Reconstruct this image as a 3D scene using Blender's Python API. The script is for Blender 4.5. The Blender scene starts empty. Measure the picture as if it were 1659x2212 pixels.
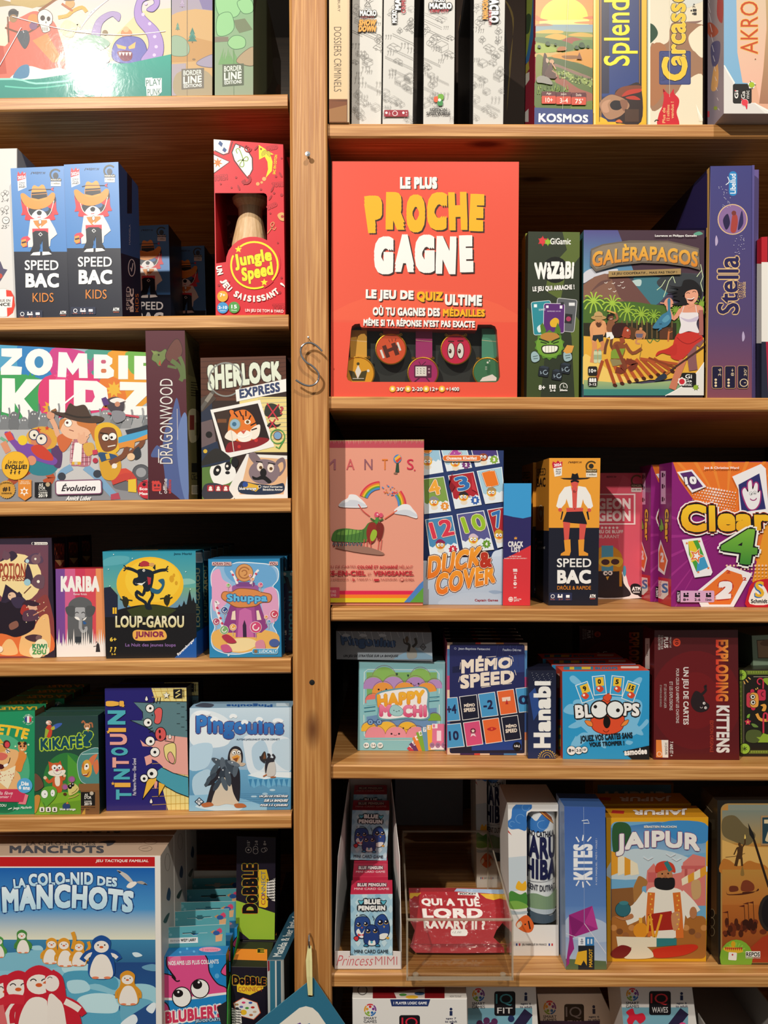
import bpy,math,random
import numpy as np
from mathutils import Vector,Matrix
from mathutils.geometry import tessellate_polygon
random.seed(4)
SC=bpy.context.scene
COL=SC.collection
# ---------------------------------------------------------------- camera, light, exposure
FPX,CX,CY=1660.,829.5,1106. # focal length and centre, pixels of a 1659 x 2212 frame
D,H=1.0375,1.3 # camera to shelf front, camera height (metres)
cam_d=bpy.data.cameras.new('camera');cam=bpy.data.objects.new('camera',cam_d);COL.objects.link(cam)
cam.location=(0,-D,H);cam.rotation_euler=(math.pi/2,0,0)
cam_d.sensor_fit='VERTICAL';cam_d.sensor_height=36.;cam_d.sensor_width=27.
cam_d.lens=36.*FPX/2212.;cam_d.clip_start=.02
SC.camera=cam
SC.view_settings.view_transform='Standard';SC.view_settings.look='None'
SC.view_settings.gamma=1.;SC.view_settings.use_curve_mapping=False
SC.view_settings.exposure=-.34
SC.cycles.transparent_max_bounces=32
world=bpy.data.worlds.new('shop_ambient');SC.world=world;world.use_nodes=True
world.node_tree.nodes['Background'].inputs[0].default_value=(1.,.95,.9,1)
world.node_tree.nodes['Background'].inputs[1].default_value=.22
def spot(name,loc,target,power,col,size,radius):
 d=bpy.data.lights.new(name,'SPOT');d.energy=power;d.color=col
 d.spot_size=math.radians(size);d.spot_blend=.6;d.shadow_soft_size=radius
 o=bpy.data.objects.new(name,d);COL.objects.link(o);o.location=loc
 o.rotation_euler=(Vector(target)-Vector(loc)).to_track_quat('-Z','Y').to_euler()
 return o
spot('ceiling_spotlight',(-1.19,-2.07,3.08),(-.05,0,.72),372,(1.,.945,.86),64,.03)
spot('ceiling_spotlight',(.6,-1.9,3.55),(.1,0,.65),195,(1.,.945,.86),62,.05)
# ---------------------------------------------------------------- helpers
def lin(c):
 if not isinstance(c,str):return tuple(c)
 c=c.lstrip('#')
 if len(c)==3:c=''.join(k*2 for k in c)
 out=[]
 for i in(0,2,4):
  v=int(c[i:i+2],16)/255.
  out.append(v/12.92 if v<=.04045 else((v+.055)/1.055)**2.4)
 return tuple(out)
def px(x,y,Y=0.):
 k=(D+Y)/FPX
 return Vector(((x-CX)*k,Y,H-(y-CY)*k))
def proj(p):
 k=FPX/(D+p[1])
 return(CX+p[0]*k,CY-(p[2]-H)*k)
def ray_plane(x,y,o,n):
 d=Vector(((x-CX)/FPX,1.,-(y-CY)/FPX));c=Vector((0,-D,H))
 return c+d*((Vector(o)-c).dot(n)/d.dot(n))
def tag(o,label=None,cat=None,group=None,kind=None):
 if label:o['label']=label
 if cat:o['category']=cat
 if group:o['group']=group
 if kind:o['kind']=kind
 return o
def homog(q):
 """homography taking pixel quad tl,tr,br,bl to the unit square (0,1),(1,1),(1,0),(0,0)"""
 dst=[(0,1),(1,1),(1,0),(0,0)];A=[];b=[]
 for(x,y),(u,v)in zip(q,dst):
  A.append([x,y,1,0,0,0,-u*x,-u*y]);b.append(u)
  A.append([0,0,0,x,y,1,-v*x,-v*y]);b.append(v)
 h=np.linalg.solve(np.array(A,float),np.array(b,float))
 return np.append(h,1.).reshape(3,3)
# ---- materials
def new_mat(name):
 m=bpy.data.materials.new(name);m.use_nodes=True
 return m,m.node_tree.nodes,m.node_tree.links,m.node_tree.nodes['Principled BSDF']
def print_mat(name,rough,coat=0.,bump=0.,bscale=30,spec=.5):
 m,N,L,b=new_mat(name)
 a=N.new('ShaderNodeAttribute');a.attribute_name='ink'
 L.new(a.outputs['Color'],b.inputs['Base Color'])
 b.inputs['Roughness'].default_value=rough
 b.inputs['Specular IOR Level'].default_value=spec
 b.inputs['Coat Weight'].default_value=coat;b.inputs['Coat Roughness'].default_value=.08
 if bump:
  t=N.new('ShaderNodeTexCoord');n=N.new('ShaderNodeTexNoise');n.inputs['Scale'].default_value=bscale
  n.inputs['Detail'].default_value=4;n.inputs['Distortion'].default_value=1.5
  bu=N.new('ShaderNodeBump');bu.inputs['Strength'].default_value=bump;bu.inputs['Distance'].default_value=.004
  L.new(t.outputs['Object'],n.inputs['Vector']);L.new(n.outputs['Fac'],bu.inputs['Height'])
  L.new(bu.outputs['Normal'],b.inputs['Coat Normal'])
 return m
MAT={'card':print_mat('printed_card_satin',.42,spec=.35),
 'matte':print_mat('printed_card_matte',.7,spec=.2),
 'gloss':print_mat('printed_card_glossy',.36,.2,spec=.4),
 'wrap':print_mat('printed_card_in_shrink_wrap',.5,.22,.03,45,.3)}
def wood_mat(name,axis,c1,c2,c3,rough=.45):
 m,N,L,b=new_mat(name)
 t=N.new('ShaderNodeTexCoord');mp=N.new('ShaderNodeMapping')
 s=[58.,58.,58.];s[axis]=1.3;mp.inputs['Scale'].default_value=s
 oi=N.new('ShaderNodeObjectInfo')
 ad=N.new('ShaderNodeVectorMath');ad.operation='ADD'
 cr=N.new('ShaderNodeVectorMath');cr.operation='SCALE';cr.inputs['Scale'].default_value=3.
 L.new(oi.outputs['Location'],cr.inputs[0]);L.new(t.outputs['Object'],ad.inputs[0]);L.new(cr.outputs[0],ad.inputs[1])
 L.new(ad.outputs[0],mp.inputs['Vector'])
 n1=N.new('ShaderNodeTexNoise');n1.inputs['Scale'].default_value=1.3;n1.inputs['Detail'].default_value=3
 L.new(mp.outputs[0],n1.inputs['Vector'])
 mul=N.new('ShaderNodeMath');mul.operation='MULTIPLY';mul.inputs[1].default_value=6.
 fr=N.new('ShaderNodeMath');fr.operation='PINGPONG';fr.inputs[1].default_value=.5
 L.new(n1.outputs['Fac'],mul.inputs[0]);L.new(mul.outputs[0],fr.inputs[0])
 n2=N.new('ShaderNodeTexNoise');n2.inputs['Scale'].default_value=9;n2.inputs['Detail'].default_value=5
 L.new(mp.outputs[0],n2.inputs['Vector'])
 r1=N.new('ShaderNodeValToRGB');r1.color_ramp.elements[0].position=.08;r1.color_ramp.elements[1].position=.42
 r1.color_ramp.elements[0].color=(*lin(c2),1);r1.color_ramp.elements[1].color=(*lin(c1),1)
 L.new(fr.outputs[0],r1.inputs['Fac'])
 r2=N.new('ShaderNodeValToRGB');r2.color_ramp.elements[0].position=.42;r2.color_ramp.elements[1].position=.66
 r2.color_ramp.elements[0].color=(0,0,0,1);r2.color_ramp.elements[1].color=(.8,.8,.8,1)
 L.new(n2.outputs['Fac'],r2.inputs['Fac'])
 mx=N.new('ShaderNodeMix');mx.data_type='RGBA';mx.inputs['B'].default_value=(*lin(c3),1)
 L.new(r1.outputs[0],mx.inputs['A']);L.new(r2.outputs[0],mx.inputs['Factor'])
 # knots
 mk=N.new('ShaderNodeMapping');sk=[9.,9.,9.];sk[axis]=3.6;mk.inputs['Scale'].default_value=sk
 L.new(ad.outputs[0],mk.inputs['Vector'])
 v=N.new('ShaderNodeTexVoronoi');v.inputs['Scale'].default_value=1.;L.new(mk.outputs[0],v.inputs['Vector'])
 rk=N.new('ShaderNodeValToRGB');rk.color_ramp.elements[0].position=.05;rk.color_ramp.elements[1].position=.12
 rk.color_ramp.elements[0].color=(1,1,1,1);rk.color_ramp.elements[1].color=(0,0,0,1)
 L.new(v.outputs['Distance'],rk.inputs['Fac'])
 mx2=N.new('ShaderNodeMix');mx2.data_type='RGBA';mx2.inputs['B'].default_value=(*lin('6b3d1c'),1)
 L.new(mx.outputs['Result'],mx2.inputs['A']);L.new(rk.outputs[0],mx2.inputs['Factor'])
 L.new(mx2.outputs['Result'],b.inputs['Base Color'])
 b.inputs['Roughness'].default_value=rough
 bu=N.new('ShaderNodeBump');bu.inputs['Strength'].default_value=.25;bu.inputs['Distance'].default_value=.001
 L.new(n2.outputs['Fac'],bu.inputs['Height']);L.new(bu.outputs[0],b.inputs['Normal'])
 return m
W_SHELF=wood_mat('pine_shelf_board',0,'d6a061','ad743a','b98046')
W_POST=wood_mat('pine_post',2,'cc9455','ad7339','ad7239')
W_BACK=wood_mat('shaded_back_panel',0,'4a3a28','3a2c1c','423222',.5)  # shade of the deep recess put into this dark wood colour
W_SIDE=wood_mat('dark_side_panel',2,'4a3523','3a2818','402e1e',.5)  # plain dark brown wood, vertical grain
def plain(name,col,rough=.5,metal=0.,trans=0.,ior=1.45,alpha=1.):
 m,N,L,b=new_mat(name)
 b.inputs['Base Color'].default_value=(*lin(col),1);b.inputs['Roughness'].default_value=rough
 b.inputs['Metallic'].default_value=metal;b.inputs['Transmission Weight'].default_value=trans
 b.inputs['IOR'].default_value=ior;b.inputs['Alpha'].default_value=alpha
 n=N.new('ShaderNodeTexNoise');n.inputs['Scale'].default_value=60
 mr=N.new('ShaderNodeMapRange');mr.inputs['To Min'].default_value=max(0,rough-.04);mr.inputs['To Max'].default_value=rough+.04
 L.new(n.outputs['Fac'],mr.inputs['Value']);L.new(mr.outputs[0],b.inputs['Roughness'])
 return m
def thin_clear(name,tint,refl=.1,rough=.04,bump=0.):
 """clear film or acrylic sheet: mostly transparent, with a glossy reflection"""
 m=bpy.data.materials.new(name);m.use_nodes=True;N=m.node_tree.nodes;L=m.node_tree.links
 N.remove(N['Principled BSDF']);out=N['Material Output']
 tr=N.new('ShaderNodeBsdfTransparent');tr.inputs[0].default_value=(*lin(tint),1)
 gl=N.new('ShaderNodeBsdfGlossy');gl.inputs['Roughness'].default_value=rough
 fr=N.new('ShaderNodeFresnel');ge=N.new('ShaderNodeNewGeometry');io=N.new('ShaderNodeMapRange');io.inputs['To Min'].default_value=1.45;io.inputs['To Max'].default_value=1/1.45
 L.new(ge.outputs['Backfacing'],io.inputs['Value']);L.new(io.outputs[0],fr.inputs['IOR'])
 ad=N.new('ShaderNodeMath');ad.operation='ADD';ad.inputs[1].default_value=refl;L.new(fr.outputs[0],ad.inputs[0])
 mx=N.new('ShaderNodeMixShader');L.new(ad.outputs[0],mx.inputs[0]);L.new(tr.outputs[0],mx.inputs[1]);L.new(gl.outputs[0],mx.inputs[2])
 if bump:
  n=N.new('ShaderNodeTexNoise');n.inputs['Scale'].default_value=45;n.inputs['Distortion'].default_value=2
  bu=N.new('ShaderNodeBump');bu.inputs['Strength'].default_value=bump;bu.inputs['Distance'].default_value=.004
  L.new(n.outputs['Fac'],bu.inputs['Height']);L.new(bu.outputs[0],gl.inputs['Normal'])
 L.new(mx.outputs[0],out.inputs['Surface'])
 return m
# ---- text outlines from the built-in font
_tc={}
def glyph_tris(s,bold,res=3,sp=0.):
 k=(s,bold,res,sp)
 if k not in _tc:
  c=bpy.data.curves.new('t','FONT');c.body=s;c.offset=bold;c.resolution_u=res;c.space_character=1+max(0.,sp-.01)*1.9
  c.dimensions='2D';c.fill_mode='BOTH'
  o=bpy.data.objects.new('t',c)
  me=bpy.data.meshes.new_from_object(o)
  me.calc_loop_triangles()
  n=len(me.vertices);co=np.zeros(n*3);me.vertices.foreach_get('co',co);co=co.reshape(-1,3)[:,:2]
  t=np.array([lt.vertices[:]for lt in me.loop_triangles],int).reshape(-1,3)
  if n:
   lo=co.min(0);hi=co.max(0);dim=np.maximum(hi-lo,1e-3);co=(co-lo)/np.maximum(hi-lo,1e-6)
  bpy.data.objects.remove(o);bpy.data.curves.remove(c);bpy.data.meshes.remove(me)
  _tc[k]=(co,t,dim if n else(1,1))
 return _tc[k]
def spline(pts,n=5,closed=True):
 """Catmull-Rom through the points"""
 P=[np.array(p,float)for p in pts];m=len(P);out=[]
 rng=range(m)if closed else range(m-1)
 for i in rng:
  if closed:a,b,c,d=P[i-1],P[i],P[(i+1)%m],P[(i+2)%m]
  else:a,b,c,d=P[max(i-1,0)],P[i],P[i+1],P[min(i+2,m-1)]
  for k in range(n):
   t=k/n
   out.append(tuple(.5*((2*b)+(-a+c)*t+(2*a-5*b+4*c-d)*t*t+(-a+3*b-3*c+d)*t**3)))
 if not closed:out.append(tuple(P[-1]))
 return out
class Geo:
 """vertices, faces and one ink colour per face corner"""
 def __init__(s):s.v=[];s.f=[];s.c=[];s.m=[]
 def face(s,pts,col,m=0):
  i=len(s.v);s.v+=[tuple(p)for p in pts];s.f.append(tuple(range(i,i+len(pts))))
  c=lin(col);s.c+=[c]*len(pts);s.m.append(m)
 def build(s,name,mats,parent=None,origin=None,smooth=False):
  V=np.array(s.v,float)
  if origin is None:
   origin=np.array([(V[:,0].min()+V[:,0].max())/2,(V[:,1].min()+V[:,1].max())/2,V[:,2].min()])
  origin=np.array(origin,float)
  me=bpy.data.meshes.new(name);me.from_pydata((V-origin).tolist(),[],s.f)
  for mt in(mats if isinstance(mats,(list,tuple))else[mats]):me.materials.append(mt)
  at=me.color_attributes.new('ink','FLOAT_COLOR','CORNER')
  a=np.ones((len(s.c),4));a[:,:3]=np.array([lin(c)for c in s.c]);at.data.foreach_set('color',a.ravel())
  me.polygons.foreach_set('material_index',s.m)
  if smooth:me.polygons.foreach_set('use_smooth',[True]*len(me.polygons))
  me.update()
  o=bpy.data.objects.new(name,me);COL.objects.link(o)
  if parent is not None:
   o.parent=parent;o.location=Vector(origin)-parent.location
  else:o.location=origin
  return o
LAY=.000011
class Face:
 """a flat printed face; art is given in pixels of the photograph (or of a zoomed view of it) and clipped to the face"""
 def __init__(s,geo,corners,dq=None):
  s.g=geo;s.P=[Vector(p)for p in corners] # tl tr br bl
  s.n=(s.P[1]-s.P[3]).cross(s.P[0]-s.P[2]).normalized()
  c=sum(s.P,Vector())/4
  if s.n.dot(Vector((0,-D,H))-c)<0:s.n=-s.n
  s.dq=dq or[proj(p)for p in s.P]
  s.Hm=homog(s.dq);s.k=1;s.o=(0.,0.,1.);s.clipq=None
 def v(s,ox=0,oy=0,sc=1.):s.o=(ox,oy,sc);return s
 def tris(s,XY,T,C):
  """XY (n,2) view px, T (m,3), C one colour or (n,3) linear colours"""
  if len(T)==0:return
  XY=np.asarray(XY,float)/s.o[2]+np.array(s.o[:2])
  h=np.c_[XY,np.ones(len(XY))]@s.Hm.T
  uv=h[:,:2]/h[:,2:3]
  if isinstance(C,str):C=lin(C)
  C=np.asarray(C,float)
  if C.ndim==1:C=np.tile(C,(len(XY),1))
  off=s.n*(LAY*s.k);s.k+=1
  a,b,c,d=[np.array(p+off)for p in s.P]
  for t in T:
   q=uv[t];cc=C[t]
   if(q.max(0)<=0).any()or(q.min(0)>=1).any():continue
   poly=[np.r_[q[i],cc[i]]for i in range(3)]
   if q.min()<0 or q.max()>1:
    for ax,lim,sg in((0,0,1),(0,1,-1),(1,0,1),(1,1,-1)):
     out=[]
     for i in range(len(poly)):
      A=poly[i-1];B=poly[i];da=(A[ax]-lim)*sg;db=(B[ax]-lim)*sg
      if(da>=0)!=(db>=0):out.append(A+(B-A)*(da/(da-db)))
      if db>=0:out.append(B)
     poly=out
     if not poly:break
   if len(poly)<3:continue
   i0=len(s.g.v)
   for p in poly:
    u,w=p[0],p[1]
    s.g.v.append(tuple((a*(1-u)+b*u)*w+(d*(1-u)+c*u)*(1-w)));s.g.c.append(tuple(p[2:5]))
   s.g.f.append(tuple(range(i0,i0+len(poly))));s.g.m.append(0)
 def _col(s,XY,col):
  if isinstance(col,(tuple,list))and isinstance(col[0],str):
   XY=np.asarray(XY,float);ax=1
   if len(col)==3:ax=0
   t=(XY[:,ax]-XY[:,ax].min())/max(np.ptp(XY[:,ax]),1e-6)
   a,b=np.array(lin(col[0])),np.array(lin(col[1]))
   return a+(b-a)*t[:,None]
  return lin(col)
 def pg(s,pts,col):
  T=tessellate_polygon([[Vector((p[0],p[1],0))for p in pts]])
  s.tris(pts,np.array(T,int).reshape(-1,3),s._col(pts,col));return s
 def polys(s,plist,col):
  k=s.k
  for p in plist:s.k=k;s.pg(p,col)
  return s
 def bl(s,pts,col,n=5,o=None):
  pts=spline(pts,n)
  if o:s.ln(pts+[pts[0]],o[1]*2,o[0])
  return s.pg(pts,col)
 def rc(s,x0,y0,x1,y1,col,r=0,rot=0,o=None):
  if r:
   pts=[]
   for cx,cy,a0 in((x1-r,y0+r,-90),(x1-r,y1-r,0),(x0+r,y1-r,90),(x0+r,y0+r,180)):
    for k in range(5):
     a=math.radians(a0+90*k/4);pts.append((cx+r*math.cos(a),cy+r*math.sin(a)))
  else:pts=[(x0,y0),(x1,y0),(x1,y1),(x0,y1)]
  if rot:pts=rotp(pts,((x0+x1)/2,(y0+y1)/2),rot)
  if o:s.ln(pts+[pts[0]],o[1]*2,o[0])
  return s.pg(pts,col)
 def el(s,cx,cy,rx,col,ry=None,rot=0,n=20,o=None,a0=0,a1=360):
  ry=rx if ry is None else ry
  m=n if a1-a0==360 else n+1
  pts=[(cx+rx*math.cos(math.radians(a0+(a1-a0)*k/n)),cy+ry*math.sin(math.radians(a0+(a1-a0)*k/n)))for k in range(m)]
  if rot:pts=rotp(pts,(cx,cy),rot)
  if o:s.pg(rotp([(cx+(rx+o[1])*math.cos(2*math.pi*k/n),cy+(ry+o[1])*math.sin(2*math.pi*k/n))for k in range(n)],(cx,cy),rot),o[0])
  return s.pg(pts,col)
 def ln(s,pts,w,col,sm=0):
  if sm:pts=spline(pts,sm,closed=False)
  XY=[];T=[];P=[np.array(p,float)for p in pts];m=len(P)
  for i in range(m):
   d=P[min(i+1,m-1)]-P[max(i-1,0)];d=d/max(np.hypot(*d),1e-6);nn=np.array([-d[1],d[0]])
   XY+=[P[i]+nn*w/2,P[i]-nn*w/2]
   if i:k=2*i;T+=[(k-2,k-1,k),(k-1,k+1,k)]
  s.tris(XY,np.array(T,int),s._col(XY,col));return s
 def arc(s,cx,cy,r,a0,a1,w,col,n=16):
  return s.ln([(cx+r*math.cos(math.radians(a0+(a1-a0)*k/n)),cy+r*math.sin(math.radians(a0+(a1-a0)*k/n)))for k in range(n+1)],w,col)
 def star(s,cx,cy,r,col,n=5,ri=.45,rot=-90,o=None):
  f=lambda R:[(cx+R*(1 if k%2==0 else ri)*math.cos(math.radians(rot+180*k/n)),cy+R*(1 if k%2==0 else ri)*math.sin(math.radians(rot+180*k/n)))for k in range(2*n)]
  if o:s.pg(f(r+o[1]),o[0])
  return s.pg(f(r),col)
 def tx(s,t,x0,y0,x1,y1,col,b=0.,o=(),turn=0,rot=0,arch=0,sk=0,q=None,sh=None,flip=False,bend=None,res=3,cut=None):
  b0=b;b=min(b,0.);co,T,dim=glyph_tris(t,b,res,b0)
  if len(T)==0:return s
  fb=min(max(0.,b0-b),.13)*.85;u,w=(co[:,0]*dim[0]+fb)/(dim[0]+2*fb),(co[:,1]*dim[1]+fb)/(dim[1]+2*fb)
  if bend:w=bend(u,w)
  if q:
   a,bb,c,d=[np.array(p,float)for p in q]
   XY=(a*(1-u[:,None])+bb*u[:,None])*w[:,None]+(d*(1-u[:,None])+c*u[:,None])*(1-w[:,None])
  elif turn==1:XY=np.c_[x0+(1-w)*(x1-x0),y1-u*(y1-y0)]
  elif turn==-1:XY=np.c_[x0+w*(x1-x0),y0+u*(y1-y0)]
  else:XY=np.c_[x0+u*(x1-x0)+sk*(w-.5),y1-w*(y1-y0)-arch*4*u*(1-u)]
  if flip:XY=np.c_[x0+x1-XY[:,0],y0+y1-XY[:,1]]
  if rot:XY=np.array(rotp(XY,((x0+x1)/2,(y0+y1)/2),rot))
  if isinstance(col,(tuple,list)):C=s._col(XY,col)
  else:C=col
  L2=lambda p,r:math.hypot(p[0]-r[0],p[1]-r[1])
  pw,ph=(L2(q[0],q[1]),L2(q[0],q[3]))if q else(abs(y1-y0),abs(x1-x0))if turn else(abs(x1-x0),abs(y1-y0))
  fu,fv=fb*pw/(dim[0]+2*fb),fb*ph/(dim[1]+2*fb)
  fx,fy=(fv,fu)if turn else(fu,fv)
  ring=[(-1,-1),(1,-1),(1,1),(-1,1)]+([]if fu+fv<.5*s.o[2]else[(-1,0),(1,0),(0,-1),(0,1)])
  if sh:
   for ca,sa in ring:s.k-=.7;s.tris(XY+np.array([sh[0]+ca*fx,sh[1]+sa*fy]),T,sh[2])
  for oc,ow in sorted(o,key=lambda q:-q[1]):
   for j in range(8):s.k-=.7;a=j*math.pi/4;s.tris(XY+np.array([math.cos(a)*(ow+fx),math.sin(a)*(ow+fy)]),T,oc)
  if fu+fv>0:
   for ca,sa in ring:s.k-=.7;s.tris(XY+np.array([ca*fx,sa*fy]),T,C)
  s.tris(XY,T,C);return s
def rotp(pts,c,deg):
 a=math.radians(deg);ca,sa=math.cos(a),math.sin(a)
 return[(c[0]+(p[0]-c[0])*ca-(p[1]-c[1])*sa,c[1]+(p[0]-c[0])*sa+(p[1]-c[1])*ca)for p in pts]
# ---- shelves: pixel ends of each board's front top edge, at the shelf front plane
SH={'L1':((0,210),(621,202)),'L2':((0,686),(623,678.5)),'L3':((0,1084),(628,1076)),'L4':((0,1431),(628,1423)),
 'L5':((0,1768),(629,1759)),'L6':((0,2262),(631,2256)),
 'R1':((708,266),(1659,267.5)),'R2':((710.5,856),(1659,859)),'R3':((715,1314),(1659,1318)),
 'R4':((715,1652.5),(1659,1657)),'R5':((716,2103),(1659,2104)),'R6':((716,2430),(1659,2430))}
SHELF_DEPTH=.58
def shelf_z(name,x):
 a,b=SH[name];A=px(*a);B=px(*b)
 return A.z+(B.z-A.z)*(x-A.x)/(B.x-A.x)
class Box:
 """a carton: front face from its pixel quad (tl tr br bl), standing on a shelf, pushed back dep metres"""
 def __init__(s,q,on=None,Y=None,dep=.05,yaw=0.,col='ffffff',top=None,left=None,right=None,lift=0.):
  tl,tr,br,bl=q
  bc=((bl[0]+br[0])/2,(bl[1]+br[1])/2)
  if Y is None:
   Y=.02
   for _ in range(4):
    Y=(H-shelf_z(on,(bc[0]-CX)*(D+Y)/FPX))*FPX/(bc[1]-CY)-D
  s.Y=Y
  a=math.radians(yaw);s.n=Vector((math.sin(a),-math.cos(a),0));o=px(*bc,Y)
  P=[ray_plane(*p,o,s.n)for p in q]
  if on:
   for i in(2,3):P[i].z=shelf_z(on,P[i].x)+.0003+lift
  s.F=P;back=-s.n*dep;s.B=[p+back for p in P];s.g=Geo();s.on=on
  e=.0006
  tl3,tr3,br3,bl3=P;u=(tr3-tl3).normalized()*e;w=(tl3-bl3).normalized()*e;ins=-s.n*e
  F=[tl3+u-w,tr3-u-w,br3-u+w,bl3+u+w];R=[p+ins for p in P];B=s.B
  g=s.g;top=top or col;left=left or col;right=right or col
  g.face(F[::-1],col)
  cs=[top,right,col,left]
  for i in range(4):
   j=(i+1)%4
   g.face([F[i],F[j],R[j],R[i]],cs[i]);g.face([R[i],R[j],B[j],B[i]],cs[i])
  g.face(B,col)
  s.front=Face(g,P)
  s.top=Face(g,[B[0],B[1],P[1],P[0]]);s.left=Face(g,[B[0],P[0],P[3],B[3]]);s.right=Face(g,[P[1],B[1],B[2],P[2]])
  s.o=None
 def done(s,label,mat='gloss',name='game_box',cat='game box',group=None):
  s.o=s.g.build(name,MAT[mat]if isinstance(mat,str)else mat);tag(s.o,label,cat,group);return s
 def copy(s,label,dy,dx=0.,dz=0.,rz=0.,group=None):
  o=s.o.copy();COL.objects.link(o);back=-s.n
  mv=back*dy+Vector((dx,0,dz))
  if s.on:mv.z+=shelf_z(s.on,mv.x)-shelf_z(s.on,0.)
  o.location=s.o.location+mv;o.rotation_euler.z+=rz;o['label']=label
  if group:o['group']=group;s.o['group']=group
  return o
def empty(name,loc,label,cat,group=None):
 o=bpy.data.objects.new(name,None);COL.objects.link(o);o.location=loc;o.empty_display_size=.02
 return tag(o,label,cat,group)
def boxgeo(g,a,b,col='ffffff',m=0):
 x0,y0,z0=a;x1,y1,z1=b
 v=[(x0,y0,z0),(x1,y0,z0),(x1,y1,z0),(x0,y1,z0),(x0,y0,z1),(x1,y0,z1),(x1,y1,z1),(x0,y1,z1)]
 for f in((3,2,1,0),(4,5,6,7),(0,1,5,4),(1,2,6,5),(2,3,7,6),(3,0,4,7)):g.face([v[i]for i in f],col,m)
def tube(g,pts,r,col='ffffff',seg=10,closed=False,m=0):
 """round bar along points; r a number or one per point"""
 P=[Vector(p)for p in pts];n=len(P);rings=[];up=Vector((.13,.31,.94))
 rr=r if isinstance(r,(list,tuple))else[r]*n
 for i in range(n):
  d=(P[(i+1)%n]-P[i-1])if closed else(P[min(i+1,n-1)]-P[max(i-1,0)])
  d.normalize();a=d.cross(up)
  if a.length<1e-3:a=d.cross(Vector((1,0,0)))
  a.normalize();b=d.cross(a)
  rings.append([P[i]+(a*math.cos(2*math.pi*k/seg)+b*math.sin(2*math.pi*k/seg))*rr[i]for k in range(seg)])
 for i in range(n if closed else n-1):
  A=rings[i];B=rings[(i+1)%n]
  for k in range(seg):g.face([A[k],A[(k+1)%seg],B[(k+1)%seg],B[k]],col,m)
 if not closed:g.face(rings[0],col,m);g.face(rings[-1][::-1],col,m)
def lathe(g,c,prof,axis='z',col='ffffff',seg=24,m=0):
 rings=[]
 for r,h in prof:
  ring=[]
  for k in range(seg):
   a=2*math.pi*k/seg;x,y=r*math.cos(a),r*math.sin(a)
   ring.append(Vector(c)+(Vector((x,y,h))if axis=='z'else Vector((x,h,y))))
  rings.append(ring)
 cols=col if isinstance(col,list)else[col]*(len(prof)-1)
 for i in range(len(rings)-1):
  for k in range(seg):g.face([rings[i][k],rings[i][(k+1)%seg],rings[i+1][(k+1)%seg],rings[i+1][k]],cols[i],m)
# ---------------------------------------------------------------- setting: floor, two bookcases, the post between them
g=Geo();boxgeo(g,(-1.6,-2.2,-.05),(1.6,.8,0.));fl=g.build('floor',plain('dark_floor_boards','4a3a2c',.5));tag(fl,kind='structure')
g=Geo();boxgeo(g,(-1.6,.7,0.),(1.6,.74,2.6));wl=g.build('wall_back',plain('dim_shop_wall','3c342c',.8));tag(wl,kind='structure')
def board(x0,z0,x1,z1,th,parent,name='shelf_board'):
 """shelf board with eased front edges; x0..x1 left to right, z at each end"""
 g=Geo();e=.0022;d=SHELF_DEPTH
 prof=[(0,-e),(e,0),(d,0),(d,-th),(e,-th),(0,-th+e)] # (y, dz)
 A=[(x0,y,z0+dz)for y,dz in prof];B=[(x1,y,z1+dz)for y,dz in prof]
 n=len(prof)
 for i in range(n):
  j=(i+1)%n;g.face([A[i],A[j],B[j],B[i]],'fff')
 g.face(A,'fff');g.face(B[::-1],'fff')
 return g.build(name,W_SHELF,parent)
TH={'L1':30,'L2':30,'L3':31,'L4':32,'L5':32,'L6':30,'R1':31,'R2':29.5,'R3':28,'R4':31,'R5':31,'R6':30}
left_case=empty('bookcase',(-.42,.25,0),'pine bookcase to the left of the post, full of boxed games','bookcase')
right_case=empty('bookcase',(.36,.25,0),'pine bookcase to the right of the post, full of boxed games','bookcase')
for k,((ax,ay),(bx,by))in SH.items():
 A=px(ax,ay);B=px(bx,by)
 if k[0]=='L':
  sl=(B.z-A.z)/(B.x-A.x);x0=-.86;board(x0,A.z+sl*(x0-A.x),B.x,B.z,TH[k]/1600,left_case)
 else:
  sl=(B.z-A.z)/(B.x-A.x);x1=.8;board(A.x,A.z,x1,B.z+sl*(x1-B.x),TH[k]/1600,right_case)
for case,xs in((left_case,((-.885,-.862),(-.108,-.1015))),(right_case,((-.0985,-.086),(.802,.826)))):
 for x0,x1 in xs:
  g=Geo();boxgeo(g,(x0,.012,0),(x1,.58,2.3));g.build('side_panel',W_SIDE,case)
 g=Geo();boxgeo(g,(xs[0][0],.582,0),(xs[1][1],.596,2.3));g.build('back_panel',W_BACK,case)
# post between the bookcases, leaning a hair to the left
g=Geo();PY0=-.008;PY1=.011
def pq(x,y):return px(x,y,PY0)
zt,zb=2.35,0.
def post_x(xa,ya,xb,yb,z):
 A=pq(xa,ya);B=pq(xb,yb);return A.x+(B.x-A.x)*(z-A.z)/(B.z-A.z)
def pl(z):return post_x(624,0,636,2212,z)
def pr(z):return post_x(705,0,716.5,2212,z)
ch=.004
for i in range(1):
 ring=[]
 for z in(zb,zt):
  l,r=pl(z),pr(z)
  ring.append([Vector((l,PY0+ch,z)),Vector((l+ch,PY0,z)),Vector((r-ch*.5,PY0,z)),Vector((r,PY0+ch*.5,z)),Vector((r,PY1,z)),Vector((l,PY1,z))])
 for k in range(6):
  j=(k+1)%6;g.face([ring[0][k],ring[0][j],ring[1][j],ring[1][k]],'fff')
 g.face(ring[0][::-1],'fff');g.face(ring[1],'fff')
post=g.build('wooden_post',W_POST);tag(post,'pine post between the two bookcases with a nail and hooks','post')
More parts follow.
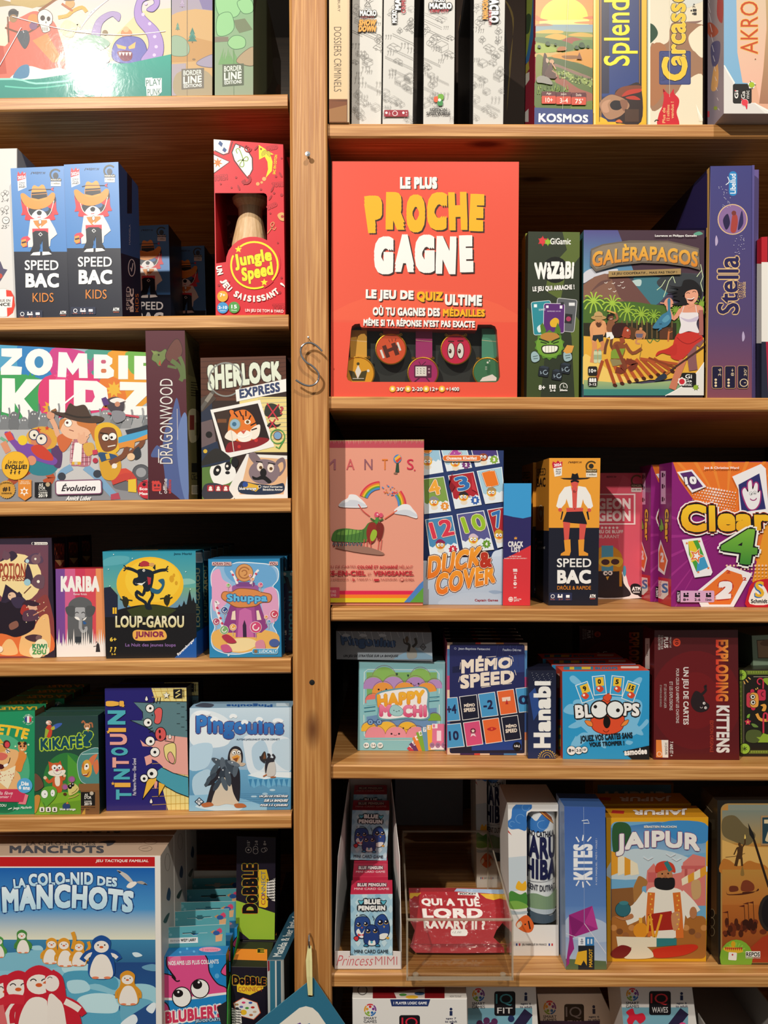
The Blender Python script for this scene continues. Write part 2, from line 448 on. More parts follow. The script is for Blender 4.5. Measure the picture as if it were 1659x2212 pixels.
# ================================================================ LEFT BOOKCASE, top shelf
# wide pirate picture box
b=Box([(-60,-130),(369,-130),(370,204.5),(-60,210)],'L1',Y=.006,dep=.07,col='d8c9b8',right='2f8f86')
f=b.front.v(0,0,2.514)
f.rc(-200,-400,960,330,('b9b2d6','e6d3b0'))
f.pg([(560,330),(640,180),(760,60),(960,40),(960,330)],'e2c79a')
f.pg([(-200,-60),(60,10),(330,-20),(250,40),(60,30),(-200,60)],'a08a5c')
f.pg([(60,-200),(330,-200),(320,0),(180,45),(60,20)],('c8b27e','b39a63'))
f.ln([(215,60),(330,-20),(420,-80)],14,'8a5a35')
f.bl([(-200,200),(30,250),(40,130),(120,90),(200,60),(290,110),(330,200),(360,330),(300,400),(-200,420)],'d06a58')
f.pg([(-200,210),(20,250),(40,400),(-200,420)],'b9503f')
f.pg([(180,220),(260,180),(330,300),(360,330),(290,340)],'e0894f')
f.ln([(30,150),(140,180),(230,130)],10,'6e4a36',4);f.ln([(45,90),(50,230)],9,'75503a')
f.el(75,75,28,'4f4b48');f.el(75,100,22,'9a7a55');f.rc(50,60,104,76,'3d3b3a')
f.el(185,105,30,'d9874a');f.el(185,140,22,'7e5a7a')
f.bl([(215,70),(250,52),(285,78),(286,120),(270,140),(275,165),(240,175),(225,140),(212,110)],'e9e2cf',o=('4d3a30',3))
f.el(236,98,13,'3c2c26',15);f.el(268,102,10,'3c2c26',13);f.pg([(250,118),(258,118),(254,130)],'3c2c26')
for k in range(4):f.ln([(236+k*9,148),(236+k*9,168)],3,'4d3a30')
f.bl([(95,180),(150,165),(165,215),(140,265),(110,230)],'4a5158')
f.bl([(330,150),(360,110),(400,120),(440,150),(430,130),(400,200),(350,190)],'d8cda6')
f.ln([(320,95),(370,85),(400,60),(450,40),(475,65)],20,'d5a24c',3);f.el(385,20,26,'c79a62');f.ln([(340,20),(400,60)],12,'b26a44')
f.el(380,-6,34,'6b5a4c',12)
for k in range(7):f.ln([(500+k*18,60-k*12),(440+k*10,160-k*16)],3,'efe9f2')
f.bl([(500,200),(530,110),(600,65),(655,75),(650,115),(630,100),(610,90),(560,130),(545,200),(520,240)],'a694bd',o=('6e6c9a',2))
f.bl([(390,260),(440,205),(520,190),(600,230),(560,270),(440,290)],'8fae9b')
f.el(575,178,15,'8a7656');f.el(690,180,30,'c98a5c',24);f.el(688,160,16,'e0b184')
f.bl([(620,320),(622,250),(660,208),(720,200),(770,215),(795,260),(790,320),(700,345)],'6b6ab0',o=('3d4080',4))
f.pg([(635,240),(690,255),(685,270),(645,262)],'efb26a');f.pg([(700,255),(740,228),(735,262),(705,268)],'efb26a')
f.bl([(640,285),(680,275),(720,285),(715,325),(670,330)],'7d3c4a')
for k in range(4):f.pg([(648+k*18,285),(664+k*18,285),(656+k*18,305)],'f3ead6')
f.bl([(770,330),(810,260),(800,190),(745,120),(735,50),(770,-30),(850,-40),(866,20),(835,62),(800,55),(815,38),(840,20),(830,-5),(780,10),(770,60),(800,100),(860,160),(888,240),(870,320)],'a58bc4',o=('5a5490',3))
for x,y in((815,130),(842,200),(850,255),(780,80),(840,300),(795,20)):f.el(x,y,9,'d3bfe0')
f.pg([(-200,420),(100,435),(240,405),(380,395),(520,345),(700,345),(930,295),(960,290),(960,540),(-200,540)],('2f9c8a','2b8478'))
f.bl([(60,430),(120,380),(170,360),(250,380),(330,370),(380,400),(300,415),(200,430)],'d9e6dc')
f.bl([(75,425),(110,365),(160,355),(155,420)],'4c7da0')
f.bl([(360,330),(420,280),(520,260),(600,330),(520,360),(400,400)],'cfc9cd')
f.ln([(-200,440),(80,430),(200,455),(380,440)],10,'8fd6c4',3);f.ln([(30,470),(200,480),(420,455)],8,'5fbfa9',3)
f.pg([(792,425),(830,422),(830,428),(880,425),(880,500),(860,520),(800,522),(796,470),(792,470)],'dfeae2')
f.tx('PLAY',795,432,876,468,'35685f',q=[(795,436),(876,426),(878,462),(797,470)]);f.tx('PUNK',803,484,876,520,'35685f',q=[(803,486),(876,480),(874,518),(805,522)])
f.ln([(0,360),(120,150),(135,180)],4,'efe8ea');f.ln([(70,90),(300,150),(480,180),(700,190),(900,170)],4,'efe6e6',3)
b.done('wide pirate ship game box with purple tentacle and octopus, top left of the left bookcase','wrap')
def spine_logo(f,x0,y0,x1,y1,dark):
 f.pg([(x0,y0+6),(x1,y0),(x1,y1-8),(x0,y1)],dark)
 w=x1-x0;h=y1-y0
 f.tx('BORDER',0,0,1,1,'dfe6d8',b=.02,q=[(x0+w*.08,y0+h*.12),(x1-w*.1,y0+h*.08),(x1-w*.1,y0+h*.3),(x0+w*.08,y0+h*.36)])
 f.tx('LINE',0,0,1,1,'dfe6d8',b=.04,q=[(x0+w*.08,y0+h*.4),(x1-w*.1,y0+h*.34),(x1-w*.1,y0+h*.66),(x0+w*.08,y0+h*.74)])
 f.tx('EDITIONS',0,0,1,1,'eef2e8',b=.02,q=[(x0+w*.1,y0+h*.76),(x1-w*.1,y0+h*.71),(x1-w*.1,y0+h*.86),(x0+w*.1,y0+h*.92)])
def pine(f,x,y,h,c1,c2):
 for k in range(3):f.pg([(x,y-h+k*h*.25),(x+h*.18+k*h*.07,y-h*.55+k*h*.25),(x-h*.18-k*h*.07,y-h*.55+k*h*.25)],c1 if k%2 else c2)
 f.rc(x-h*.04,y-h*.05,x+h*.04,y+h*.06,'7a5a3c')
b=Box([(371,-130),(459,-130),(458.5,203.5),(371,204.5)],'L1',Y=.006,dep=.26,col='b9a487',left='4d6d57',right='4e4638')
f=b.front.v(0,0,2.514)
f.rc(920,-400,1165,200,('8b86b0','a69a9c'));f.pg([(920,90),(960,70),(1000,60),(1060,50),(1165,60),(1165,520),(920,520)],'c5a06c')
f.pg([(1060,-60),(1165,-90),(1165,60),(1100,50)],'7d739c')
f.pg([(930,250),(1040,200),(1165,230),(1165,330),(930,340)],'b98e58')
pine(f,965,165,42,'6f9a86','5f8a78');pine(f,1045,230,80,'4f8a7c','437a6c');pine(f,990,40,50,'b0a0b8','a392ac')
f.bl([(930,210),(960,195),(1005,215),(1028,260),(1015,300),(960,305),(930,290)],'8fa88e',o=('5d7a68',2))
f.bl([(1068,345),(1110,315),(1165,300),(1165,360),(1110,362)],'9a92a6',o=('6c6578',3))
f.pg([(930,350),(1010,345),(1010,520),(930,520)],'a59aa2');f.el(1053,323,9,'8a7050',5)
f.bl([(960,400),(1100,380),(1165,440),(1165,520),(960,520)],'a39476')
f.ln([(1017,-300),(1017,520)],3,'7d6d58')
spine_logo(f,986,370,1108,488,'6f6a60')
b.done('tan landscape spine with pine trees, beside the pirate picture box','wrap')
b=Box([(464,-130),(547,-130),(547,203),(464,203.5)],'L1',Y=.006,dep=.28,col='5f8a62',left='2c5038',right='4a4634')
f=b.front.v(0,0,2.514)
f.rc(1160,-400,1380,60,'74a476');f.rc(1160,60,1380,520,('7fa67c','8f9a80'))
for pts in([(1180,-40),(1290,-60),(1310,30),(1280,90),(1190,80)],[(1185,90),(1250,70),(1270,150),(1230,190),(1180,185)],[(1290,10),(1360,0),(1372,60),(1320,70)]):
 f.bl(pts,'8cc087',o=('3f6e49',3))
f.pg([(1270,110),(1330,100),(1372,160),(1300,180),(1280,150)],'6f7a5c')
f.bl([(1238,235),(1262,200),(1300,195),(1330,215),(1325,255),(1270,265)],'8fbf86',o=('3f6e49',3))
f.pg([(1160,200),(1240,200),(1240,225),(1160,230)],'7b7362')
for k in range(8):f.pg([(1185+k*14,350),(1215+k*8,260+(k%3)*20),(1205+k*14,350)],'6e9b62')
f.bl([(1285,330),(1330,280),(1380,260),(1380,350),(1320,350)],'a79272',o=('5f5443',3))
f.ln([(1270,270),(1270,520)],2,'55704f')
spine_logo(f,1208,345,1324,470,'5a6350')
r=b.right.v(560,0,5.53)
r.rc(-200,-900,400,1200,'4c4736')
r.bl([(0,-100),(120,-100),(140,400),(160,900),(60,1110),(-60,1110),(-60,300)],'5d6447');r.bl([(90,-80),(190,-80),(250,250),(340,330),(340,700),(280,560),(230,350),(150,160)],'231914')
r.bl([(210,420),(250,400),(300,560),(280,650),(240,560)],'7d5a26');r.bl([(190,250),(340,-50),(350,420),(260,250)],'7d6a5c')
r.bl([(200,1110),(230,1000),(340,950),(360,1110)],'8a4c26');r.bl([(160,700),(330,760),(320,940),(220,1000)],'6b6a66')
b.done('green forest spine with tree clumps, right of the tan landscape spine','wrap')
# ================================================================ LEFT BOOKCASE, second shelf
b=Box([(-60,322),(37,320),(37,684),(-60,686)],'L2',Y=.03,dep=.06,col='dcd9d4',right='aaa49c')
f=b.front.v(0,290,2.514)
for y,t in((360,'2-4'),(432,'7+'),(505,'25\'')):f.tx(t,8,y-12,46,y+8,'4a4a4a',sk=6)
for x,y,r in((15,325,9),(38,318,9),(28,312,7),(12,408,8),(36,400,10)):f.el(x,y,r,'dcd9d4',o=('55534f',2));f.ln([(x,y+r),(x,y+r+10)],4,'55534f')
f.el(32,468,17,'e6e3de',o=('4d4b48',3));f.ln([(26,462),(32,470),(42,464)],3,'4d4b48')
f.pg([(-60,700),(2,690),(18,730),(40,735),(0,800),(-60,800)],'56506a');f.el(0,770,14,'c34a3c')
st=Face(b.g,b.front.P);st.k=12;st.v(0,290,2.514)
st.el(15,915,68,'f2eee8',76,n=28,o=('c9c4bc',3));st.pg([(33,845),(60,850),(78,885),(82,930),(70,970),(40,992)],'e0402e')
st.pg([(-60,880),(70,882),(64,940),(-60,950)],'f4f0ea');st.tx('QUE EN',-10,896,56,913,'2b2b2b',b=.02);st.tx('NCE',-10,915,56,933,'2b2b2b',b=.04)
b.done('silvery white game box with round red and white sticker, at the left edge','wrap')
def kids_front(f):
 """blue over navy card box: generic cowboy animal, big white title"""
 f.rc(330,120,700,640,'4a86c8');f.rc(330,625,700,1010,'1c2030')
 f.pg([(383,200),(430,188),(434,272),(388,292)],'eef0f2');f.pg([(383,205),(388,182),(400,198),(412,180),(420,196),(430,186),(430,222),(384,236)],'d5263a')
 f.tx('2024',386,206,428,224,'ffffff',b=.03,rot=-8);f.tx('Grand',394,240,424,250,'333',b=.02);f.tx('Prix du',394,252,424,262,'333',b=.02);f.tx('JOUET',392,265,428,276,'111',b=.05)
 f.tx('REMY.W',482,184,538,197,'23324e',b=.02);f.ln([(458,198),(466,184)],3,'23324e');f.el(474,190,5,'23324e')
 f.arc(595,200,30,40,320,9,'3b3c33');f.el(595,205,15,'2a3340',18);f.rc(566,222,626,236,'3a3a36');f.tx('MONDE PLAY',568,224,624,233,'e8e6dc',b=.03)
 f.rc(568,238,624,264,'e4e2da');f.tx('1 million',574,244,618,254,'333',b=.03)
 # figure: red mane, ears, face, hat
 f.bl([(412,400),(405,330),(440,335),(500,350),(560,330),(592,320),(598,390),(608,420),(585,425),(590,450),(545,455),(500,462),(455,455),(425,450),(428,425),(405,425)],'d8313f')
 f.bl([(405,340),(418,325),(435,345),(420,365)],'3b2430');f.bl([(570,330),(590,318),(596,345),(582,362)],'3b2430')
 f.bl([(445,395),(470,380),(540,380),(572,395),(560,425),(505,440),(455,425)],'232a36')
 f.bl([(462,430),(480,405),(503,395),(530,405),(545,428),(525,446),(483,448)],'f0f0ee')
 f.bl([(490,410),(503,400),(517,408),(512,424),(496,424)],'1b1b22');f.el(537,390,20,'3f6aa0',15);f.ln([(494,438),(512,436)],4,'c62d3a')
 f.ln([(432,350),(450,420),(500,450),(560,420),(585,345)],4,'e9e4da',4)
 f.bl([(402,312),(420,305),(455,330),(500,340),(545,325),(575,300),(592,312),(580,350),(545,380),(490,394),(440,382),(412,350)],'e8953a')
 f.bl([(462,335),(465,275),(478,260),(500,268),(520,256),(536,270),(548,330),(505,345)],'f0a046')
 f.pg([(462,300),(544,295),(548,325),(500,338),(462,330)],'27262c');f.ln([(460,312),(545,306)],3,'e8953a')
 f.ln([(445,288),(470,282),(575,282)],4,'2b2730');f.pg([(570,276),(585,270),(580,282),(586,292),(570,286)],'d24050')
 # body
 f.pg([(455,448),(560,446),(590,500),(602,530),(566,560),(562,595),(545,605),(540,530),(475,530),(468,600),(443,602),(440,560),(448,500)],'e9e6df')
 f.pg([(465,500),(553,498),(553,530),(466,530)],'d8394a')
 f.pg([(470,456),(545,452),(548,465),(502,502),(480,478)],'dd8a3c');f.pg([(500,490),(515,480),(512,500)],'f5f0e6')
 f.pg([(466,522),(482,512),(535,512),(552,522),(556,600),(570,625),(522,628),(520,560),(500,628),(452,628),(470,590)],'1d222e')
 f.ln([(500,530),(510,522),(520,532),(510,540),(500,530)],4,'f0f0ee');f.ln([(510,585),(510,622)],3,'4a86c8')
 f.el(508,462,7,'f0f0ee',12,o=('54412a',2))
 f.pg([(404,556),(416,545),(440,540),(456,556),(436,575),(438,598),(412,602)],'d8455a');f.pg([(406,562),(430,556),(436,590),(418,602),(404,590)],'f0a046');f.ln([(408,578),(432,572)],9,'3a2a30')
 f.pg([(455,646),(470,630),(508,626),(508,646)],'f3f1ec');f.pg([(520,626),(556,626),(572,640),(520,646)],'f3f1ec')
 f.tx('SPEED',424,672,608,726,'f4f4f2',b=.015);f.tx('BAC',428,742,610,820,'f4f4f2',b=.05);f.tx('KIDS',466,848,580,897,'e08a3c',b=0)
 f.rc(386,940,520,980,'2a3148',r=5);f.el(410,960,8,'2a3148',o=('fff',3));f.el(441,952,4,'fff');f.el(460,952,4,'fff');f.rc(436,958,466,966,'fff');f.rc(482,952,504,965,'fff')
 for x,t in((398,'15 min'),(444,'2-7'),(485,'7+')):f.tx(t,x,971,x+22,978,'d8764a')
 f.tx('ATM',614,944,648,962,'f4f4f2',b=.06);f.tx('GAMING',616,965,646,970,'e06a3c',b=.02)
dq=[(138,355.6),(255.5,349.7),(264.5,682),(150.4,683)]
b2=Box(dq,'L2',Y=.006,dep=.078,yaw=-1.5,col='4a86c8',right='1a2438',top='4a86c8')
kids_front(b2.front.v(0,290,2.514))
r=b2.right
r.v(0,290,2.514).pg([(640,100),(800,200),(800,690),(640,640)],'2a4c7c')
r.tx('SPEED',686,828,706,955,'cfd0d2',turn=1);r.tx('BAC',706,838,726,965,'e8e8e6',turn=1,b=.05);r.tx('KIDS',735,866,752,965,'c47a3a',turn=1)
r.el(715,725,16,'1a2438',44,o=('cfd0d2',4));r.ln([(708,725),(714,745),(722,700)],4,'cfd0d2');r.rc(690,190,716,430,'141a28');r.tx('MANDELA',700,490,708,600,'9aa6b8',turn=1)
b2.done('blue and navy box with orange hatted cowboy animal, right one of the front pair','gloss',group='blue cowboy game boxes')
b1=Box([(22.7,363.6),(138.5,358.5),(150.,683),(35.8,684.5)],'L2',Y=.012,dep=.07,col='4a86c8',right='1a2438')
b1.front.dq=dq;b1.front.Hm=homog(dq)
kids_front(b1.front.v(0,290,2.514))
b1.done('blue and navy box with orange hatted cowboy animal, left one of the front pair','gloss',group='blue cowboy game boxes')
b3=Box([(269,489),(364,485),(371,752),(276,754)],'L2',Y=.216,dep=.078,col='4a86c8',right='1a2438')
b3.front.dq=dq;b3.front.Hm=homog(dq)
kids_front(b3.front.v(0,290,2.514));b3.done('blue and navy cowboy box set back in shadow behind the front pair','gloss',group='blue cowboy game boxes')
b3.copy('dark cowboy game box deepest on the second shelf, right behind the set back one',.1,.035,0.,group='blue cowboy game boxes')
# red trapezoid carton with a window and a wooden totem inside
def totem_carton(q,Y,label,detail=True,mat='card'):
 b=Box(q,'L2',Y=Y,dep=.085,col='d3202c')
 P=b.F;n=b.n;g=Geo();back=-n*.085
 win=[(464.5,417),(570,417),(574.5,419),(577,424),(577,519),(566,514),(553,511.5),(540,511.5),(527,514),(514,520),(503,529),(494,541),(489,555),(488,566),(467,569)]
 o=P[3]
 outer=[ray_plane(*p,o,n)for p in q];outer[2]=P[2];outer[3]=P[3]
 wq=[ray_plane(*p,o,n)for p in win]
 loop=[Vector(((p-o).x,(p-o).z,0))for p in outer];wl=[Vector(((p-o).x,(p-o).z,0))for p in wq]
 tri=tessellate_polygon([loop,wl]);allp=outer+wq
 for t in tri:g.face([allp[i]for i in t],'d3202c')
 e=-n*.0008
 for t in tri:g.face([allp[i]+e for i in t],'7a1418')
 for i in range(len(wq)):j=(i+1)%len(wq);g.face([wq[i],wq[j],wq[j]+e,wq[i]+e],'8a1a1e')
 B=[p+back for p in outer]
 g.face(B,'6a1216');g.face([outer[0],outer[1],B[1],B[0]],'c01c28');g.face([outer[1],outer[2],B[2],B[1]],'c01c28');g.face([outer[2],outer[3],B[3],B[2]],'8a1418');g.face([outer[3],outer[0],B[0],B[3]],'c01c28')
 f=Face(g,outer);f.v(0,290,2.514)
 back_f=Face(g,B);
 if detail:
  bf=Face(g,[B[0]-back*.02,B[1]-back*.02,B[2]-back*.02,B[3]-back*.02])
  bf.v(0,290,2.514)
  bf.bl([(1200,480),(1225,460),(1255,480),(1228,500)],'a4555a');bf.el(1228,480,9,'6a1216');bf.star(1265,550,26,'a8584e',n=6);bf.tx('JUNG',1205,592,1262,612,'b0605a',b=.02,rot=8)
  bf.rc(1160,300,1480,440,'a01a24')
  bf.rc(1210,620,1240,680,'a4555a',r=8)
  # front print, drawn clear of the window
  f.pg([(1160,25),(1255,35),(1240,100),(1215,108),(1160,90)],'f1ede4');f.ln([(1165,88),(1215,112),(1245,104),(1265,40)],5,'2a1a1c')
  f.pg([(1195,35),(1212,50),(1205,70),(1185,52)],'2f4f86');f.pg([(1218,70),(1234,85),(1224,100),(1208,88)],'2f4f86')
  f.pg([(1160,112),(1246,150),(1160,210)],'f3efe6');f.ln([(1160,108),(1250,150),(1162,212)],4,'2a1a1c');f.star(1183,155,30,'e87a2a',n=7,ri=.4)
  f.pg([(1282,55),(1340,80),(1370,130),(1372,190),(1350,235),(1318,195),(1278,140),(1265,100)],'f3efe6');f.ln([(1282,52),(1342,78),(1374,130),(1375,192),(1350,240),(1316,198),(1274,142),(1262,98),(1282,52)],5,'2a1a1c')
  f.ln([(1292,105),(1285,85),(1300,80),(1318,120),(1328,165),(1318,178),(1305,165),(1335,125),(1350,128),(1345,145),(1310,140),(1292,150)],5,'7fa03c',4)
  f.pg([(1408,58),(1488,110),(1470,112),(1482,150),(1478,200),(1445,238),(1458,190),(1455,150),(1440,122),(1410,138)],'f2dc1e')
  for k in range(4):f.arc(1448,110,6+k*6,150,400,2.2,'6a5a18',10)
  f.el(1437,243,11,'e0a860');f.el(1403,270,10,'dba05a');f.el(1424,262,7,'dba05a')
  f.tx('SAC EN COTON',1488,112,1502,218,'f2dc1e',turn=1,b=.03,rot=6)
  dk='a51620'
  for t,x0,y0,x1,y1,rt in(('TOTEM',1162,222,1236,250,-6),('SPEED',1450,64,1508,84,-12),('TOTEM',1480,262,1550,284,-4),('SPEED',1452,380,1506,400,-26),('TOTEM',1484,922,1556,950,-4)):f.tx(t,x0,y0,x1,y1,'d3202c',b=.02,o=[(dk,3)],rot=rt)
  for x,y,r in((1420,80,5),(1285,235,6),(1260,290,5),(1420,300,6),(1500,230,6),(1530,130,5),(1490,320,6),(1530,330,8),(1470,430,5),(1510,590,5),(1200,270,5),(1360,255,6),(1305,70,5),(1190,820,7),(1530,780,6),(1520,860,8)):f.el(x,y,r,dk)
  for x,y,a in((1470,345,30),(1525,220,-30),(1330,260,10),(1395,75,40),(1480,300,25),(1300,290,-20),(1240,810,40)):f.el(x,y,5,dk,16,rot=a)
  f.arc(1350,78,18,0,250,6,dk);f.arc(1350,78,8,180,420,5,dk);f.arc(1340,245,22,-60,160,14,dk,8)
  f.bl([(1508,440),(1530,425),(1556,440),(1552,470),(1524,468)],'d9a45e');f.el(1534,448,8,'b6302c')
  f.ln([(1455,540),(1470,520),(1490,490),(1485,478),(1472,492),(1490,520),(1500,505)],5,'d98a58',4)
  # round title
  f.el(1385,700,140,'d3202c',138,n=36);f.arc(1384,712,126,0,360,10,'f5e11c',40)
  f.arc(1384,712,128,205,232,16,'d3202c',6);f.arc(1384,712,128,40,66,16,'d3202c',6)
  f.star(1298,626,20,'f5e11c');f.star(1438,805,20,'f5e11c')
  f.tx('Jungle',0,0,1,1,'f5e11c',b=.05,q=[(1270,655),(1470,618),(1484,706),(1284,742)],o=[('9c141c',3)])
  f.tx('Speed',0,0,1,1,'f5e11c',b=.05,q=[(1312,728),(1478,690),(1490,785),(1322,822)],o=[('9c141c',3)])
  msg='UN JEU SAISISSANT !'
  for i,ch in enumerate(msg):
   if ch==' ':continue
   a=math.radians(172-i*(172-38)/(len(msg)-1));R=195;cx,cy=1384+R*math.cos(a),700+R*math.sin(a)
   f.tx(ch,cx-(5 if ch in 'I!'else 11),cy-17,cx+(5 if ch in 'I!'else 11),cy+17,'f3efe6',b=.05,rot=math.degrees(a)-90)
  f.el(1211,882,30,'eea92c');f.tx('7+',1196,866,1226,884,'fff',b=.03);f.el(1212,944,31,'3a94cf');f.tx('2-10',1188,934,1236,950,'fff',b=.03);f.tx('Joueurs',1198,956,1228,964,'fff')
  f.el(1275,942,31,'4d9c45');f.tx('15',1260,928,1290,948,'fff',b=.03);f.tx('Minutes',1260,954,1290,961,'fff')
  f.tx('UN JEU DE TOM & YAKO',1336,952,1540,973,'f3efe6',b=.02,rot=1.5)
 else:
  f.arc(1384,712,126,0,360,10,'f5e11c',40)
 o_=g.build('game_box',MAT[mat]);tag(o_,label,'game box');return b
TC=totem_carton([(461.5,301),(611.5,312),(616,679),(466,680.5)],.008,'bright red slanted-top game box with a cut-out window and yellow round title')
totem_carton([(474,330),(628,340),(632,690),(478,690)],.105,'red game box standing in shadow directly behind the slanted-top red one',False)
g=Geo();c=px(541,640,.05);wood='d9b48a'
z0=shelf_z('L2',c.x)+.002;zt_=px(541,432,.05).z;zm=px(541,470,.05).z
lathe(g,(c.x,c.y,0),[(0,z0),(.026,z0),(.03,z0+.01),(.031,z0+.05),(.026,zm-.04),(.019,zm-.008),(.0165,zm),(.0175,zm+.012),(.024,zt_-.005),(.0255,zt_),(.022,zt_+.004),(0,zt_+.004)])
WT=wood_mat('beech_wood',2,'dcb98e','cfa878','d2ad80',.5)
t=g.build('wooden_totem',WT,smooth=True);tag(t,'pale wooden totem showing through the window of the red slanted-top box','game piece')
# ================================================================ LEFT BOOKCASE, third shelf
b=Box([(-60,742),(317.5,761),(321,1079),(-60,1086)],'L3',Y=.004,dep=.07,col='9aa0a6',top='7f8fae')
f=b.front.v(0,690,2.514)
f.rc(-200,80,830,1010,('8fa6b4','c3c2c0'))
for pts,c in(([(-200,100),(160,130),(140,330),(60,420),(-200,300)],'4f9fc4'),([(120,120),(330,150),(340,260),(250,360),(130,330)],'2f7fbd'),([(-60,290),(150,300),(270,350),(250,470),(120,540),(-60,470)],'3d9e58'),
   ([(300,160),(480,180),(520,260),(470,340),(300,300)],'c93f86'),([(240,330),(420,290),(620,330),(640,470),(420,520),(250,520)],'d83a72'),([(480,170),(700,170),(690,300),(540,320)],'4a9a86'),
   ([(600,180),(810,190),(820,420),(680,500),(610,400)],'e39a2e'),([(560,320),(660,330),(690,460),(560,470)],'e07a30'),([(690,180),(810,190),(815,300),(720,290)],'6fae4c')):f.bl(pts,c)
for x,y,c in((215,205,'2f7fbd'),(180,330,'3d9e58'),(290,480,'e0a030'),(60,450,'57b06c'),(520,250,'b44a8c'),(350,310,'e04f8a'),(630,380,'e8b43c')):
 f.star(x,y,46,c,n=9,ri=.55)
W='f6f3ee'
f.pg([(18,158),(134,158),(134,200),(72,252),(134,258),(130,300),(14,300),(14,262),(78,205),(18,200)],W)
f.el(228,232,76,W,72);f.el(228,232,25,'3a86b8',32)
f.pg([(330,312),(336,178),(380,180),(410,240),(442,184),(488,186),(492,318),(446,318),(444,262),(412,302),(380,260),(376,314)],W)
f.pg([(524,190),(592,192),(622,212),(620,240),(606,252),(630,276),(628,308),(600,320),(524,320)],W);f.rc(562,220,588,240,'c4607a',r=8);f.rc(562,268,590,290,'d07a50',r=8)
f.rc(652,196,702,324,W);f.pg([(734,198),(830,200),(830,236),(780,236),(780,252),(830,252),(830,292),(734,292)],W);f.rc(734,280,830,326,W)
f.pg([(22,318),(94,320),(96,400),(158,324),(248,326),(146,430),(236,540),(150,546),(94,452),(92,520),(20,500)],W)
f.rc(284,326,372,520,W);f.pg([(418,330),(540,334),(592,372),(600,430),(560,490),(418,500)],W);f.pg([(480,380),(520,384),(530,420),(515,448),(480,450)],'d8467c')
f.pg([(660,338),(830,342),(830,380),(740,470),(830,470),(830,520),(650,516),(660,470),(735,384),(660,384)],W)
f.ln([(325,490),(466,374)],9,'fff4f4')
# grey crowd
random.seed(11)
for k in range(16):
 x=-20+k*55;y=530+random.randint(-20,20);c=random.choice(['8f9092','7d7f82','a2a3a4','6f7174'])
 f.bl([(x-30,y+70),(x-22,y+15),(x,y-8),(x+22,y+15),(x+30,y+70)],c);f.el(x,y,22,c);f.el(x-7,y-4,4,'e2e2e0');f.el(x+7,y-4,4,'e2e2e0');f.ln([(x+20,y+20),(x+30,y-30),(x+26,y-60)],9,c,3)
f.pg([(-200,600),(830,590),(830,1010),(-200,1010)],'b9b8b8');f.pg([(-200,800),(830,860),(830,1010),(-200,1010)],'8f8e92')
f.pg([(330,720),(540,700),(560,880),(320,890)],'c7c5c4');f.bl([(640,860),(770,850),(800,930),(640,920)],'6c6b70')
f.el(770,830,42,'5c5d62',o=('3d3e42',3));f.el(770,830,26,'9c9da0')
# left child with water blaster
f.ln([(200,800),(120,850),(60,900),(70,960)],44,'a84a30',3);f.ln([(250,800),(300,860),(260,890)],42,'b7532f',3)
f.bl([(170,700),(300,690),(350,760),(300,840),(180,830)],'2f7f8c');f.bl([(300,690),(355,700),(350,800),(310,790)],'5a3a66')
f.bl([(160,640),(190,595),(250,580),(310,600),(330,660),(300,700),(210,700)],'d9a23c');f.bl([(185,660),(210,610),(270,620),(300,660),(270,700),(215,700)],'cf7f58');f.star(228,600,18,'c7402c');f.star(275,590,14,'c7402c')
f.el(203,625,25,'e8e0d0',o=('2f3a66',5));f.el(245,650,27,'e8e0d0',o=('2f3a66',5));f.el(205,628,7,'2a2a2a');f.el(242,645,7,'2a2a2a')
f.bl([(40,610),(80,615),(110,660),(200,680),(270,720),(330,760),(310,790),(230,770),(140,745),(90,690),(50,640)],'7a4aa0');f.bl([(190,690),(240,680),(300,730),(305,765),(240,755),(195,720)],'c9402c')
f.el(140,655,27,'e9c52c');f.pg([(36,620),(70,605),(95,650),(60,660)],'d84a3c');f.ln([(15,640),(55,665)],16,'6fae8c');f.ln([(30,665),(60,720)],36,'d8906c');f.el(190,765,26,'d8906c')
# middle child with wide hat
f.ln([(410,800),(360,830),(345,870),(370,930)],36,'7fa6c6',3);f.ln([(480,800),(540,850),(600,920),(640,965)],38,'7fa6c6',3);f.el(355,852,22,'3a3f4a');f.el(545,838,22,'3a3f4a');f.pg([(615,950),(655,940),(665,975),(615,980)],'b64a5c')
f.bl([(415,660),(480,650),(510,700),(505,790),(440,795),(400,780)],'b8707f')
for k in range(5):f.ln([(410+k*22,665),(404+k*24,790)],3,'f0dfe0')
for k in range(5):f.ln([(405,680+k*24),(508,676+k*24)],3,'7a3a4a')
f.pg([(425,670),(465,665),(460,775),(412,775)],'f0ece4');f.rc(410,772,458,788,'e0b13a');f.rc(424,774,440,788,'c9c4bc')
f.ln([(420,650),(345,640),(320,580),(300,540)],26,'e0a886',3);f.bl([(330,640),(400,610),(410,660),(360,720)],'cf6a3c');f.el(295,520,22,'d89a7a');f.ln([(300,500),(326,488)],14,'8a5c3a')
f.bl([(345,590),(360,540),(430,520),(510,540),(520,600),(480,640),(420,650),(370,630)],'eab795');f.bl([(450,530),(530,550),(545,610),(530,660),(500,600),(440,570)],'c9783c');f.bl([(345,600),(345,550),(380,540),(360,570)],'cf8044')
f.el(390,562,20,'f7f4ec',o=('6a4a3a',2));f.el(385,560,7,'5a2f2a');f.ln([(395,598),(420,606)],4,'8a4a3c');f.el(465,650,26,'e5ae8c');f.ln([(455,650),(445,615)],9,'e5ae8c');f.ln([(470,645),(475,610)],9,'e5ae8c');f.ln([(485,655),(500,630)],9,'e5ae8c')
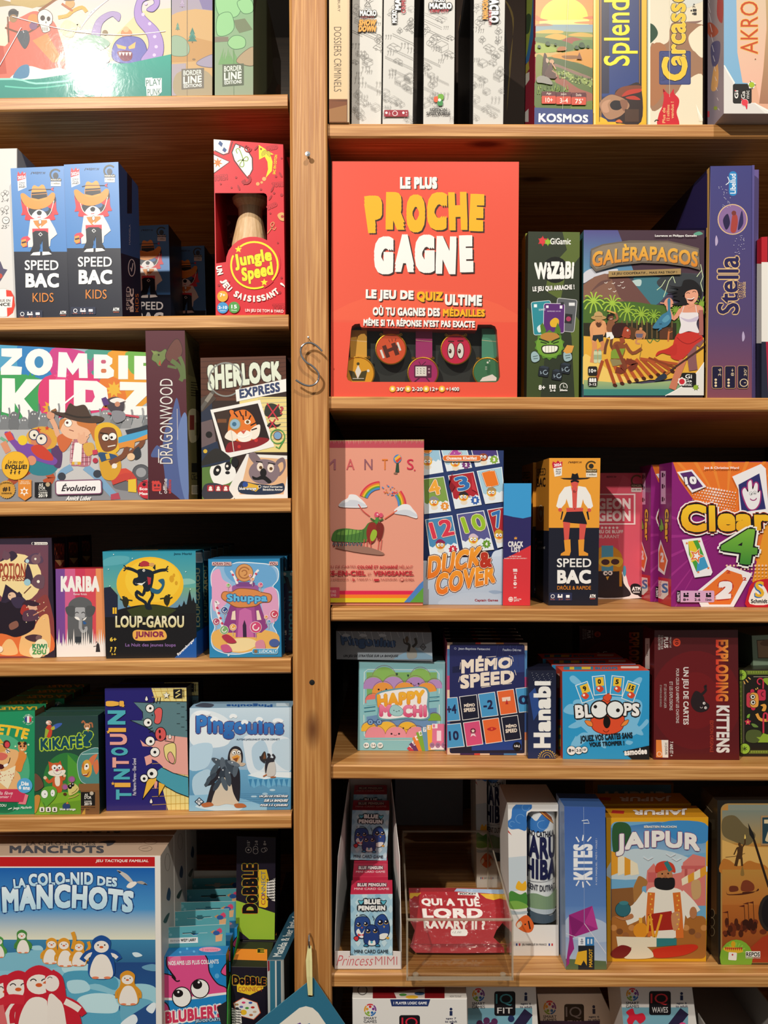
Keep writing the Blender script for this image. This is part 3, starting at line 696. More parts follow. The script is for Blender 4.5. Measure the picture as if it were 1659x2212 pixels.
f.bl([(295,500),(340,520),(420,548),(500,562),(560,558),(580,535),(540,522),(510,520),(480,465),(430,470),(400,455),(380,490),(370,505),(320,500)],'4c3a30');f.ln([(372,510),(440,530),(512,530)],10,'2f2620',3)
f.bl([(470,680),(520,670),(530,720),(490,740)],'d8a84a')
# right child with yellow hood and blaster
f.ln([(600,850),(690,830),(720,870)],46,'d24c3a',3);f.ln([(620,880),(720,850),(730,920)],40,'c8443a',3);f.pg([(705,870),(745,865),(748,940),(705,935)],'e7c23a')
f.bl([(560,720),(640,720),(670,800),(630,870),(570,850)],'d6a02e');f.bl([(530,620),(550,570),(610,560),(665,600),(670,680),(630,730),(550,720)],'e3b32e');f.bl([(550,640),(570,590),(630,590),(650,640),(640,700),(580,715)],'7c4a30')
f.el(625,635,20,'f2eee6',o=('3f2418',3));f.el(620,640,7,'20140e');f.el(588,640,18,'f2eee6',o=('3f2418',3));f.el(592,644,6,'20140e');f.ln([(560,615),(600,622)],7,'2f1c12');f.ln([(600,690),(640,682)],6,'e8ded2')
f.bl([(560,720),(640,735),(650,760),(600,760),(555,745)],'31527a');f.ln([(610,780),(680,740),(700,690)],28,'7c4a30',3);f.ln([(700,740),(770,680),(780,640)],26,'7c4a30',3)
f.pg([(650,660),(740,630),(800,590),(830,590),(830,640),(740,665),(735,700),(700,690),(660,700)],'e0913c');f.pg([(655,640),(740,610),(830,570),(830,610),(740,650),(655,672)],'4aa3cf');f.pg([(690,600),(760,585),(830,560),(830,590),(700,625)],'333a44')
f.ln([(560,755),(600,740)],40,'2f4f74');f.ln([(590,745),(610,740)],30,'e0b03a');f.el(635,795,14,'efe6da');f.ln([(622,808),(650,782)],4,'efe6da')
f.bl([(600,480),(590,440),(640,420),(680,440),(680,490),(630,500)],'4a4048');f.bl([(610,440),(650,425),(690,440),(640,455)],'ede9e2');f.el(650,460,14,'c98a6c');f.pg([(566,430),(590,420),(610,460),(580,470)],'5a3a7a');f.ln([(600,510),(700,520),(760,530)],10,'c94a5a',3);f.bl([(620,500),(680,500),(690,540),(640,560)],'8a8a90')
f.bl([(730,720),(760,690),(770,740),(740,760)],'33383f');f.el(720,745,20,'e8c49a')
f.el(535,765,14,'b8344a');f.pg([(520,710),(545,705),(548,730),(522,735)],'c94058')
# badges
f.el(101,793,76,'edb52c',o=('c08a1e',2),n=30);f.tx('Le jeu qui',60,762,146,788,'26201a',b=.02,sk=6);f.tx('ÉVOLUE!',44,782,166,812,'26201a',b=.06,sk=4)
for k,x in enumerate((76,98,122)):f.ln([(x,840),(x+2,824-k*2)],6,'26201a');f.el(x+3,818-k*4,5,'26201a');f.ln([(x-6,832-k),(x+8,828-k*2)],3,'26201a')
f.el(52,923,45,'d39a3c',n=30,o=('e8c277',2))
for k in range(24):a=k*15*math.pi/180;f.el(52+44*math.cos(a),923+44*math.sin(a),6,'d39a3c',n=6)
f.tx('#1',30,908,72,934,'3a2a14',b=.05);f.tx('JEU POUR ENFANTS',16,890,90,900,'3a2a14',arch=8,b=.02);f.tx('SUR BOARDGAME GEEK',24,940,82,948,'3a2a14',b=.02)
f.pg([(118,870),(192,870),(192,960),(155,984),(118,960)],'e08a34');f.star(152,934,26,'f3efe6',n=6,ri=.5);f.el(152,934,11,'e08a34',n=6);f.tx('EDITION 2019',128,886,184,894,'f3e0c0',b=.02);f.tx('BEST KIDS',134,876,178,884,'f3e0c0')
f.rc(210,884,299,966,'17161a');f.tx('AS',232,890,256,907,'efebe2',b=.02);f.tx("D'OR",232,908,268,924,'efebe2',b=.02);f.tx('CANNES',232,936,280,946,'efebe2',b=.02);f.tx('2019',230,948,280,966,'efebe2',b=.04);f.el(282,896,12,'b9a482');f.ln([(232,930),(276,930)],2,'efebe2')
f.rc(328,876,566,946,'f4efee',r=10,rot=-1.5,o=('7b4766',6));f.tx('Évolution',362,890,540,932,'2a2029',b=.03,sk=14,rot=-1)
f.tx('Annick Lobet',384,958,514,984,'f6f4ee',b=.03,sk=10)
f.el(806,922,52,'c92f3c',n=30);f.tx('Scorp',764,912,830,932,'f6f0ec',b=.04);f.tx('Masqué',764,938,840,958,'f6f0ec',b=.04);f.el(788,896,9,'26161a');f.ln([(775,880),(800,884)],4,'26161a')
b.done('large colourful game box with zombie title and armed cartoon children','wrap')
b=Box([(314,714),(399,714),(408.5,1080.5),(321.5,1080.5)],'L3',Y=.003,dep=.082,yaw=0,col='5c2230',right='6b6238',left='2b5a34',top='3a1a20')
f=b.front.v(0,690,2.514)
f.rc(780,50,1040,1000,('5a2a34','4d1c26'))
f.bl([(985,540),(1000,620),(1020,900),(1020,1000),(960,960),(905,900),(880,760),(820,740),(850,680),(880,690),(895,600),(930,520),(960,420)],'4f5f92');f.bl([(1000,500),(1022,600),(1022,990),(980,880),(960,640)],'6a7fb0')
f.bl([(825,210),(840,170),(870,175),(900,160),(905,195),(885,225),(865,250),(848,230),(835,222)],'6f7f48',o=('3a4426',3));f.pg([(838,190),(820,165),(860,178)],'7f8f50');f.pg([(870,215),(875,250),(860,240)],'b04a30');f.el(862,190,5,'2a1a12')
f.bl([(900,190),(940,120),(970,110),(990,170),(960,220),(920,225)],'6a4038',o=('3a2420',3));f.ln([(930,220),(970,250),(990,300),(980,330)],24,'5e7040',3);f.ln([(975,200),(995,250),(1000,320)],20,'5e7040',3);f.ln([(910,250),(960,260)],14,'5e7040')
f.tx('DRAGONWOOD',868,318,938,780,'e6e1da',turn=1,b=-.005,o=[('3a2430',2)]);f.ln([(862,775),(862,700)],5,'e6e1da');f.ln([(965,650),(962,480)],3,'cfc8c8')
f.ln([(868,890),(868,945),(880,945)],4,'ded6d4');f.tx('offline',886,862,908,945,'e4dedc',turn=1,b=.01);f.tx('editions',912,868,930,945,'c2403c',turn=1,b=.03)
f.rc(826,884,876,932,'d3423c',r=8);f.el(842,900,7,'5a2a34');f.el(862,900,7,'5a2a34');f.ln([(838,918),(868,918)],4,'5a2a34')
for x in(832,846,860):f.el(x,882,8,'d3423c')
r=b.right.v(0,690,2.514)
r.rc(990,40,1110,1010,'6f6840');r.pg([(1020,100),(1100,160),(1100,330),(1020,300)],'5c5636');r.tx('DRAGON',1048,150,1075,240,'2a2416',turn=-1);r.bl([(1025,500),(1080,505),(1080,640),(1030,660)],'c9bd96');r.rc(1030,520,1055,600,'8a3a30');r.rc(1058,560,1076,630,'a39a6a')
r.rc(1040,780,1070,830,'22231c');r.tx('CE',1038,838,1058,870,'22231c');r.el(1068,860,9,'6f6840',o=('22231c',3));r.rc(1040,900,1078,950,'d9d2b8')
for k in range(6):r.rc(1044+k*6,905,1046+k*6,945,'22231c')
for k in range(6):r.ln([(1036,340+k*14),(1078,345+k*14)],4,'3c3822')
b.done('tall maroon spine with goblin and lengthwise white title, between two picture boxes','wrap')
b=Box([(433,773),(617.3,768.6),(621.8,1076),(436.5,1077.5)],'L3',Y=.02,dep=.06,col='2c201e')
f=b.front.v(0,690,2.514)
f.rc(1080,190,1570,980,'33241f');f.pg([(1080,200),(1560,195),(1560,330),(1300,440),(1080,440)],'5a3424')
for k in range(7):f.ln([(1090,230+k*30),(1300,220+k*34),(1560,210+k*22)],5,'4a281c')
f.rc(1300,420,1570,720,'e8d48a')
for k in range(12):f.ln([(1400,432+k*22),(1570,426+k*22)],3,'a8a890')
f.bl([(1085,560),(1110,520),(1150,540),(1170,700),(1085,720)],'6b5a5c');f.el(1135,625,18,'1c1818');f.pg([(1085,440),(1150,430),(1155,540),(1085,560)],'2a3144');f.pg([(1085,700),(1180,660),(1200,750),(1085,780)],'28344c');f.el(1115,715,11,'d8b23c')
f.pg([(1085,430),(1145,400),(1175,430),(1100,500),(1085,500)],'4c4038')
f.tx('SHERLOCK',0,0,1,1,'dfe6d2',b=.06,q=[(1125,248),(1520,228),(1530,325),(1130,388)],o=[('3a2c22',6)])
f.arc(1226,326,90,0,360,8,'8a8d88',40);f.ln([(1160,390),(1090,490)],20,'5f5a54');f.ln([(1150,402),(1120,445)],22,'8d867a')
f.pg([(1278,382),(1555,322),(1558,390),(1284,446)],'f1efe9');f.tx('EXPRESS',0,0,1,1,'39456a',b=.05,q=[(1298,380),(1518,338),(1522,392),(1302,430)])
# polaroid with tiger
f.pg([(1142,490),(1412,436),(1490,690),(1216,758)],'efece6');f.pg([(1160,505),(1400,455),(1464,650),(1226,720)],'2a1c1c');f.pg([(1165,505),(1240,490),(1280,660),(1230,700)],'3c2a22');f.rc(1180,540,1230,560,'7a4a2a')
f.bl([(1228,720),(1240,670),(1300,660),(1400,640),(1462,652),(1400,690),(1300,712)],'8a1c24');f.el(1298,690,9,'c9302c');f.el(1390,655,10,'c9302c')
f.bl([(1238,590),(1250,530),(1280,500),(1330,490),(1370,520),(1392,570),(1400,610),(1375,650),(1320,665),(1270,655),(1240,640)],'e0762a');f.bl([(1246,500),(1262,530),(1270,500),(1255,490)],'e0762a');f.bl([(1220,640),(1250,600),(1290,630),(1270,660)],'f1e6d6');f.bl([(1360,600),(1410,570),(1405,630),(1370,650)],'f1e6d6');f.bl([(1290,620),(1330,600),(1368,620),(1360,655),(1320,665),(1292,652)],'f3ece0')
for pts in([(1270,505),(1290,530)],[(1300,495),(1312,525)],[(1335,495),(1335,525)],[(1362,520),(1350,545)],[(1390,560),(1360,575)],[(1395,590),(1365,600)],[(1245,560),(1262,575)],[(1318,520),(1322,545)]):f.ln(pts,7,'2a1612')
f.el(1276,568,27,'8fb2c8',o=('b08c4a',6));f.el(1272,568,12,'3f6d8a');f.el(1344,556,17,'f2ead8',13);f.el(1344,556,9,'6a4a1c');f.pg([(1306,605),(1338,600),(1322,622)],'d05a48');f.ln([(1290,632),(1320,640),(1355,626)],7,'fff9f0',3);f.ln([(1255,600),(1262,660),(1270,718)],4,'d8d2c2',3)
# hat, moustache notes
f.bl([(1440,520),(1442,470),(1470,455),(1505,465),(1520,490),(1530,518),(1500,528)],'33342c');f.ln([(1450,455),(1510,545)],7,'c93444');f.ln([(1515,460),(1455,535)],7,'c93444');f.tx('?',1520,472,1540,515,'c04a50',b=.02)
f.bl([(1450,575),(1475,555),(1500,570),(1525,565),(1510,580),(1490,582),(1465,585)],'2c2826');f.ln([(1462,545),(1500,590)],6,'c93444');f.ln([(1495,540),(1462,590)],6,'c93444')
f.arc(1508,635,38,0,360,6,'5a9a4a',24);f.el(1508,630,20,'7aa3c8',o=('7a5238',4));f.ln([(1498,690),(1515,700),(1545,650)],7,'4c9a4c')
# panda and koala photos
f.pg([(1100,770),(1200,735),(1240,750),(1300,900),(1270,975),(1100,975)],'e9e5de');f.pg([(1098,790),(1262,750),(1290,880),(1240,970),(1098,975)],'5c7d3e');f.bl([(1140,830),(1160,785),(1220,765),(1270,800),(1280,850),(1240,890),(1170,895)],'f0eee8');f.el(1180,820,20,'1c1a1c',30,rot=20);f.el(1238,795,17,'1c1a1c',26,rot=10);f.el(1182,818,8,'efe9df');f.el(1234,796,7,'efe9df');f.el(1236,832,13,'1c1a1c',9);f.el(1275,775,20,'1c1a1c',28)
f.bl([(1095,800),(1110,750),(1170,700),(1230,730),(1250,760),(1180,790)],'2c2a28');f.ln([(1095,800),(1250,765)],10,'26324a');f.bl([(1110,900),(1180,890),(1260,930),(1250,975),(1110,975)],'3a3a44')
f.pg([(1340,730),(1580,740),(1580,980),(1280,980),(1240,920)],'ebe7e1');f.pg([(1350,745),(1580,760),(1540,950),(1300,950)],'e2b48a');f.bl([(1350,740),(1380,720),(1420,770),(1390,790)],'7d6b70');f.bl([(1500,770),(1540,750),(1552,800),(1520,850),(1490,830)],'7d6b70');f.bl([(1510,790),(1535,775),(1538,810),(1515,830)],'e0b488')
f.bl([(1360,800),(1400,765),(1450,760),(1500,780),(1520,830),(1490,880),(1440,895),(1380,880),(1352,840)],'85737a');f.el(1412,800,17,'efe0cf',24);f.el(1470,806,18,'efe0cf',24);f.el(1416,804,9,'5f4020');f.el(1472,810,9,'5f4020');f.ln([(1390,770),(1425,776)],6,'1c1818');f.ln([(1455,778),(1495,786)],6,'1c1818');f.el(1430,832,18,'1a1718',24);f.bl([(1370,850),(1395,858),(1425,845),(1450,855),(1475,880),(1458,890),(1430,870),(1400,872),(1375,868)],'171516')
f.bl([(1310,880),(1380,890),(1480,900),(1540,890),(1520,945),(1310,945)],'28344c');f.pg([(1340,885),(1420,905),(1390,935),(1320,915)],'e0b23c')
for x in(1126,1168,1208):f.rc(x,900,x+36,934,'a83038',r=6);f.el(x+18,914,8,'f1e8e0');f.rc(x+8,920,x+28,930,'f1e8e0')
f.el(1332,896,15,'2f4f9a');f.tx('blue orange',1300,910,1392,930,'f4f2ee',b=.03,o=[('22304a',1.5)])
f.el(1410,908,7,'33241f',o=('fff',2));f.tx('Henri Kermarrec',1428,903,1535,914,'f4f2ee',b=.02);f.tx('Bénédicte Ammar',1428,918,1538,930,'f4f2ee',b=.02)
b.done('dark brown mystery box with tiger detective photo, panda and koala','card')
b=Box([(480,776),(632,772),(638,1078),(480,1078)],'L3',Y=.085,dep=.05,col='7a1620')
f=b.front.v(560,800,5.53)
f.rc(340,1400,420,1500,'8e1c26');f.tx('III',358,1360,400,1430,'b86a60');f.ln([(350,0),(380,900)],20,'5a1018')
b.done('maroon game box showing as a thin strip between detective box and post','gloss')
# ================================================================ LEFT BOOKCASE, fourth shelf
b=Box([(-50,1164.5),(111.3,1161.8),(119,1421),(-50,1422.5)],'L4',dep=.047,col='2b2030',right='1e1620',top='241b28')
f=b.front.v(0,1080,2.514)
f.rc(-200,190,320,870,'2d2233');f.rc(-200,240,262,834,('6b4456','8a4038'))
f.el(95,420,132,'f0d89c');f.bl([(-200,640),(60,600),(170,560),(262,520),(262,834),(-200,834)],'8a3f3c');f.bl([(-200,740),(60,720),(180,740),(262,700),(262,834),(-200,834)],'e2723a')
for pts in([(0,834),(30,760),(70,760),(95,834)],[(110,834),(130,700),(180,700),(200,660),(262,630),(262,834)],[(180,740),(210,640),(262,620),(262,760)]):f.bl(pts,'efbd7c')
f.bl([(0,330),(60,275),(95,300),(60,330),(50,310)],'3a2c3e');f.el(34,300,22,'6a4a58');f.pg([(15,285),(25,265),(35,285)],'6a4a58')
f.bl([(130,330),(175,290),(215,290),(235,330),(190,345)],'5a4258');f.el(195,318,26,'7c5a62');f.el(192,316,6,'f3ecd8');f.pg([(205,295),(218,280),(222,305)],'7c5a62');f.el(148,327,10,'b8d6dc')
f.bl([(150,340),(180,420),(170,450),(150,420),(130,440)],'3a2c3e');f.bl([(170,440),(200,400),(240,410),(235,470),(195,470)],'6a4c58');f.el(208,436,8,'f3ecd8');f.el(148,440,18,'9cc6d2')
f.bl([(-200,560),(40,540),(100,500),(150,560),(190,640),(175,700),(90,740),(10,720),(-200,700)],'241a26')
f.pg([(30,450),(100,500),(40,540),(5,545)],'2f2338');f.pg([(5,548),(105,490),(122,510),(30,552)],'33283c');f.el(65,515,22,'e6c0a0');f.ln([(48,508),(58,510)],4,'3a2430');f.bl([(60,530),(120,520),(150,560),(90,580)],'3c3048')
f.ln([(130,500),(168,462)],5,'6a3a2a');f.el(175,575,26,'e3b292');f.bl([(120,560),(150,535),(215,555),(190,570),(150,565)],'3a2432');f.bl([(110,600),(130,560),(160,590),(130,620)],'a8342c');f.ln([(180,560),(190,563)],4,'35202a');f.bl([(130,600),(190,590),(210,640),(130,650)],'5a3a4c');f.ln([(180,620),(235,590),(255,570)],6,'c98a6a')
f.bl([(50,670),(90,650),(100,680),(60,700)],'8a5a4c');f.bl([(135,740),(180,725),(228,735),(200,765),(160,760)],'4a3038');f.el(210,745,16,'7a5a58')
for k in range(14):f.el(190+50*math.sin(k*1.3),540+k*9,3,'f0dcb0')
f.tx('POTION',0,338,138,415,'a5422e',b=.015);f.tx('EXPRESS',12,404,134,432,'a5422e',b=.01)
f.rc(172,228,260,242,'ece6dc',r=6);f.tx('Carte mince',194,231,256,239,'2d2233',b=.02);f.el(182,235,7,'2d2233')
f.el(225,786,36,'f1e6c4');f.el(200,820,40,'f1e6c4');f.el(245,815,26,'f1e6c4')
f.tx('KIWI',176,778,256,806,'3f8f5c',b=.06);f.tx('ZOU',176,808,252,838,'4f9a54',b=.06,o=[('f1e6c4',2)]);f.el(214,814,10,'3f8f5c');f.tx('OF',207,809,222,819,'f1e6c4',b=.03)
f.el(0,808,18,'f3e3cc')
r=b.right.v(0,1080,2.514);r.tx('POTION',296,235,348,300,'9a4a30',b=.03);r.tx('EXPRESS',300,300,348,322,'8a4430');r.pg([(298,326),(350,326),(350,380),(298,380)],'7a2a28');r.pg([(298,326),(325,360),(350,326)],'c9a06a')
b.done('dark plum game box with witches flying before a pale moon, frontmost of its row','card',group='plum witch game boxes')
b.copy('plum witch game box directly behind the frontmost one, only its side showing',.049,group='plum witch game boxes')
b.copy('third and deepest plum witch game box of the row, in shadow',.098,group='plum witch game boxes')
b=Box([(120,1229),(223.5,1228),(228.5,1418.5),(122.3,1419.5)],'L4',dep=.03,col='b9405a',top='a3262e',right='d98a60',left='6a3a80')
f=b.front.v(0,1080,2.514)
for x0,x1,c in((300,352,'7a4a94'),(352,408,'d2608c'),(408,462,'cc3a58'),(462,520,'d64a56'),(520,590,'e8935c')):f.pg([(x0,370),(x1,370),(x1+3,860),(x0+3,860)],c)
f.tx('KARIBA',330,412,540,496,'f5f1ea',b=.07);f.tx('Reiner Knizia',400,503,472,514,'f0e4e4',b=.01)
f.pg(spline([(370,790),(368,600),(385,545),(437,524),(490,545),(502,600),(500,790)],5,False),'5e6062')
f.bl([(357,580),(400,572),(412,600),(395,632),(365,618)],'515355');f.bl([(462,600),(475,572),(517,578),(508,618),(480,632)],'515355')
f.rc(408,580,462,640,'a9aaac',r=8);f.rc(428,630,446,700,'a2a4a6',r=8);f.ln([(437,690),(448,712),(468,702),(466,685)],15,'a2a4a6',4)
f.bl([(405,632),(425,634),(434,650),(415,645)],'f3efe8');f.bl([(448,650),(470,632),(462,648)],'f3efe8');f.arc(418,614,8,190,350,4,'2c2c2e');f.arc(452,614,8,190,350,4,'2c2c2e');f.bl([(452,655),(464,660),(470,668),(455,672)],'2f5f9a')
f.pg([(410,740),(458,740),(458,800),(410,800)],'33393f')
random.seed(3)
gp=[(295,870)]
for k in range(24):gp+=[(303+k*11.5,790+random.randint(-10,6)),(309+k*11.5,790-random.choice([20,40,70,95]))]
gp+=[(590,800),(590,870)]
f.pg(gp,'f1ebe6')
f.pg([(520,825),(524,785),(532,770),(540,785),(545,825)],'2f2b30');f.ln([(508,795),(530,790)],4,'2f2b30');f.ln([(526,772),(524,768)],8,'2f2b30')
b.done('small card box with purple pink orange stripes and grey elephant, white title','card','card_game_box')
b=Box([(221.5,1191.5),(422.5,1190),(425,1421.5),(229.5,1422)],'L4',dep=.043,col='1b1a1e',top='1f7f98',right='1b4a58',left='123844')
f=b.front.v(0,1080,2.514)
f.rc(550,270,1080,870,'17161a');f.rc(550,270,1080,560,('2b93ab','6fb09a'));f.rc(550,480,1080,600,('74a886','6a8fb4'))
f.bl([(560,330),(620,305),(700,310),(680,345),(560,360)],'5aa9b4');f.bl([(950,440),(1030,430),(1060,455),(960,465)],'8ac0b4')
f.el(815,460,182,'f2bd2c',150,n=40);f.el(830,440,150,'f5c93a',120,n=36)
for x,y,r in((933,432,13),(958,455,8),(945,412,7)):f.el(x,y,r,'d9a024',r*1.5)
f.bl([(600,610),(680,590),(760,575),(850,572),(950,590),(1080,580),(1080,880),(560,880),(560,600)],'171619');f.pg([(690,600),(790,572),(880,578),(960,600),(900,640),(720,640)],'38401c')
f.pg([(565,480),(600,475),(640,520),(640,640),(560,640)],'20253a');f.rc(612,588,634,622,'f2bd2c');f.ln([(623,588),(623,622)],3,'20253a')
for x,h in((1000,70),(1030,130),(1050,90),(975,50)):f.pg([(x-26,620),(x,620-h),(x+26,620)],'171a1c')
# generic dancing wolf silhouette
dk='16222e'
f.bl([(745,385),(780,375),(830,390),(835,430),(820,490),(790,500),(770,460),(740,470),(722,455),(728,430),(750,420)],dk)
f.ln([(760,400),(720,380),(690,372)],17,dk,3);f.ln([(825,400),(870,385),(900,382)],17,dk,3)
for a in(-1,0,1):f.ln([(690,372),(672,372+a*16)],6,dk);f.ln([(898,382),(914,376+a*16)],6,dk)
f.pg([(752,360),(760,340),(775,365)],dk);f.pg([(830,370),(845,350),(845,385)],dk)
f.ln([(790,480),(775,520),(745,500),(745,530),(790,560),(800,590),(825,590)],17,dk,3);f.ln([(815,470),(830,520),(810,560),(815,585)],16,dk,3)
f.bl([(820,480),(860,490),(880,465),(860,440),(890,432),(893,470),(865,512),(825,505)],'27607c')
f.pg([(800,420),(822,425),(818,460),(806,465)],'b02f3c');f.bl([(762,345),(780,332),(805,338),(815,358),(765,362)],'b2333a');f.el(825,352,15,'d8a05c',10)
f.el(782,385,7,'f3efe6');f.el(783,386,3,'111');f.pg([(735,455),(775,455),(800,440),(770,468)],'f2eee0');f.ln([(740,457),(798,444)],3,dk)
for x,y,s in((685,555,1),(905,545,-1)):f.bl([(x-20*s,y-10),(x,y-25),(x+15*s,y-5),(x+8*s,y+25),(x-10*s,y+28)],'2c2a18');f.ln([(x,y-10),(x+35*s,y-5)],7,'2c2a18');f.ln([(x-8*s,y),(x-32*s,y-14)],7,'2c2a18');f.pg([(x-22*s,y-28),(x-6*s,y-30),(x-14*s,y-8)],'2c2a18');f.ln([(x,y+20),(x+4,y+36)],6,'2c2a18')
f.tx('LOUP-GAROU',628,632,1000,696,('f2edd0','d8c98a'),b=.035,o=[('25220f',3)])
f.bl([(722,725),(745,708),(810,712),(880,706),(905,730),(900,757),(850,764),(740,764)],'edb052');f.tx('JUNIOR',736,716,892,756,'8a2a4c',b=.06)
f.tx('La Nuit des jeunes loups',682,780,955,802,'8f6aa8',b=.02);f.tx('6+',598,748,634,770,'f0ca4a',b=.04)
for x in(606,628):f.el(x,804,5,'f0ca4a');f.ln([(x,810),(x-6,826)],5,'f0ca4a')
f.tx('2-6',606,832,630,842,'f0ca4a',b=.02);f.tx('Jens Merkl',944,286,1040,300,'1d5c70',b=.02)
f.pg([(935,870),(1080,735),(1080,870)],'1f5aa8');f.tx('Ravensburger',0,0,1,1,'f4f4f4',b=.03,q=[(962,835),(1052,752),(1060,766),(972,850)])
for x,y in((618,296),(720,318),(590,378),(1010,392),(1035,488),(598,470)):f.el(x,y,3,'e8f4f0',n=6)
t=b.top.v(0,1080,2.514);t.tx('LOUP-GAROU',650,250,970,268,'134a58',b=.04);t.rc(715,262,860,272,'d8a24a',r=4);t.pg([(960,250),(1060,252),(1080,268),(980,270)],'1f5aa8')
r=b.right.v(0,1080,2.514);r.tx('LOUP-GAROU',1064,370,1086,690,'c9b87a',turn=1,b=.03);r.rc(1062,285,1100,340,'d8d8d4')
for k in range(8):r.rc(1066+k*4,290,1068+k*4,335,'222')
r.pg([(1064,720),(1112,690),(1112,850),(1068,850)],'1f5aa8')
b.done('black and teal werewolf game box with yellow moon, frontmost of its row','gloss',group='werewolf game boxes')
for k,t in enumerate(('second werewolf game box, directly behind the frontmost one','third werewolf game box from the front of its row','fourth werewolf game box from the front, in shadow','fifth werewolf game box from the front, in deep shadow','last werewolf game box at the back of its row')):b.copy(t,.046*(k+1),0.,group='werewolf game boxes')
b=Box([(449.5,1207.5),(605,1206),(609,1420.5),(452.5,1421.5)],'L4',dep=.024,col='2a86b8',top='1d5f86',right='1a5a80')
f=b.front.v(0,1080,2.514)
f.bl([(1150,400),(1180,360),(1250,352),(1300,340),(1400,345),(1460,352),(1505,375),(1508,430),(1480,470),(1508,500),(1512,580),(1500,640),(1480,680),(1500,720),(1512,790),(1480,822),(1400,815),(1300,835),(1220,830),(1160,800),(1150,740),(1168,690),(1150,640),(1148,560),(1165,500),(1150,460)],'8fb8dc',n=4,o=('e9f2f6',4))
f.bl([(1150,400),(1190,375),(1210,430),(1260,470),(1230,560),(1160,600),(1150,470)],'e2a3c6');f.bl([(1440,480),(1500,490),(1510,640),(1450,660),(1420,560)],'dd9fc2');f.bl([(1220,360),(1330,345),(1470,360),(1500,440),(1420,480),(1260,440)],'6aa6d4')
f.bl([(1155,720),(1250,690),(1400,700),(1510,730),(1500,810),(1400,812),(1300,830),(1170,800)],'e9b25c');f.bl([(1250,760),(1350,750),(1400,780),(1330,820),(1240,815)],'f3d9a0')
f.pg([(1250,570),(1410,560),(1455,690),(1420,720),(1240,720),(1210,690)],'8e3f80');f.pg([(1285,560),(1380,555),(1395,745),(1280,745)],'a64c8e');f.pg([(1300,600),(1330,585),(1365,600),(1378,745),(1290,745)],'c86aa6');f.pg([(1320,745),(1318,680),(1328,650),(1338,680),(1340,745)],'3a2440')
f.pg([(1255,650),(1262,605),(1278,600),(1280,650)],'f0d8c0');f.pg([(1392,600),(1405,598),(1420,650),(1396,652)],'f0d8c0');f.rc(1260,462,1405,500,'9c5a98',r=14);f.rc(1280,445,1385,470,'7e4686',r=10)
f.el(1327,395,46,'d89a5c',46,o=('8a5430',3));f.arc(1327,395,30,30,330,7,'a86a3c');f.arc(1327,395,14,200,460,6,'a86a3c')
for x0,y0,x1,y1 in((1290,455,1265,400),(1360,455,1390,395)):
 f.ln([(x0,y0),(x1,y1),(x1+(15 if x1>1330 else-12),y1-15)],12,'eee6e6',3);f.ln([(x0-2,y0-16),(x0+4,y0-24)],12,'cc3f5c');f.ln([(x1-3,y1+10),(x1+4,y1+2)],12,'cc3f5c')
f.bl([(1206,530),(1215,500),(1260,500),(1300,482),(1380,488),(1420,502),(1470,515),(1465,550),(1420,555),(1380,575),(1290,580),(1240,555)],'d98a4c',o=('8a4f2a',4));f.tx('Shuppa',1232,510,1452,562,'62b6e0',b=.05,o=[('274a78',4)])
f.ln([(1190,565),(1172,550),(1178,600),(1200,660),(1215,710)],13,'eee6e6',3)
for k in range(5):f.ln([(1176+k*9,580+k*28),(1184+k*9,590+k*28)],12,'cc3f5c')
for x,y,r,c in((1175,660,18,'b0486c'),(1218,705,22,'7fae6c'),(1266,690,17,'e6a64c'),(1390,690,30,'d24c78'),(1490,620,22,'c94460'),(1460,660,10,'4f8fc2'),(1445,635,9,'e08a3c'),(1220,598,18,'2f4f8c'),(1415,460,12,'d24c78'),(1240,462,9,'6fae4c'),(1372,430,8,'e08a3c'),(1360,410,6,'d24c78')):f.el(x,y,r,c,o=('f3e6e2',2));f.arc(x,y,r*.55,0,270,r*.22,'f3e6e2',10);f.ln([(x,y+r),(x,y+r+30)],3,'c9b0b0')
f.bl([(1205,740),(1240,730),(1285,770),(1240,775)],'b2324a');f.el(1490,775,28,'4a5f9c',22);f.bl([(1390,770),(1430,760),(1440,810),(1395,808)],'d88a9c');f.bl([(1200,790),(1240,785),(1260,820),(1215,825)],'c95a86')
f.rc(1152,336,1258,356,'e9c9c2',r=4);f.tx('ADRIAN DINU',1155,338,1255,354,'7a2a3c',b=.04);f.rc(1462,334,1510,354,'e9c9c2',r=4);f.tx('VIOU',1464,336,1506,352,'7a2a3c',b=.05)
f.rc(1372,808,1508,834,'3f9ac8',r=10,o=('cfe6f0',2));f.tx('LUDICALLY',1408,812,1504,829,'e9f4f8',b=.02);f.el(1390,821,10,'8a6a4a');f.star(1242,842,8,'cfe6f0',n=4)
b.done('blue candy tower card box in shrink wrap, frontmost of its stack','wrap','card_game_box',group='candy tower card boxes')
for k,t in enumerate(('second candy tower card box, right behind the frontmost','third candy tower card box of the row','fourth candy tower card box, in shadow','fifth candy tower card box, at the back in shadow')):b.copy(t,.026*(k+1),.003*(k%2),group='candy tower card boxes')
b=Box([(596,1234),(640,1233),(643,1417),(598,1418)],'L4',Y=.045,dep=.16,col='241c50')
f=b.front.v(0,1080,2.514)
f.pg([(1480,380),(1640,380),(1640,480),(1585,480),(1560,440),(1535,460),(1500,455)],'3f8f98');f.pg([(1540,410),(1565,420),(1580,480),(1570,500)],'171428')
f.el(1546,402,9,'e8e0d0');f.el(1583,402,9,'e8e0d0')
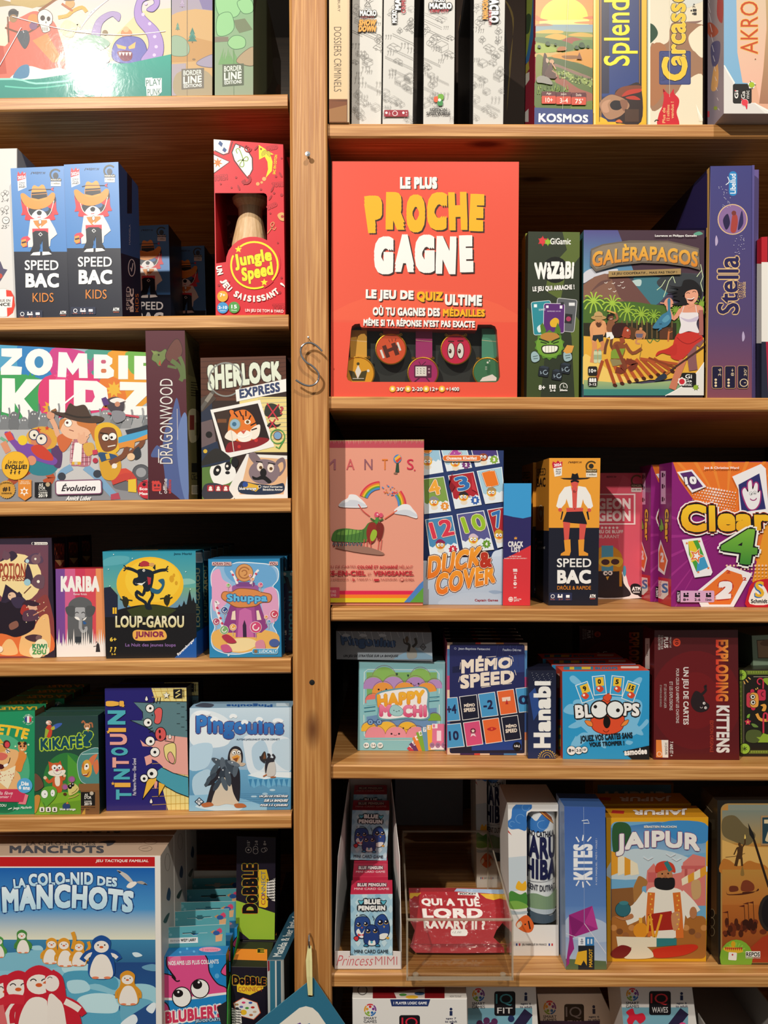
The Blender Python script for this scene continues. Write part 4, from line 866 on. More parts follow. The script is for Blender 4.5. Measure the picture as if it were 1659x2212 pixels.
f.tx('TINTOUIN',1568,480,1592,760,'4fb0bc',turn=-1,b=.06);f.tx('Paz Navarro Moreno - Elise Gravel',1540,528,1549,700,'c9c4d8',turn=-1);f.rc(1530,706,1556,732,'e8e4e4');f.ln([(1536,712),(1550,726)],5,'171428');f.tx('Laboludic',1538,742,1552,806,'d8d4e0',turn=-1)
b.done('narrow navy spine with teal and cat art, half hidden behind the post','gloss')
# ================================================================ LEFT BOOKCASE, fifth shelf
def eye(f,x,y,r,ir=None,dx=0,dy=0,c='1a1a1a',o=('1a1a1a',2)):
 f.el(x,y,r,'f6f3ec',o=o);f.el(x+dx,y+dy,ir or r*.35,c)
b=Box([(-60,1541),(75.3,1535),(74.5,1757),(-60,1763)],'L5',dep=.03,col='1f8a58',top='1b7a4e',right='6a4a2c')
f=b.front.v(0,1460,6.504)
f.rc(-400,470,500,2000,'1f9060');f.el(20,1330,395,'4fae80',505,n=40);f.el(60,1820,190,'147048',110)
f.tx('GALETTE',0,0,1,1,'f2c332',b=.05,q=[(-420,640),(430,720),(385,862),(-440,790)],bend=lambda u,w:w-.28*(u-.55)**2*4)
f.el(394,612,50,'f4f1ec',n=30);f.pg([(394-50,612),(394-44,588),(378,565),(378,660),(394-44,640)],'2f3f8a');f.pg([(410,565),(438,588),(444,612),(438,640),(410,660)],'d03a48')
msg='FABRIQUE'
for i,ch in enumerate(msg):a=math.radians(-155+i*130/7);f.tx(ch,394+66*math.cos(a)-7,612+66*math.sin(a)-9,394+66*math.cos(a)+7,612+66*math.sin(a)+9,'eaf2ea',rot=math.degrees(a)+90)
for i,ch in enumerate('EN FRANCE'):
 a=math.radians(155-i*130/8)
 if ch!=' ':f.tx(ch,394+72*math.cos(a)-7,612+72*math.sin(a)-9,394+72*math.cos(a)+7,612+72*math.sin(a)+9,'eaf2ea',rot=math.degrees(a)-90)
# smiling bear with a scarf
f.bl([(-200,1100),(-120,960),(20,960),(120,1020),(240,1050),(275,1130),(250,1220),(200,1300),(280,1400),(285,1560),(240,1640),(-200,1640)],'e8b478')
f.bl([(-200,1050),(-100,950),(20,975),(100,1020),(60,1060),(-200,1120)],'d99f4e');f.el(90,962,52,'4a2420',58);f.el(98,968,34,'d8444c',42);f.pg([(-60,940),(0,880),(50,945),(-10,955)],'e0b23a')
f.bl([(200,1300),(250,1150),(270,1060),(350,1080),(372,1140),(330,1240),(290,1350)],'df8a3c')
f.bl([(250,1000),(265,950),(310,930),(360,950),(378,1000),(360,1050),(310,1065),(265,1050)],'d99258');f.el(270,950,24,'3a2218');f.el(350,950,24,'3a2218');f.el(290,990,14,'2a1612');f.el(340,988,14,'2a1612');f.el(314,1035,26,'efcf9a',18);f.el(315,1022,8,'c9603c');f.pg([(280,940),(290,915),(310,935),(330,915),(342,940)],'b08a2c')
f.bl([(-60,1130),(0,1080),(80,1095),(105,1125),(70,1170),(0,1185)],'d8695c');f.bl([(80,1030),(110,1030),(140,1060),(130,1075),(95,1085),(78,1060)],'f2eee4');f.ln([(80,1030),(120,1055),(140,1065)],12,'2a1a18',3);f.ln([(90,1050),(108,1085)],9,'2a1a18')
f.ln([(0,1245),(60,1255),(120,1220),(140,1150)],10,'2a1a18',4);f.bl([(-60,1230),(40,1250),(55,1290),(0,1310)],'4a1418');f.bl([(50,1250),(110,1230),(100,1265),(60,1280)],'f6f2ea')
f.pg([(-200,1330),(60,1340),(220,1260),(200,1400),(110,1590),(0,1500),(-200,1450)],'f0e2bc')
random.seed(5)
for k in range(26):f.el(random.randint(-40,190),random.randint(1330,1480),6,'c8543a')
for x,y in((310,880),(402,966),(218,990),(365,1084)):f.star(x,y,20,'dff0c8')
f.pg([(-300,1590),(250,1590),(400,1680),(365,1800),(255,1790),(270,1770),(-300,1760)],'c93456');f.pg([(355,1660),(402,1672),(362,1805),(254,1795),(275,1770),(325,1772)],'e8808a')
f.tx('la fève',0,1620,182,1668,'f6e6e6',sk=14);f.tx('premier !',-60,1676,155,1728,'f6e6e6',sk=14)
f.el(348,1540,110,'56a8d8',106,n=32);f.tx('Dès',300,1484,406,1540,'f6f8fa',b=.05);f.tx('6 ans',266,1540,422,1596,'f6f8fa',b=.05,rot=4)
f.tx('KIZOU',-60,1798,90,1834,'e6f0e6',b=.03);f.tx('Jesga Machado',186,1830,450,1876,'e6f0e6',b=.02,sk=14,rot=-3);f.ln([(115,1872),(170,1852)],12,'e6f0e6')
t=b.top.v(0,1460,6.504);t.tx('LA GALET',-60,430,520,478,'e0b430',b=.05,flip=True)
b.done('green box with laughing bear and king cake title, frontmost at the left edge','gloss',group='green bear game boxes')
for k,t in enumerate(('second green bear game box, directly behind the frontmost','third green bear game box of the row, in shade','fourth green bear game box of the row, in deep shade','fifth green bear game box at the dark back of the row')):b.copy(t,.034*(k+1),.012*(k>0),group='green bear game boxes')
b=Box([(75.2,1548),(211.5,1545.5),(216,1757),(75.5,1762)],'L5',dep=.024,col='1f3a38',top='2a4a40',right='142624')
f=b.front.v(0,1460,6.504)
f.rc(480,560,1420,1980,('27413f','1d5a34'));f.el(940,1450,330,'2f7a3a',380,n=40);f.pg([(950,1090),(1150,1300),(1100,1700),(950,1700)],'4f9a34')
f.pg([(480,1760),(820,1620),(1140,1640),(1140,1960),(480,1970)],'7fae2c');f.pg([(700,1800),(1140,1740),(1140,1960),(700,1960)],'6a9a28')
f.tx('KiKAFÉ',0,0,1,1,'174a58',b=.05,q=[(565,830),(1150,800),(1160,1000),(570,1040)],o=[('b4d436',17)])
f.tx('?',1165,765,1305,985,'174a58',b=.06,o=[('b4d436',17)])
f.bl([(640,760),(670,690),(720,690),(735,760),(715,850),(660,850)],'c9452c');f.el(685,655,40,'e6b8a4',32);f.el(665,650,14,'f3ece4');f.pg([(700,650),(722,660),(702,672)],'3a2a20');f.pg([(640,730),(690,760),(650,860),(625,850)],'9aae3c');f.bl([(720,720),(790,670),(870,660),(860,690),(820,720),(760,750)],'3f5fb0');f.bl([(715,730),(760,700),(770,740),(735,755)],'b8b43c')
f.el(1225,705,46,'c99064',44);f.ln([(1200,670),(1170,630),(1150,660)],22,'b06a44',3);f.ln([(1250,665),(1290,660),(1300,720)],22,'b06a44',3);f.el(1225,735,26,'f0e2d2',18);f.el(1208,702,8,'222');f.el(1238,700,8,'222');f.pg([(1222,745),(1250,748),(1240,790)],'c98a3c')
# orange cat
f.bl([(760,1400),(870,1390),(880,1500),(865,1620),(800,1625),(740,1560)],'c95a2a');f.bl([(775,1410),(835,1405),(840,1520),(800,1540),(775,1500)],'efe2cc');f.ln([(760,1430),(690,1480),(640,1420)],44,'c95a2a',3);f.el(635,1420,24,'e8c8a4');f.ln([(860,1440),(900,1440),(905,1390)],34,'c95a2a',3);f.el(908,1390,20,'e8c8a4')
f.pg([(680,1190),(780,1230),(700,1320)],'c9562c');f.pg([(850,1180),(880,1280),(800,1230)],'c9562c');f.bl([(690,1320),(720,1230),(820,1210),(880,1260),(915,1340),(870,1390),(790,1400),(690,1370)],'cf6030');f.bl([(680,1340),(740,1310),(800,1320),(915,1310),(910,1360),(860,1395),(780,1400),(700,1380)],'efe4d2')
eye(f,765,1275,38,13,4,8);eye(f,838,1270,34,12,-4,10);f.el(802,1318,18,'b0486c',14);f.ln([(740,1335),(790,1365),(850,1355),(880,1325)],12,'f8f6f0',3);f.arc(810,1310,62,20,160,4,'3a2018')
# fish in a bowl
f.bl([(1090,1240),(1120,1120),(1200,1050),(1405,1030),(1405,1500),(1200,1500),(1120,1420)],'4f8a84',o=('cfe0dc',6));f.pg([(1150,1085),(1405,1070),(1405,1080),(1148,1096)],'b8d0cc');f.bl([(1240,1190),(1300,1110),(1370,1090),(1330,1180),(1290,1250)],'d8754a');f.bl([(1310,1240),(1370,1160),(1390,1300),(1350,1370)],'d8754a')
f.bl([(1150,1280),(1170,1200),(1230,1165),(1285,1230),(1290,1340),(1250,1410),(1190,1400),(1150,1350)],'dba23a');f.bl([(1185,1290),(1200,1230),(1240,1220),(1250,1280),(1210,1310)],'f5efe2');f.el(1218,1255,14,'2a1a14');f.bl([(1150,1370),(1220,1370),(1260,1320),(1230,1390),(1180,1395)],'8a3a24');f.ln([(1165,1376),(1225,1368)],8,'f5efe2');f.pg([(1150,1250),(1175,1190),(1185,1330)],'c9702c')
# box, mouse, lizard, turtle
f.pg([(1105,1505),(1405,1500),(1405,1600),(1110,1600)],'8a5f38');f.pg([(1135,1600),(1405,1595),(1400,1945),(1140,1955)],'7d5531');f.pg([(1140,1955),(1200,1850),(1200,1950)],'c99a3c')
f.rc(1140,1622,1338,1818,'191715');f.tx('AS',1190,1645,1236,1678,'efe9de',b=.02);f.tx("D'OR",1188,1680,1286,1722,'efe9de',b=.02);f.tx('CANNES',1188,1745,1288,1764,'efe9de',b=.02);f.tx('2019',1186,1770,1292,1812,'efe9de',b=.04);f.el(1290,1640,28,'bfb3a0')
f.el(1010,1440,50,'8a6a6c',48);f.el(1015,1440,34,'a85a9c');f.el(910,1545,46,'8f7250');f.el(918,1550,34,'a85a9c');f.bl([(960,1520),(1020,1490),(1090,1530),(1110,1590),(1060,1640),(980,1670),(960,1600)],'d8c878');f.el(985,1545,30,'1c1612',34,rot=-20);f.el(1022,1515,26,'1c1612',30);f.el(990,1535,9,'fff');f.el(1026,1505,8,'fff');f.ln([(1010,1640),(1060,1610),(1090,1570)],7,'5a3a1c',3);f.ln([(960,1710),(1040,1690),(1110,1650)],12,'c9b25c',3)
f.bl([(485,1370),(560,1400),(610,1500),(600,1560),(485,1600)],'6a4a38');f.bl([(485,1700),(540,1660),(570,1700),(540,1850),(490,1920)],'c98a3c')
f.bl([(590,1600),(640,1550),(750,1540),(805,1600),(780,1700),(700,1790),(650,1830),(600,1780),(570,1690)],'5fa234');f.el(630,1650,46,'eef0ea',58,o=('2a4a18',3));f.el(636,1650,8,'111');f.el(745,1635,30,'eef0ea',50,o=('2a4a18',3));f.el(740,1640,7,'111');f.ln([(610,1770),(630,1810),(620,1850)],5,'22381a',3)
f.el(935,1825,54,'2f4472',50);f.pg([(930,1790),(950,1755),(970,1790)],'d8803c');f.el(915,1650,24,'5a2f1c',20)
f.tx('blue orange',845,1850,1066,1890,'f1eee6',b=.05)
for x in(560,648,738):f.rc(x,1835,x+70,1905,'efe9e0',r=16);f.el(x+35,1862,12,'1d2a20');f.rc(x+20,1874,x+50,1892,'1d2a20')
f.tx('Jonathan Favre-Godal',1140,1832,1338,1848,'221812',b=.02);f.tx('Manon Augier',1140,1864,1262,1878,'221812',b=.02)
b.done('dark green box with orange cat, goldfish bowl and lizard, frontmost','gloss','card_game_box',group='green animal card boxes')
for k,t in enumerate(('second green animal card box, wrapped, behind the frontmost','third green animal card box of the stack','fourth green animal card box, in shade','fifth green animal card box, in deep shade','sixth green animal card box, at the back')):b.copy(t,.03*(k+1),.005*k,0.,group='green animal card boxes')
b=Box([(226.3,1487.5),(402.5,1485.5),(408,1747.5),(230,1754)],'L5',dep=.03,col='241f66',top='1a1740',right='1c1a24')
f=b.front.v(0,1440,2.514)
f.rc(560,110,1040,800,'262070')
f.pg([(822,115),(1040,110),(1040,230),(860,240)],'ecd98a');f.pg([(890,400),(1040,380),(1040,560),(1040,790),(915,790),(880,650)],'ecd98a')
for k in range(6):f.ln([(835+k*36,115),(880+k*30,250)],2.5,'c9a040');f.ln([(900+k*25,400),(905+k*25,790)],2.5,'c9a040')
for k in range(11):f.ln([(826,135+k*30 if k<4 else 300+k*45),(1040,128+k*30 if k<4 else 290+k*45)],2.5,'c9a040')
# cat on its side
f.pg([(726,192),(830,196),(860,188),(1040,190),(1040,390),(880,380),(800,330),(708,290),(770,290),(778,270),(775,245)],'5d7f85');f.ln([(1040,190),(860,188),(830,196),(726,192),(775,245),(778,290),(708,290),(800,330),(850,370)],4,'1d2426')
for k in range(9):f.ln([(960+k%3*24,200+k*18),(978+k%3*24,200+k*18)],4,'2c3c40')
f.ln([(842,170),(832,200)],4,'111');f.ln([(858,168),(850,200)],4,'111');f.ln([(872,166),(868,200)],4,'111');f.ln([(806,340),(830,330)],4,'111');f.ln([(810,355),(835,345)],4,'111')
eye(f,815,225,21,7,2,0,o=('111',4));eye(f,803,302,21,7,4,0,o=('111',4));f.bl([(840,240),(862,222),(880,235),(875,290),(860,308),(840,300),(845,270)],'e0605c',o=('111',3));f.el(828,262,4,'111')
# pig
f.pg([(900,370),(1040,385),(1040,590),(940,575),(890,545),(850,510),(825,500),(826,520),(795,535),(785,488),(830,470),(840,440),(825,432),(775,430),(762,395),(790,420),(845,400),(860,400),(905,395)],'eaa79a');f.el(873,365,28,'d85a58',36,o=('111',4));f.el(868,350,6,'3a1014',10);f.el(870,380,6,'3a1014',10)
eye(f,816,402,24,8,4,2,o=('111',4));eye(f,842,462,24,8,0,0,o=('111',4));f.bl([(892,440),(910,420),(950,418),(955,490),(945,525),(905,500)],'ecd98a',o=('111',3));f.bl([(912,480),(928,462),(948,500),(940,522),(922,512)],'e8a094',o=('111',3));f.ln([(895,400),(945,408),(950,372)],4,'111')
# bird
f.pg([(880,545),(940,575),(1040,600),(1040,710),(960,680),(890,640),(845,610),(855,565)],'4a9db0');f.ln([(880,545),(940,575),(1040,605)],4,'111');f.ln([(850,612),(890,642),(960,682),(1040,712)],4,'111');f.pg([(775,720),(800,610),(850,600),(850,622)],'edb842');f.ln([(775,720),(800,610),(850,600),(850,622),(775,720)],3,'111');f.pg([(862,706),(862,625),(898,640)],'edb842');f.ln([(862,706),(862,625),(898,640),(862,706)],3,'111');f.bl([(838,650),(845,622),(856,625),(850,660)],'e8a094')
eye(f,828,577,27,10,-4,2,o=('111',4));eye(f,784,604,20,8,0,2,o=('111',4))
for x,y in((797,172),(822,728),(924,377)):f.bl([(x,y-12),(x+7,y+6),(x,y+12),(x-7,y+6)],'efe9e0',o=('111',2))
cols=['4fb0bc','edb24a','4fb0bc','eaa79a','4fb0bc','eaa79a','edb24a','4fb0bc','edb24a']
ys=[(720,665),(652,628),(610,552),(545,490),(480,435),(422,362),(352,330),(312,235),(214,184)]
for ch,c,(a,e)in zip('TINTOUIN!',cols,ys):f.tx(ch,596+(a-400)*.11,e,690+(a-400)*.08,a,c,turn=1,b=.05)
for x,y in((670,210),(590,352),(615,632)):f.star(x,y,11,'edb24a')
f.tx('Paz Navarro Moreno – Elise Gravel',722,495,741,696,'e4e0ea',turn=1,b=.01)
f.star(905,154,18,'f6f0dc',o=('111',3));f.pg([(942,122),(990,120),(990,168),(944,170)],'15151c');f.ln([(978,128),(955,142),(980,148),(955,164)],7,'ecd98a');f.tx('Laboludic',992,122,1001,168,'15151c',turn=1,b=.02)
b.done('navy noise game box with cartoon cat, pig and bird lying sideways, frontmost','gloss',group='navy cartoon animal boxes')
b.copy('second navy cartoon animal box, dark strip behind the frontmost',.034,.008,group='navy cartoon animal boxes')
b=Box([(409.7,1529.8),(629.7,1528),(628.5,1749.5),(408.5,1752.5)],'L5',dep=.036,col='9fc0d6',top='8fb0c8',right='6f93aa')
f=b.front.v(0,1440,2.514)
f.rc(1020,215,1600,800,('cfe2ee','5f97bd'));f.rc(1020,560,1600,800,('6fa9cc','4a86b0'))
for pts,c in(([(1040,260),(1140,240),(1250,300),(1240,420),(1100,440),(1030,400)],'e6eff4'),([(1330,380),(1440,370),(1580,400),(1580,560),(1460,600),(1360,580),(1330,470)],'dfeaf2'),([(1370,440),(1430,400),(1460,480),(1420,560),(1380,540)],'b8d2e4'),([(1480,420),(1580,400),(1580,560),(1500,520)],'c4dae8'),([(1030,440),(1150,420),(1130,540),(1030,560)],'bcd8ea'),([(1050,600),(1140,560),(1150,680),(1060,700)],'b4d2e4')):f.bl(pts,c)
f.pg([(1345,590),(1400,570),(1585,570),(1585,655),(1500,640),(1460,660),(1420,640),(1380,660),(1350,630)],'6fb0d4');f.pg([(1345,590),(1400,570),(1585,572),(1585,605),(1500,600),(1440,612)],'e9f2f6')
for k in range(8):f.pg([(1350+k*28,612),(1370+k*28,610),(1362+k*28,655)],'3f86b4')
f.pg([(1020,700),(1200,690),(1330,720),(1450,760),(1450,800),(1020,800)],'8fc0dc');f.bl([(1060,760),(1200,730),(1320,760),(1250,790)],'c9e0ec')
for x,y in((1380,705),(1440,690),(1520,700),(1480,670)):f.el(x,y,16,'b8d6e6',6)
for k in range(5):f.ln([(1300,690+k*10),(1560,686+k*12)],2,'5a94ba')
f.tx('Pingouins',0,0,1,1,('3f86d0','2a62ac'),b=.05,q=[(1066,262),(1540,285),(1540,392),(1066,392)],o=[('5a3a66',5)])
for x,y,w in((1100,252,44),(1165,285,22),(1268,268,22),(1330,300,20),(1410,285,20),(1510,292,30)):f.bl([(x-w,y+4),(x-w*.5,y-10),(x+w*.4,y-10),(x+w,y+2),(x+w*.6,y+12),(x,y+6),(x-w*.6,y+14)],'f4f8fa')
f.tx('ALVYDAS JAKELIUNAS ET GÜNTER CORNETT',1285,388,1520,402,'3a5570',b=.02)
# big penguin carrying fish
f.bl([(1190,600),(1150,690),(1130,740),(1180,755),(1230,745),(1290,748),(1300,690),(1280,610),(1250,560)],'d8c9b4');f.bl([(1180,560),(1230,520),(1290,540),(1305,600),(1300,730),(1270,690),(1250,620),(1200,600),(1150,640),(1110,640)],'25222a');f.bl([(1150,640),(1120,740),(1105,752),(1140,756),(1160,700),(1180,640)],'2a262c')
f.bl([(1240,520),(1245,460),(1272,432),(1305,440),(1320,480),(1312,530),(1280,545)],'2a262c');f.bl([(1250,480),(1268,448),(1300,455),(1312,500),(1300,530),(1262,525)],'d6bfa4');eye(f,1272,466,11,4,2,2);eye(f,1298,464,10,4,0,2);f.pg([(1260,490),(1290,478),(1305,488),(1290,515),(1268,505)],'e29a3c');f.pg([(1265,500),(1296,492),(1285,518)],'8a4a24');f.bl([(1300,520),(1335,525),(1320,540),(1296,535)],'c9b49c')
for x,y,rx,ry,rt,c in((1190,520,46,16,30,'4a5560'),(1215,540,50,17,80,'5a6672'),(1250,545,48,16,60,'3f4a56'),(1280,560,40,14,100,'56626e'),(1165,560,40,15,120,'4a5864'),(1205,590,52,16,110,'323c48'),(1240,600,50,16,80,'47525e'),(1150,600,36,13,140,'394450'),(1270,525,36,12,20,'6a7682'),(1180,640,40,13,120,'3a4450'),(1220,635,40,14,70,'525e6a'),(1130,625,30,10,120,'46525c')):f.el(x,y,rx,c,ry,rot=rt)
for x,y in((1175,505),(1212,560),(1262,520),(1248,575),(1190,600)):f.el(x,y,4,'d8dce0')
f.bl([(1095,745),(1140,735),(1160,752),(1110,762)],'b86a3c');f.bl([(1275,745),(1320,742),(1338,760),(1285,765)],'b86a3c')
# small penguin
f.bl([(1440,530),(1465,500),(1490,515),(1498,560),(1490,590),(1455,595),(1438,570)],'cfcac4');f.bl([(1440,540),(1450,500),(1480,495),(1490,515),(1460,525),(1445,580)],'2e2c34');f.bl([(1415,500),(1430,465),(1442,462),(1448,500),(1440,512)],'3a322e');f.pg([(1430,500),(1437,462),(1446,498)],'7a4a2c');f.ln([(1450,512),(1465,480),(1452,476)],13,'2e2c34',3);f.ln([(1480,508),(1492,490),(1480,475)],11,'2e2c34',3);f.ln([(1440,520),(1420,505),(1415,485)],10,'2e2c34',3);f.ln([(1430,595),(1450,585)],7,'b86a3c');f.ln([(1470,600),(1498,598)],7,'b86a3c')
f.pg([(1083,708),(1110,732),(1083,756),(1057,732)],'1f2f44');f.pg([(1083,714),(1103,732),(1083,750),(1064,732)],'e9f0f4');f.tx('FFG',1072,722,1094,742,'1f2f44',b=.03)
for y,t,x0 in((694,'UN JEU DE STRATÉGIE',1410),(718,'SUR LA BANQUISE',1436),(742,'POUR 2 À 4 JOUEURS',1416)):f.tx(t,x0,y,1563,y+17,'f6f8fa',b=.05,sk=8,o=[('24405c',2)])
t=b.top.v(0,1440,2.514);t.tx('Pingouins',1230,200,1480,220,'2a5a9c',b=.06,flip=True);t.bl([(1060,215),(1100,198),(1160,205),(1140,222)],'4a5060');t.rc(1500,198,1570,216,'c9dce8')
b.done('pale blue penguin game box standing at the right end of the shelf','wrap')
# ================================================================ LEFT BOOKCASE, bottom shelf in view
b=Box([(-60,1849),(347,1848),(351,2256),(-60,2258)],'L6',Y=-.012,dep=.062,col='e9e4dc',top='b39a84',right='d4cdc2')
f=b.front.v(0,1780,4.366)
f.rc(-300,310,1462,400,'c01a1e');f.tx('JEU TACTIQUE FAMILIAL',906,334,1402,366,'f2e6dc',b=.03,sk=6)
f.rc(-300,412,1466,1080,('1a5fae','e8e4c8'));f.rc(-300,412,1466,800,('1a5fae','4a94cc'));f.rc(-300,800,1466,1086,('4a94cc','e6e4ca'))
f.rc(-300,1086,1470,1500,('3f86ae','1c3a70'));f.rc(-300,1300,1476,2300,('244a84','2a6ea4'))
sh=[('1d3f78',9)]
g2=('eaf6fa','b4dcee')
f.tx('COLO-NID',0,0,1,1,g2,b=.05,q=[(268,470),(882,452),(880,574),(278,588)],o=sh,bend=lambda u,w:w+.06*np.sin(np.pi*u));f.tx('DES',0,0,1,1,g2,b=.05,q=[(922,486),(1110,506),(1104,592),(920,576)],o=sh)
f.tx('MANCHOTS',0,0,1,1,g2,b=.055,q=[(18,590),(1270,635),(1248,832),(28,836)],o=[('1d3f78',13)],bend=lambda u,w:w+.2*np.sin(np.pi*u))
f.tx('LA',0,0,1,1,g2,b=.05,q=[(126,518),(240,502),(248,596),(135,604)],o=sh)
f.bl([(1105,435),(1150,445),(1210,480),(1260,545),(1225,545),(1170,500)],'c9c2ba');f.bl([(1195,590),(1225,550),(1280,540),(1290,560),(1240,600)],'efe9e0');f.bl([(1285,545),(1340,535),(1392,570),(1330,562)],'a8a098');f.pg([(1105,435),(1150,450),(1130,462)],'2c2a30');f.pg([(1370,555),(1394,572),(1350,566)],'2c2a30')
# sea ice
for pts,c in(([(-300,1250),(200,1200),(400,1180),(600,1280),(600,1400),(-300,1440)],'7fbcd0'),([(-300,1400),(300,1380),(600,1340),(800,1360),(1100,1440),(1110,1600),(-300,1650)],'8cc6d8'),([(600,1320),(780,1300),(880,1350),(820,1420),(620,1400)],'b8e0e8'),([(610,1400),(890,1380),(1100,1450),(1090,1560),(900,1500),(640,1560)],'4f9fbe'),([(-300,1640),(600,1560),(900,1560),(1110,1700),(1110,2300),(-300,2300)],'5aa8c6'),([(740,1640),(900,1590),(1100,1620),(1110,1760),(960,1780),(760,1750)],'c4e6ec'),([(1110,1560),(1300,1500),(1470,1540),(1475,1700),(1300,1760),(1120,1700)],'9fd0dc'),([(1150,1680),(1350,1640),(1476,1720),(1476,2000),(1180,1900)],'6aaec8'),
   ([(1250,1210),(1300,1205),(1345,1235),(1280,1248)],'d6e8ee'),([(1340,1340),(1420,1315),(1475,1325),(1475,1380),(1380,1370)],'6aa0bc'),([(290,1150),(380,1140),(410,1180),(320,1180)],'a8d4e0'),([(640,1480),(800,1470),(850,1560),(680,1590)],'b4dce6'),([(270,1800),(400,1790),(420,2100),(240,2100)],'2f7aa4'),([(1200,1850),(1300,1760),(1475,1690),(1476,2000),(1180,2000)],'28508a'),([(1140,1880),(1260,1790),(1300,1850),(1230,1920)],'e6f0f4'),([(1380,1740),(1440,1680),(1476,1700),(1440,1780)],'e6f0f4')):f.bl(pts,c)
def peng(x,y,h,c,lean=0,belly='f1e9df',blink=False,wings=True):
 """round cartoon penguin, foot centre x,y, height h"""
 w=h*.28
 f.bl([(x-w*.9,y),(x-w*1.1,y-h*.35),(x-w*.75+lean,y-h*.62),(x-w*.75+lean,y-h*.88),(x+lean,y-h),(x+w*.75+lean,y-h*.88),(x+w*.75+lean,y-h*.62),(x+w*1.1,y-h*.35),(x+w*.9,y)],c)
 f.bl([(x-w*.8,y),(x-w*.9,y-h*.25),(x-w*.4,y-h*.52),(x+w*.4,y-h*.52),(x+w*.9,y-h*.25),(x+w*.8,y)],belly)
 f.el(x+lean,y-h*.73,w*.62,belly,h*.14)
 for d in(-1,1):
  if blink:f.arc(x+lean+d*w*.28,y-h*.76,w*.16,200,340,h*.015,'2a2028',6)
  else:f.el(x+lean+d*w*.28,y-h*.77,h*.018,'1a1620')
 f.el(x+lean,y-h*.72,w*.17,'d8602c',h*.028)
 f.el(x-w*.5,y,w*.3,'e8845c',h*.03);f.el(x+w*.5,y,w*.3,'e8845c',h*.03)
 if wings:
  for d in(-1,1):f.ln([(x+d*w*.8,y-h*.5),(x+d*w*1.25,y-h*.35),(x+d*w*1.25,y-h*.18)],h*.075,c,3)
peng(-10,1250,200,'4f9a48');peng(222,1205,215,'4a8a40',-12)
peng(480,1305,240,'e09a2c',12);peng(622,1330,265,'e09a2c',-14);peng(750,1325,235,'e09a2c',0)
f.ln([(690,1170),(710,1080),(690,1010)],36,'e09a2c',3);f.ln([(820,1200),(850,1150),(838,1100)],30,'e09a2c',3)
f.ln([(900,1195),(830,1215),(780,1280)],60,'1f4f96',3);f.ln([(1020,1195),(1090,1215),(1130,1270)],60,'1f4f96',3);f.ln([(900,1215),(850,1225),(810,1265)],36,'efe6de',3);f.ln([(1030,1220),(1080,1230),(1110,1255)],34,'efe6de',3)
peng(962,1440,400,'1f4f96',0,wings=False)
peng(1215,1690,318,'dc962c',-8)
for x,y,h,ln in((60,1990,580,0),(190,2010,640,-10),(360,1990,670,15)):peng(x,y,h,'c92234',ln,blink=True)
f.ln([(240,1650),(100,1640),(0,1700)],90,'d02a3a',4);f.ln([(0,1700),(40,1900)],80,'df6a6c',3)
f.bl([(430,1460),(455,1390),(520,1370),(590,1420),(620,1520),(640,1640),(720,1720),(780,1880),(800,2300),(520,2300),(470,1900),(450,1620)],'c92234');f.el(495,1490,72,'f0e6de',78);f.pg([(408,1490),(440,1465),(440,1495)],'d8602c');f.arc(480,1455,24,200,330,6,'2a2028');f.bl([(460,1640),(560,1640),(620,1780),(660,2300),(480,2300)],'efe6dc');f.ln([(610,1640),(720,1690),(800,1790)],64,'c92234',3);f.ln([(620,1660),(700,1700),(760,1740)],60,'efe6dc',3);f.pg([(500,1380),(510,1358),(530,1372)],'c92234')
f.pg([(1464,300),(1600,300),(1600,2300),(1479,2300)],'e9e4dc')
t=b.top.v(0,1790,4.366);t.tx('MANCHOTS',90,160,980,232,'4a4a50',b=.05,flip=False);t.tx('LA COLO-NID DES',250,120,900,158,'6a6058',b=.03);t.bl([(930,130),(1000,115),(1090,115),(1060,150),(1010,165),(1000,140)],'4a4a50');t.el(1372,187,60,'b39a84',24,o=('7a6656',4));t.el(1420,124,58,'b39a84',22,o=('7a6656',4));t.ln([(1340,190),(1400,180)],5,'7a6656')
r=b.right.v(0,1780,4.366);r.el(1580,360,22,'d4cdc2',80,o=('8a8278',4));r.bl([(1570,700),(1590,600),(1610,640),(1600,720)],'2f4a6a');r.bl([(1540,920),(1570,860),(1600,840),(1570,930)],'3a4a40')
b.done('big white and blue penguin colony game box with red banner, bottom left','card',group='penguin colony game boxes')
b.copy('second penguin colony game box, in shadow behind the big front one',.066,group='penguin colony game boxes')
b.copy('third penguin colony game box, deepest in the shadow',.132,group='penguin colony game boxes')
# hanging card packs in a yellow display
q=[(346,2067),(488,2062),(490,2256),(350,2258)]
b=Box(q,'L6',Y=0.,dep=.021,col='1f86c8',top='1f78b4',right='2a4a2a',left='2a86c0')
f=b.front.v(330,1780,4.046)
f.rc(60,1040,660,2200,'1f86c8')
for x,y,r in((480,1420,30),(560,1330,20),(600,1500,24),(510,1240,18),(120,1180,14),(560,1560,18)):f.el(x,y,r,'5aaadc',r*1.1)
f.bl([(70,1340),(130,1320),(200,1350),(160,1290),(125,1230),(140,1130),(250,1100),(400,1110),(470,1180),(490,1300),(560,1400),(640,1440),(640,1520),(60,1560)],'e0508c',o=('1a1418',10));f.ln([(165,1335),(205,1375),(235,1370)],12,'1a1418',4);f.ln([(150,1290),(200,1360)],12,'1a1418')
f.bl([(600,1300),(630,1240),(660,1220),(660,1320)],'e0508c',o=('1a1418',8));f.bl([(150,1180),(230,1150),(240,1210),(180,1240)],'ea7aa4')
f.pg([(60,1530),(200,1525),(420,1510),(520,1492),(660,1480),(660,2200),(60,2200)],'1f86c8');f.bl([(60,1560),(120,1580),(140,1640),(110,1700),(50,1720)],'e0508c',o=('1a1418',10))
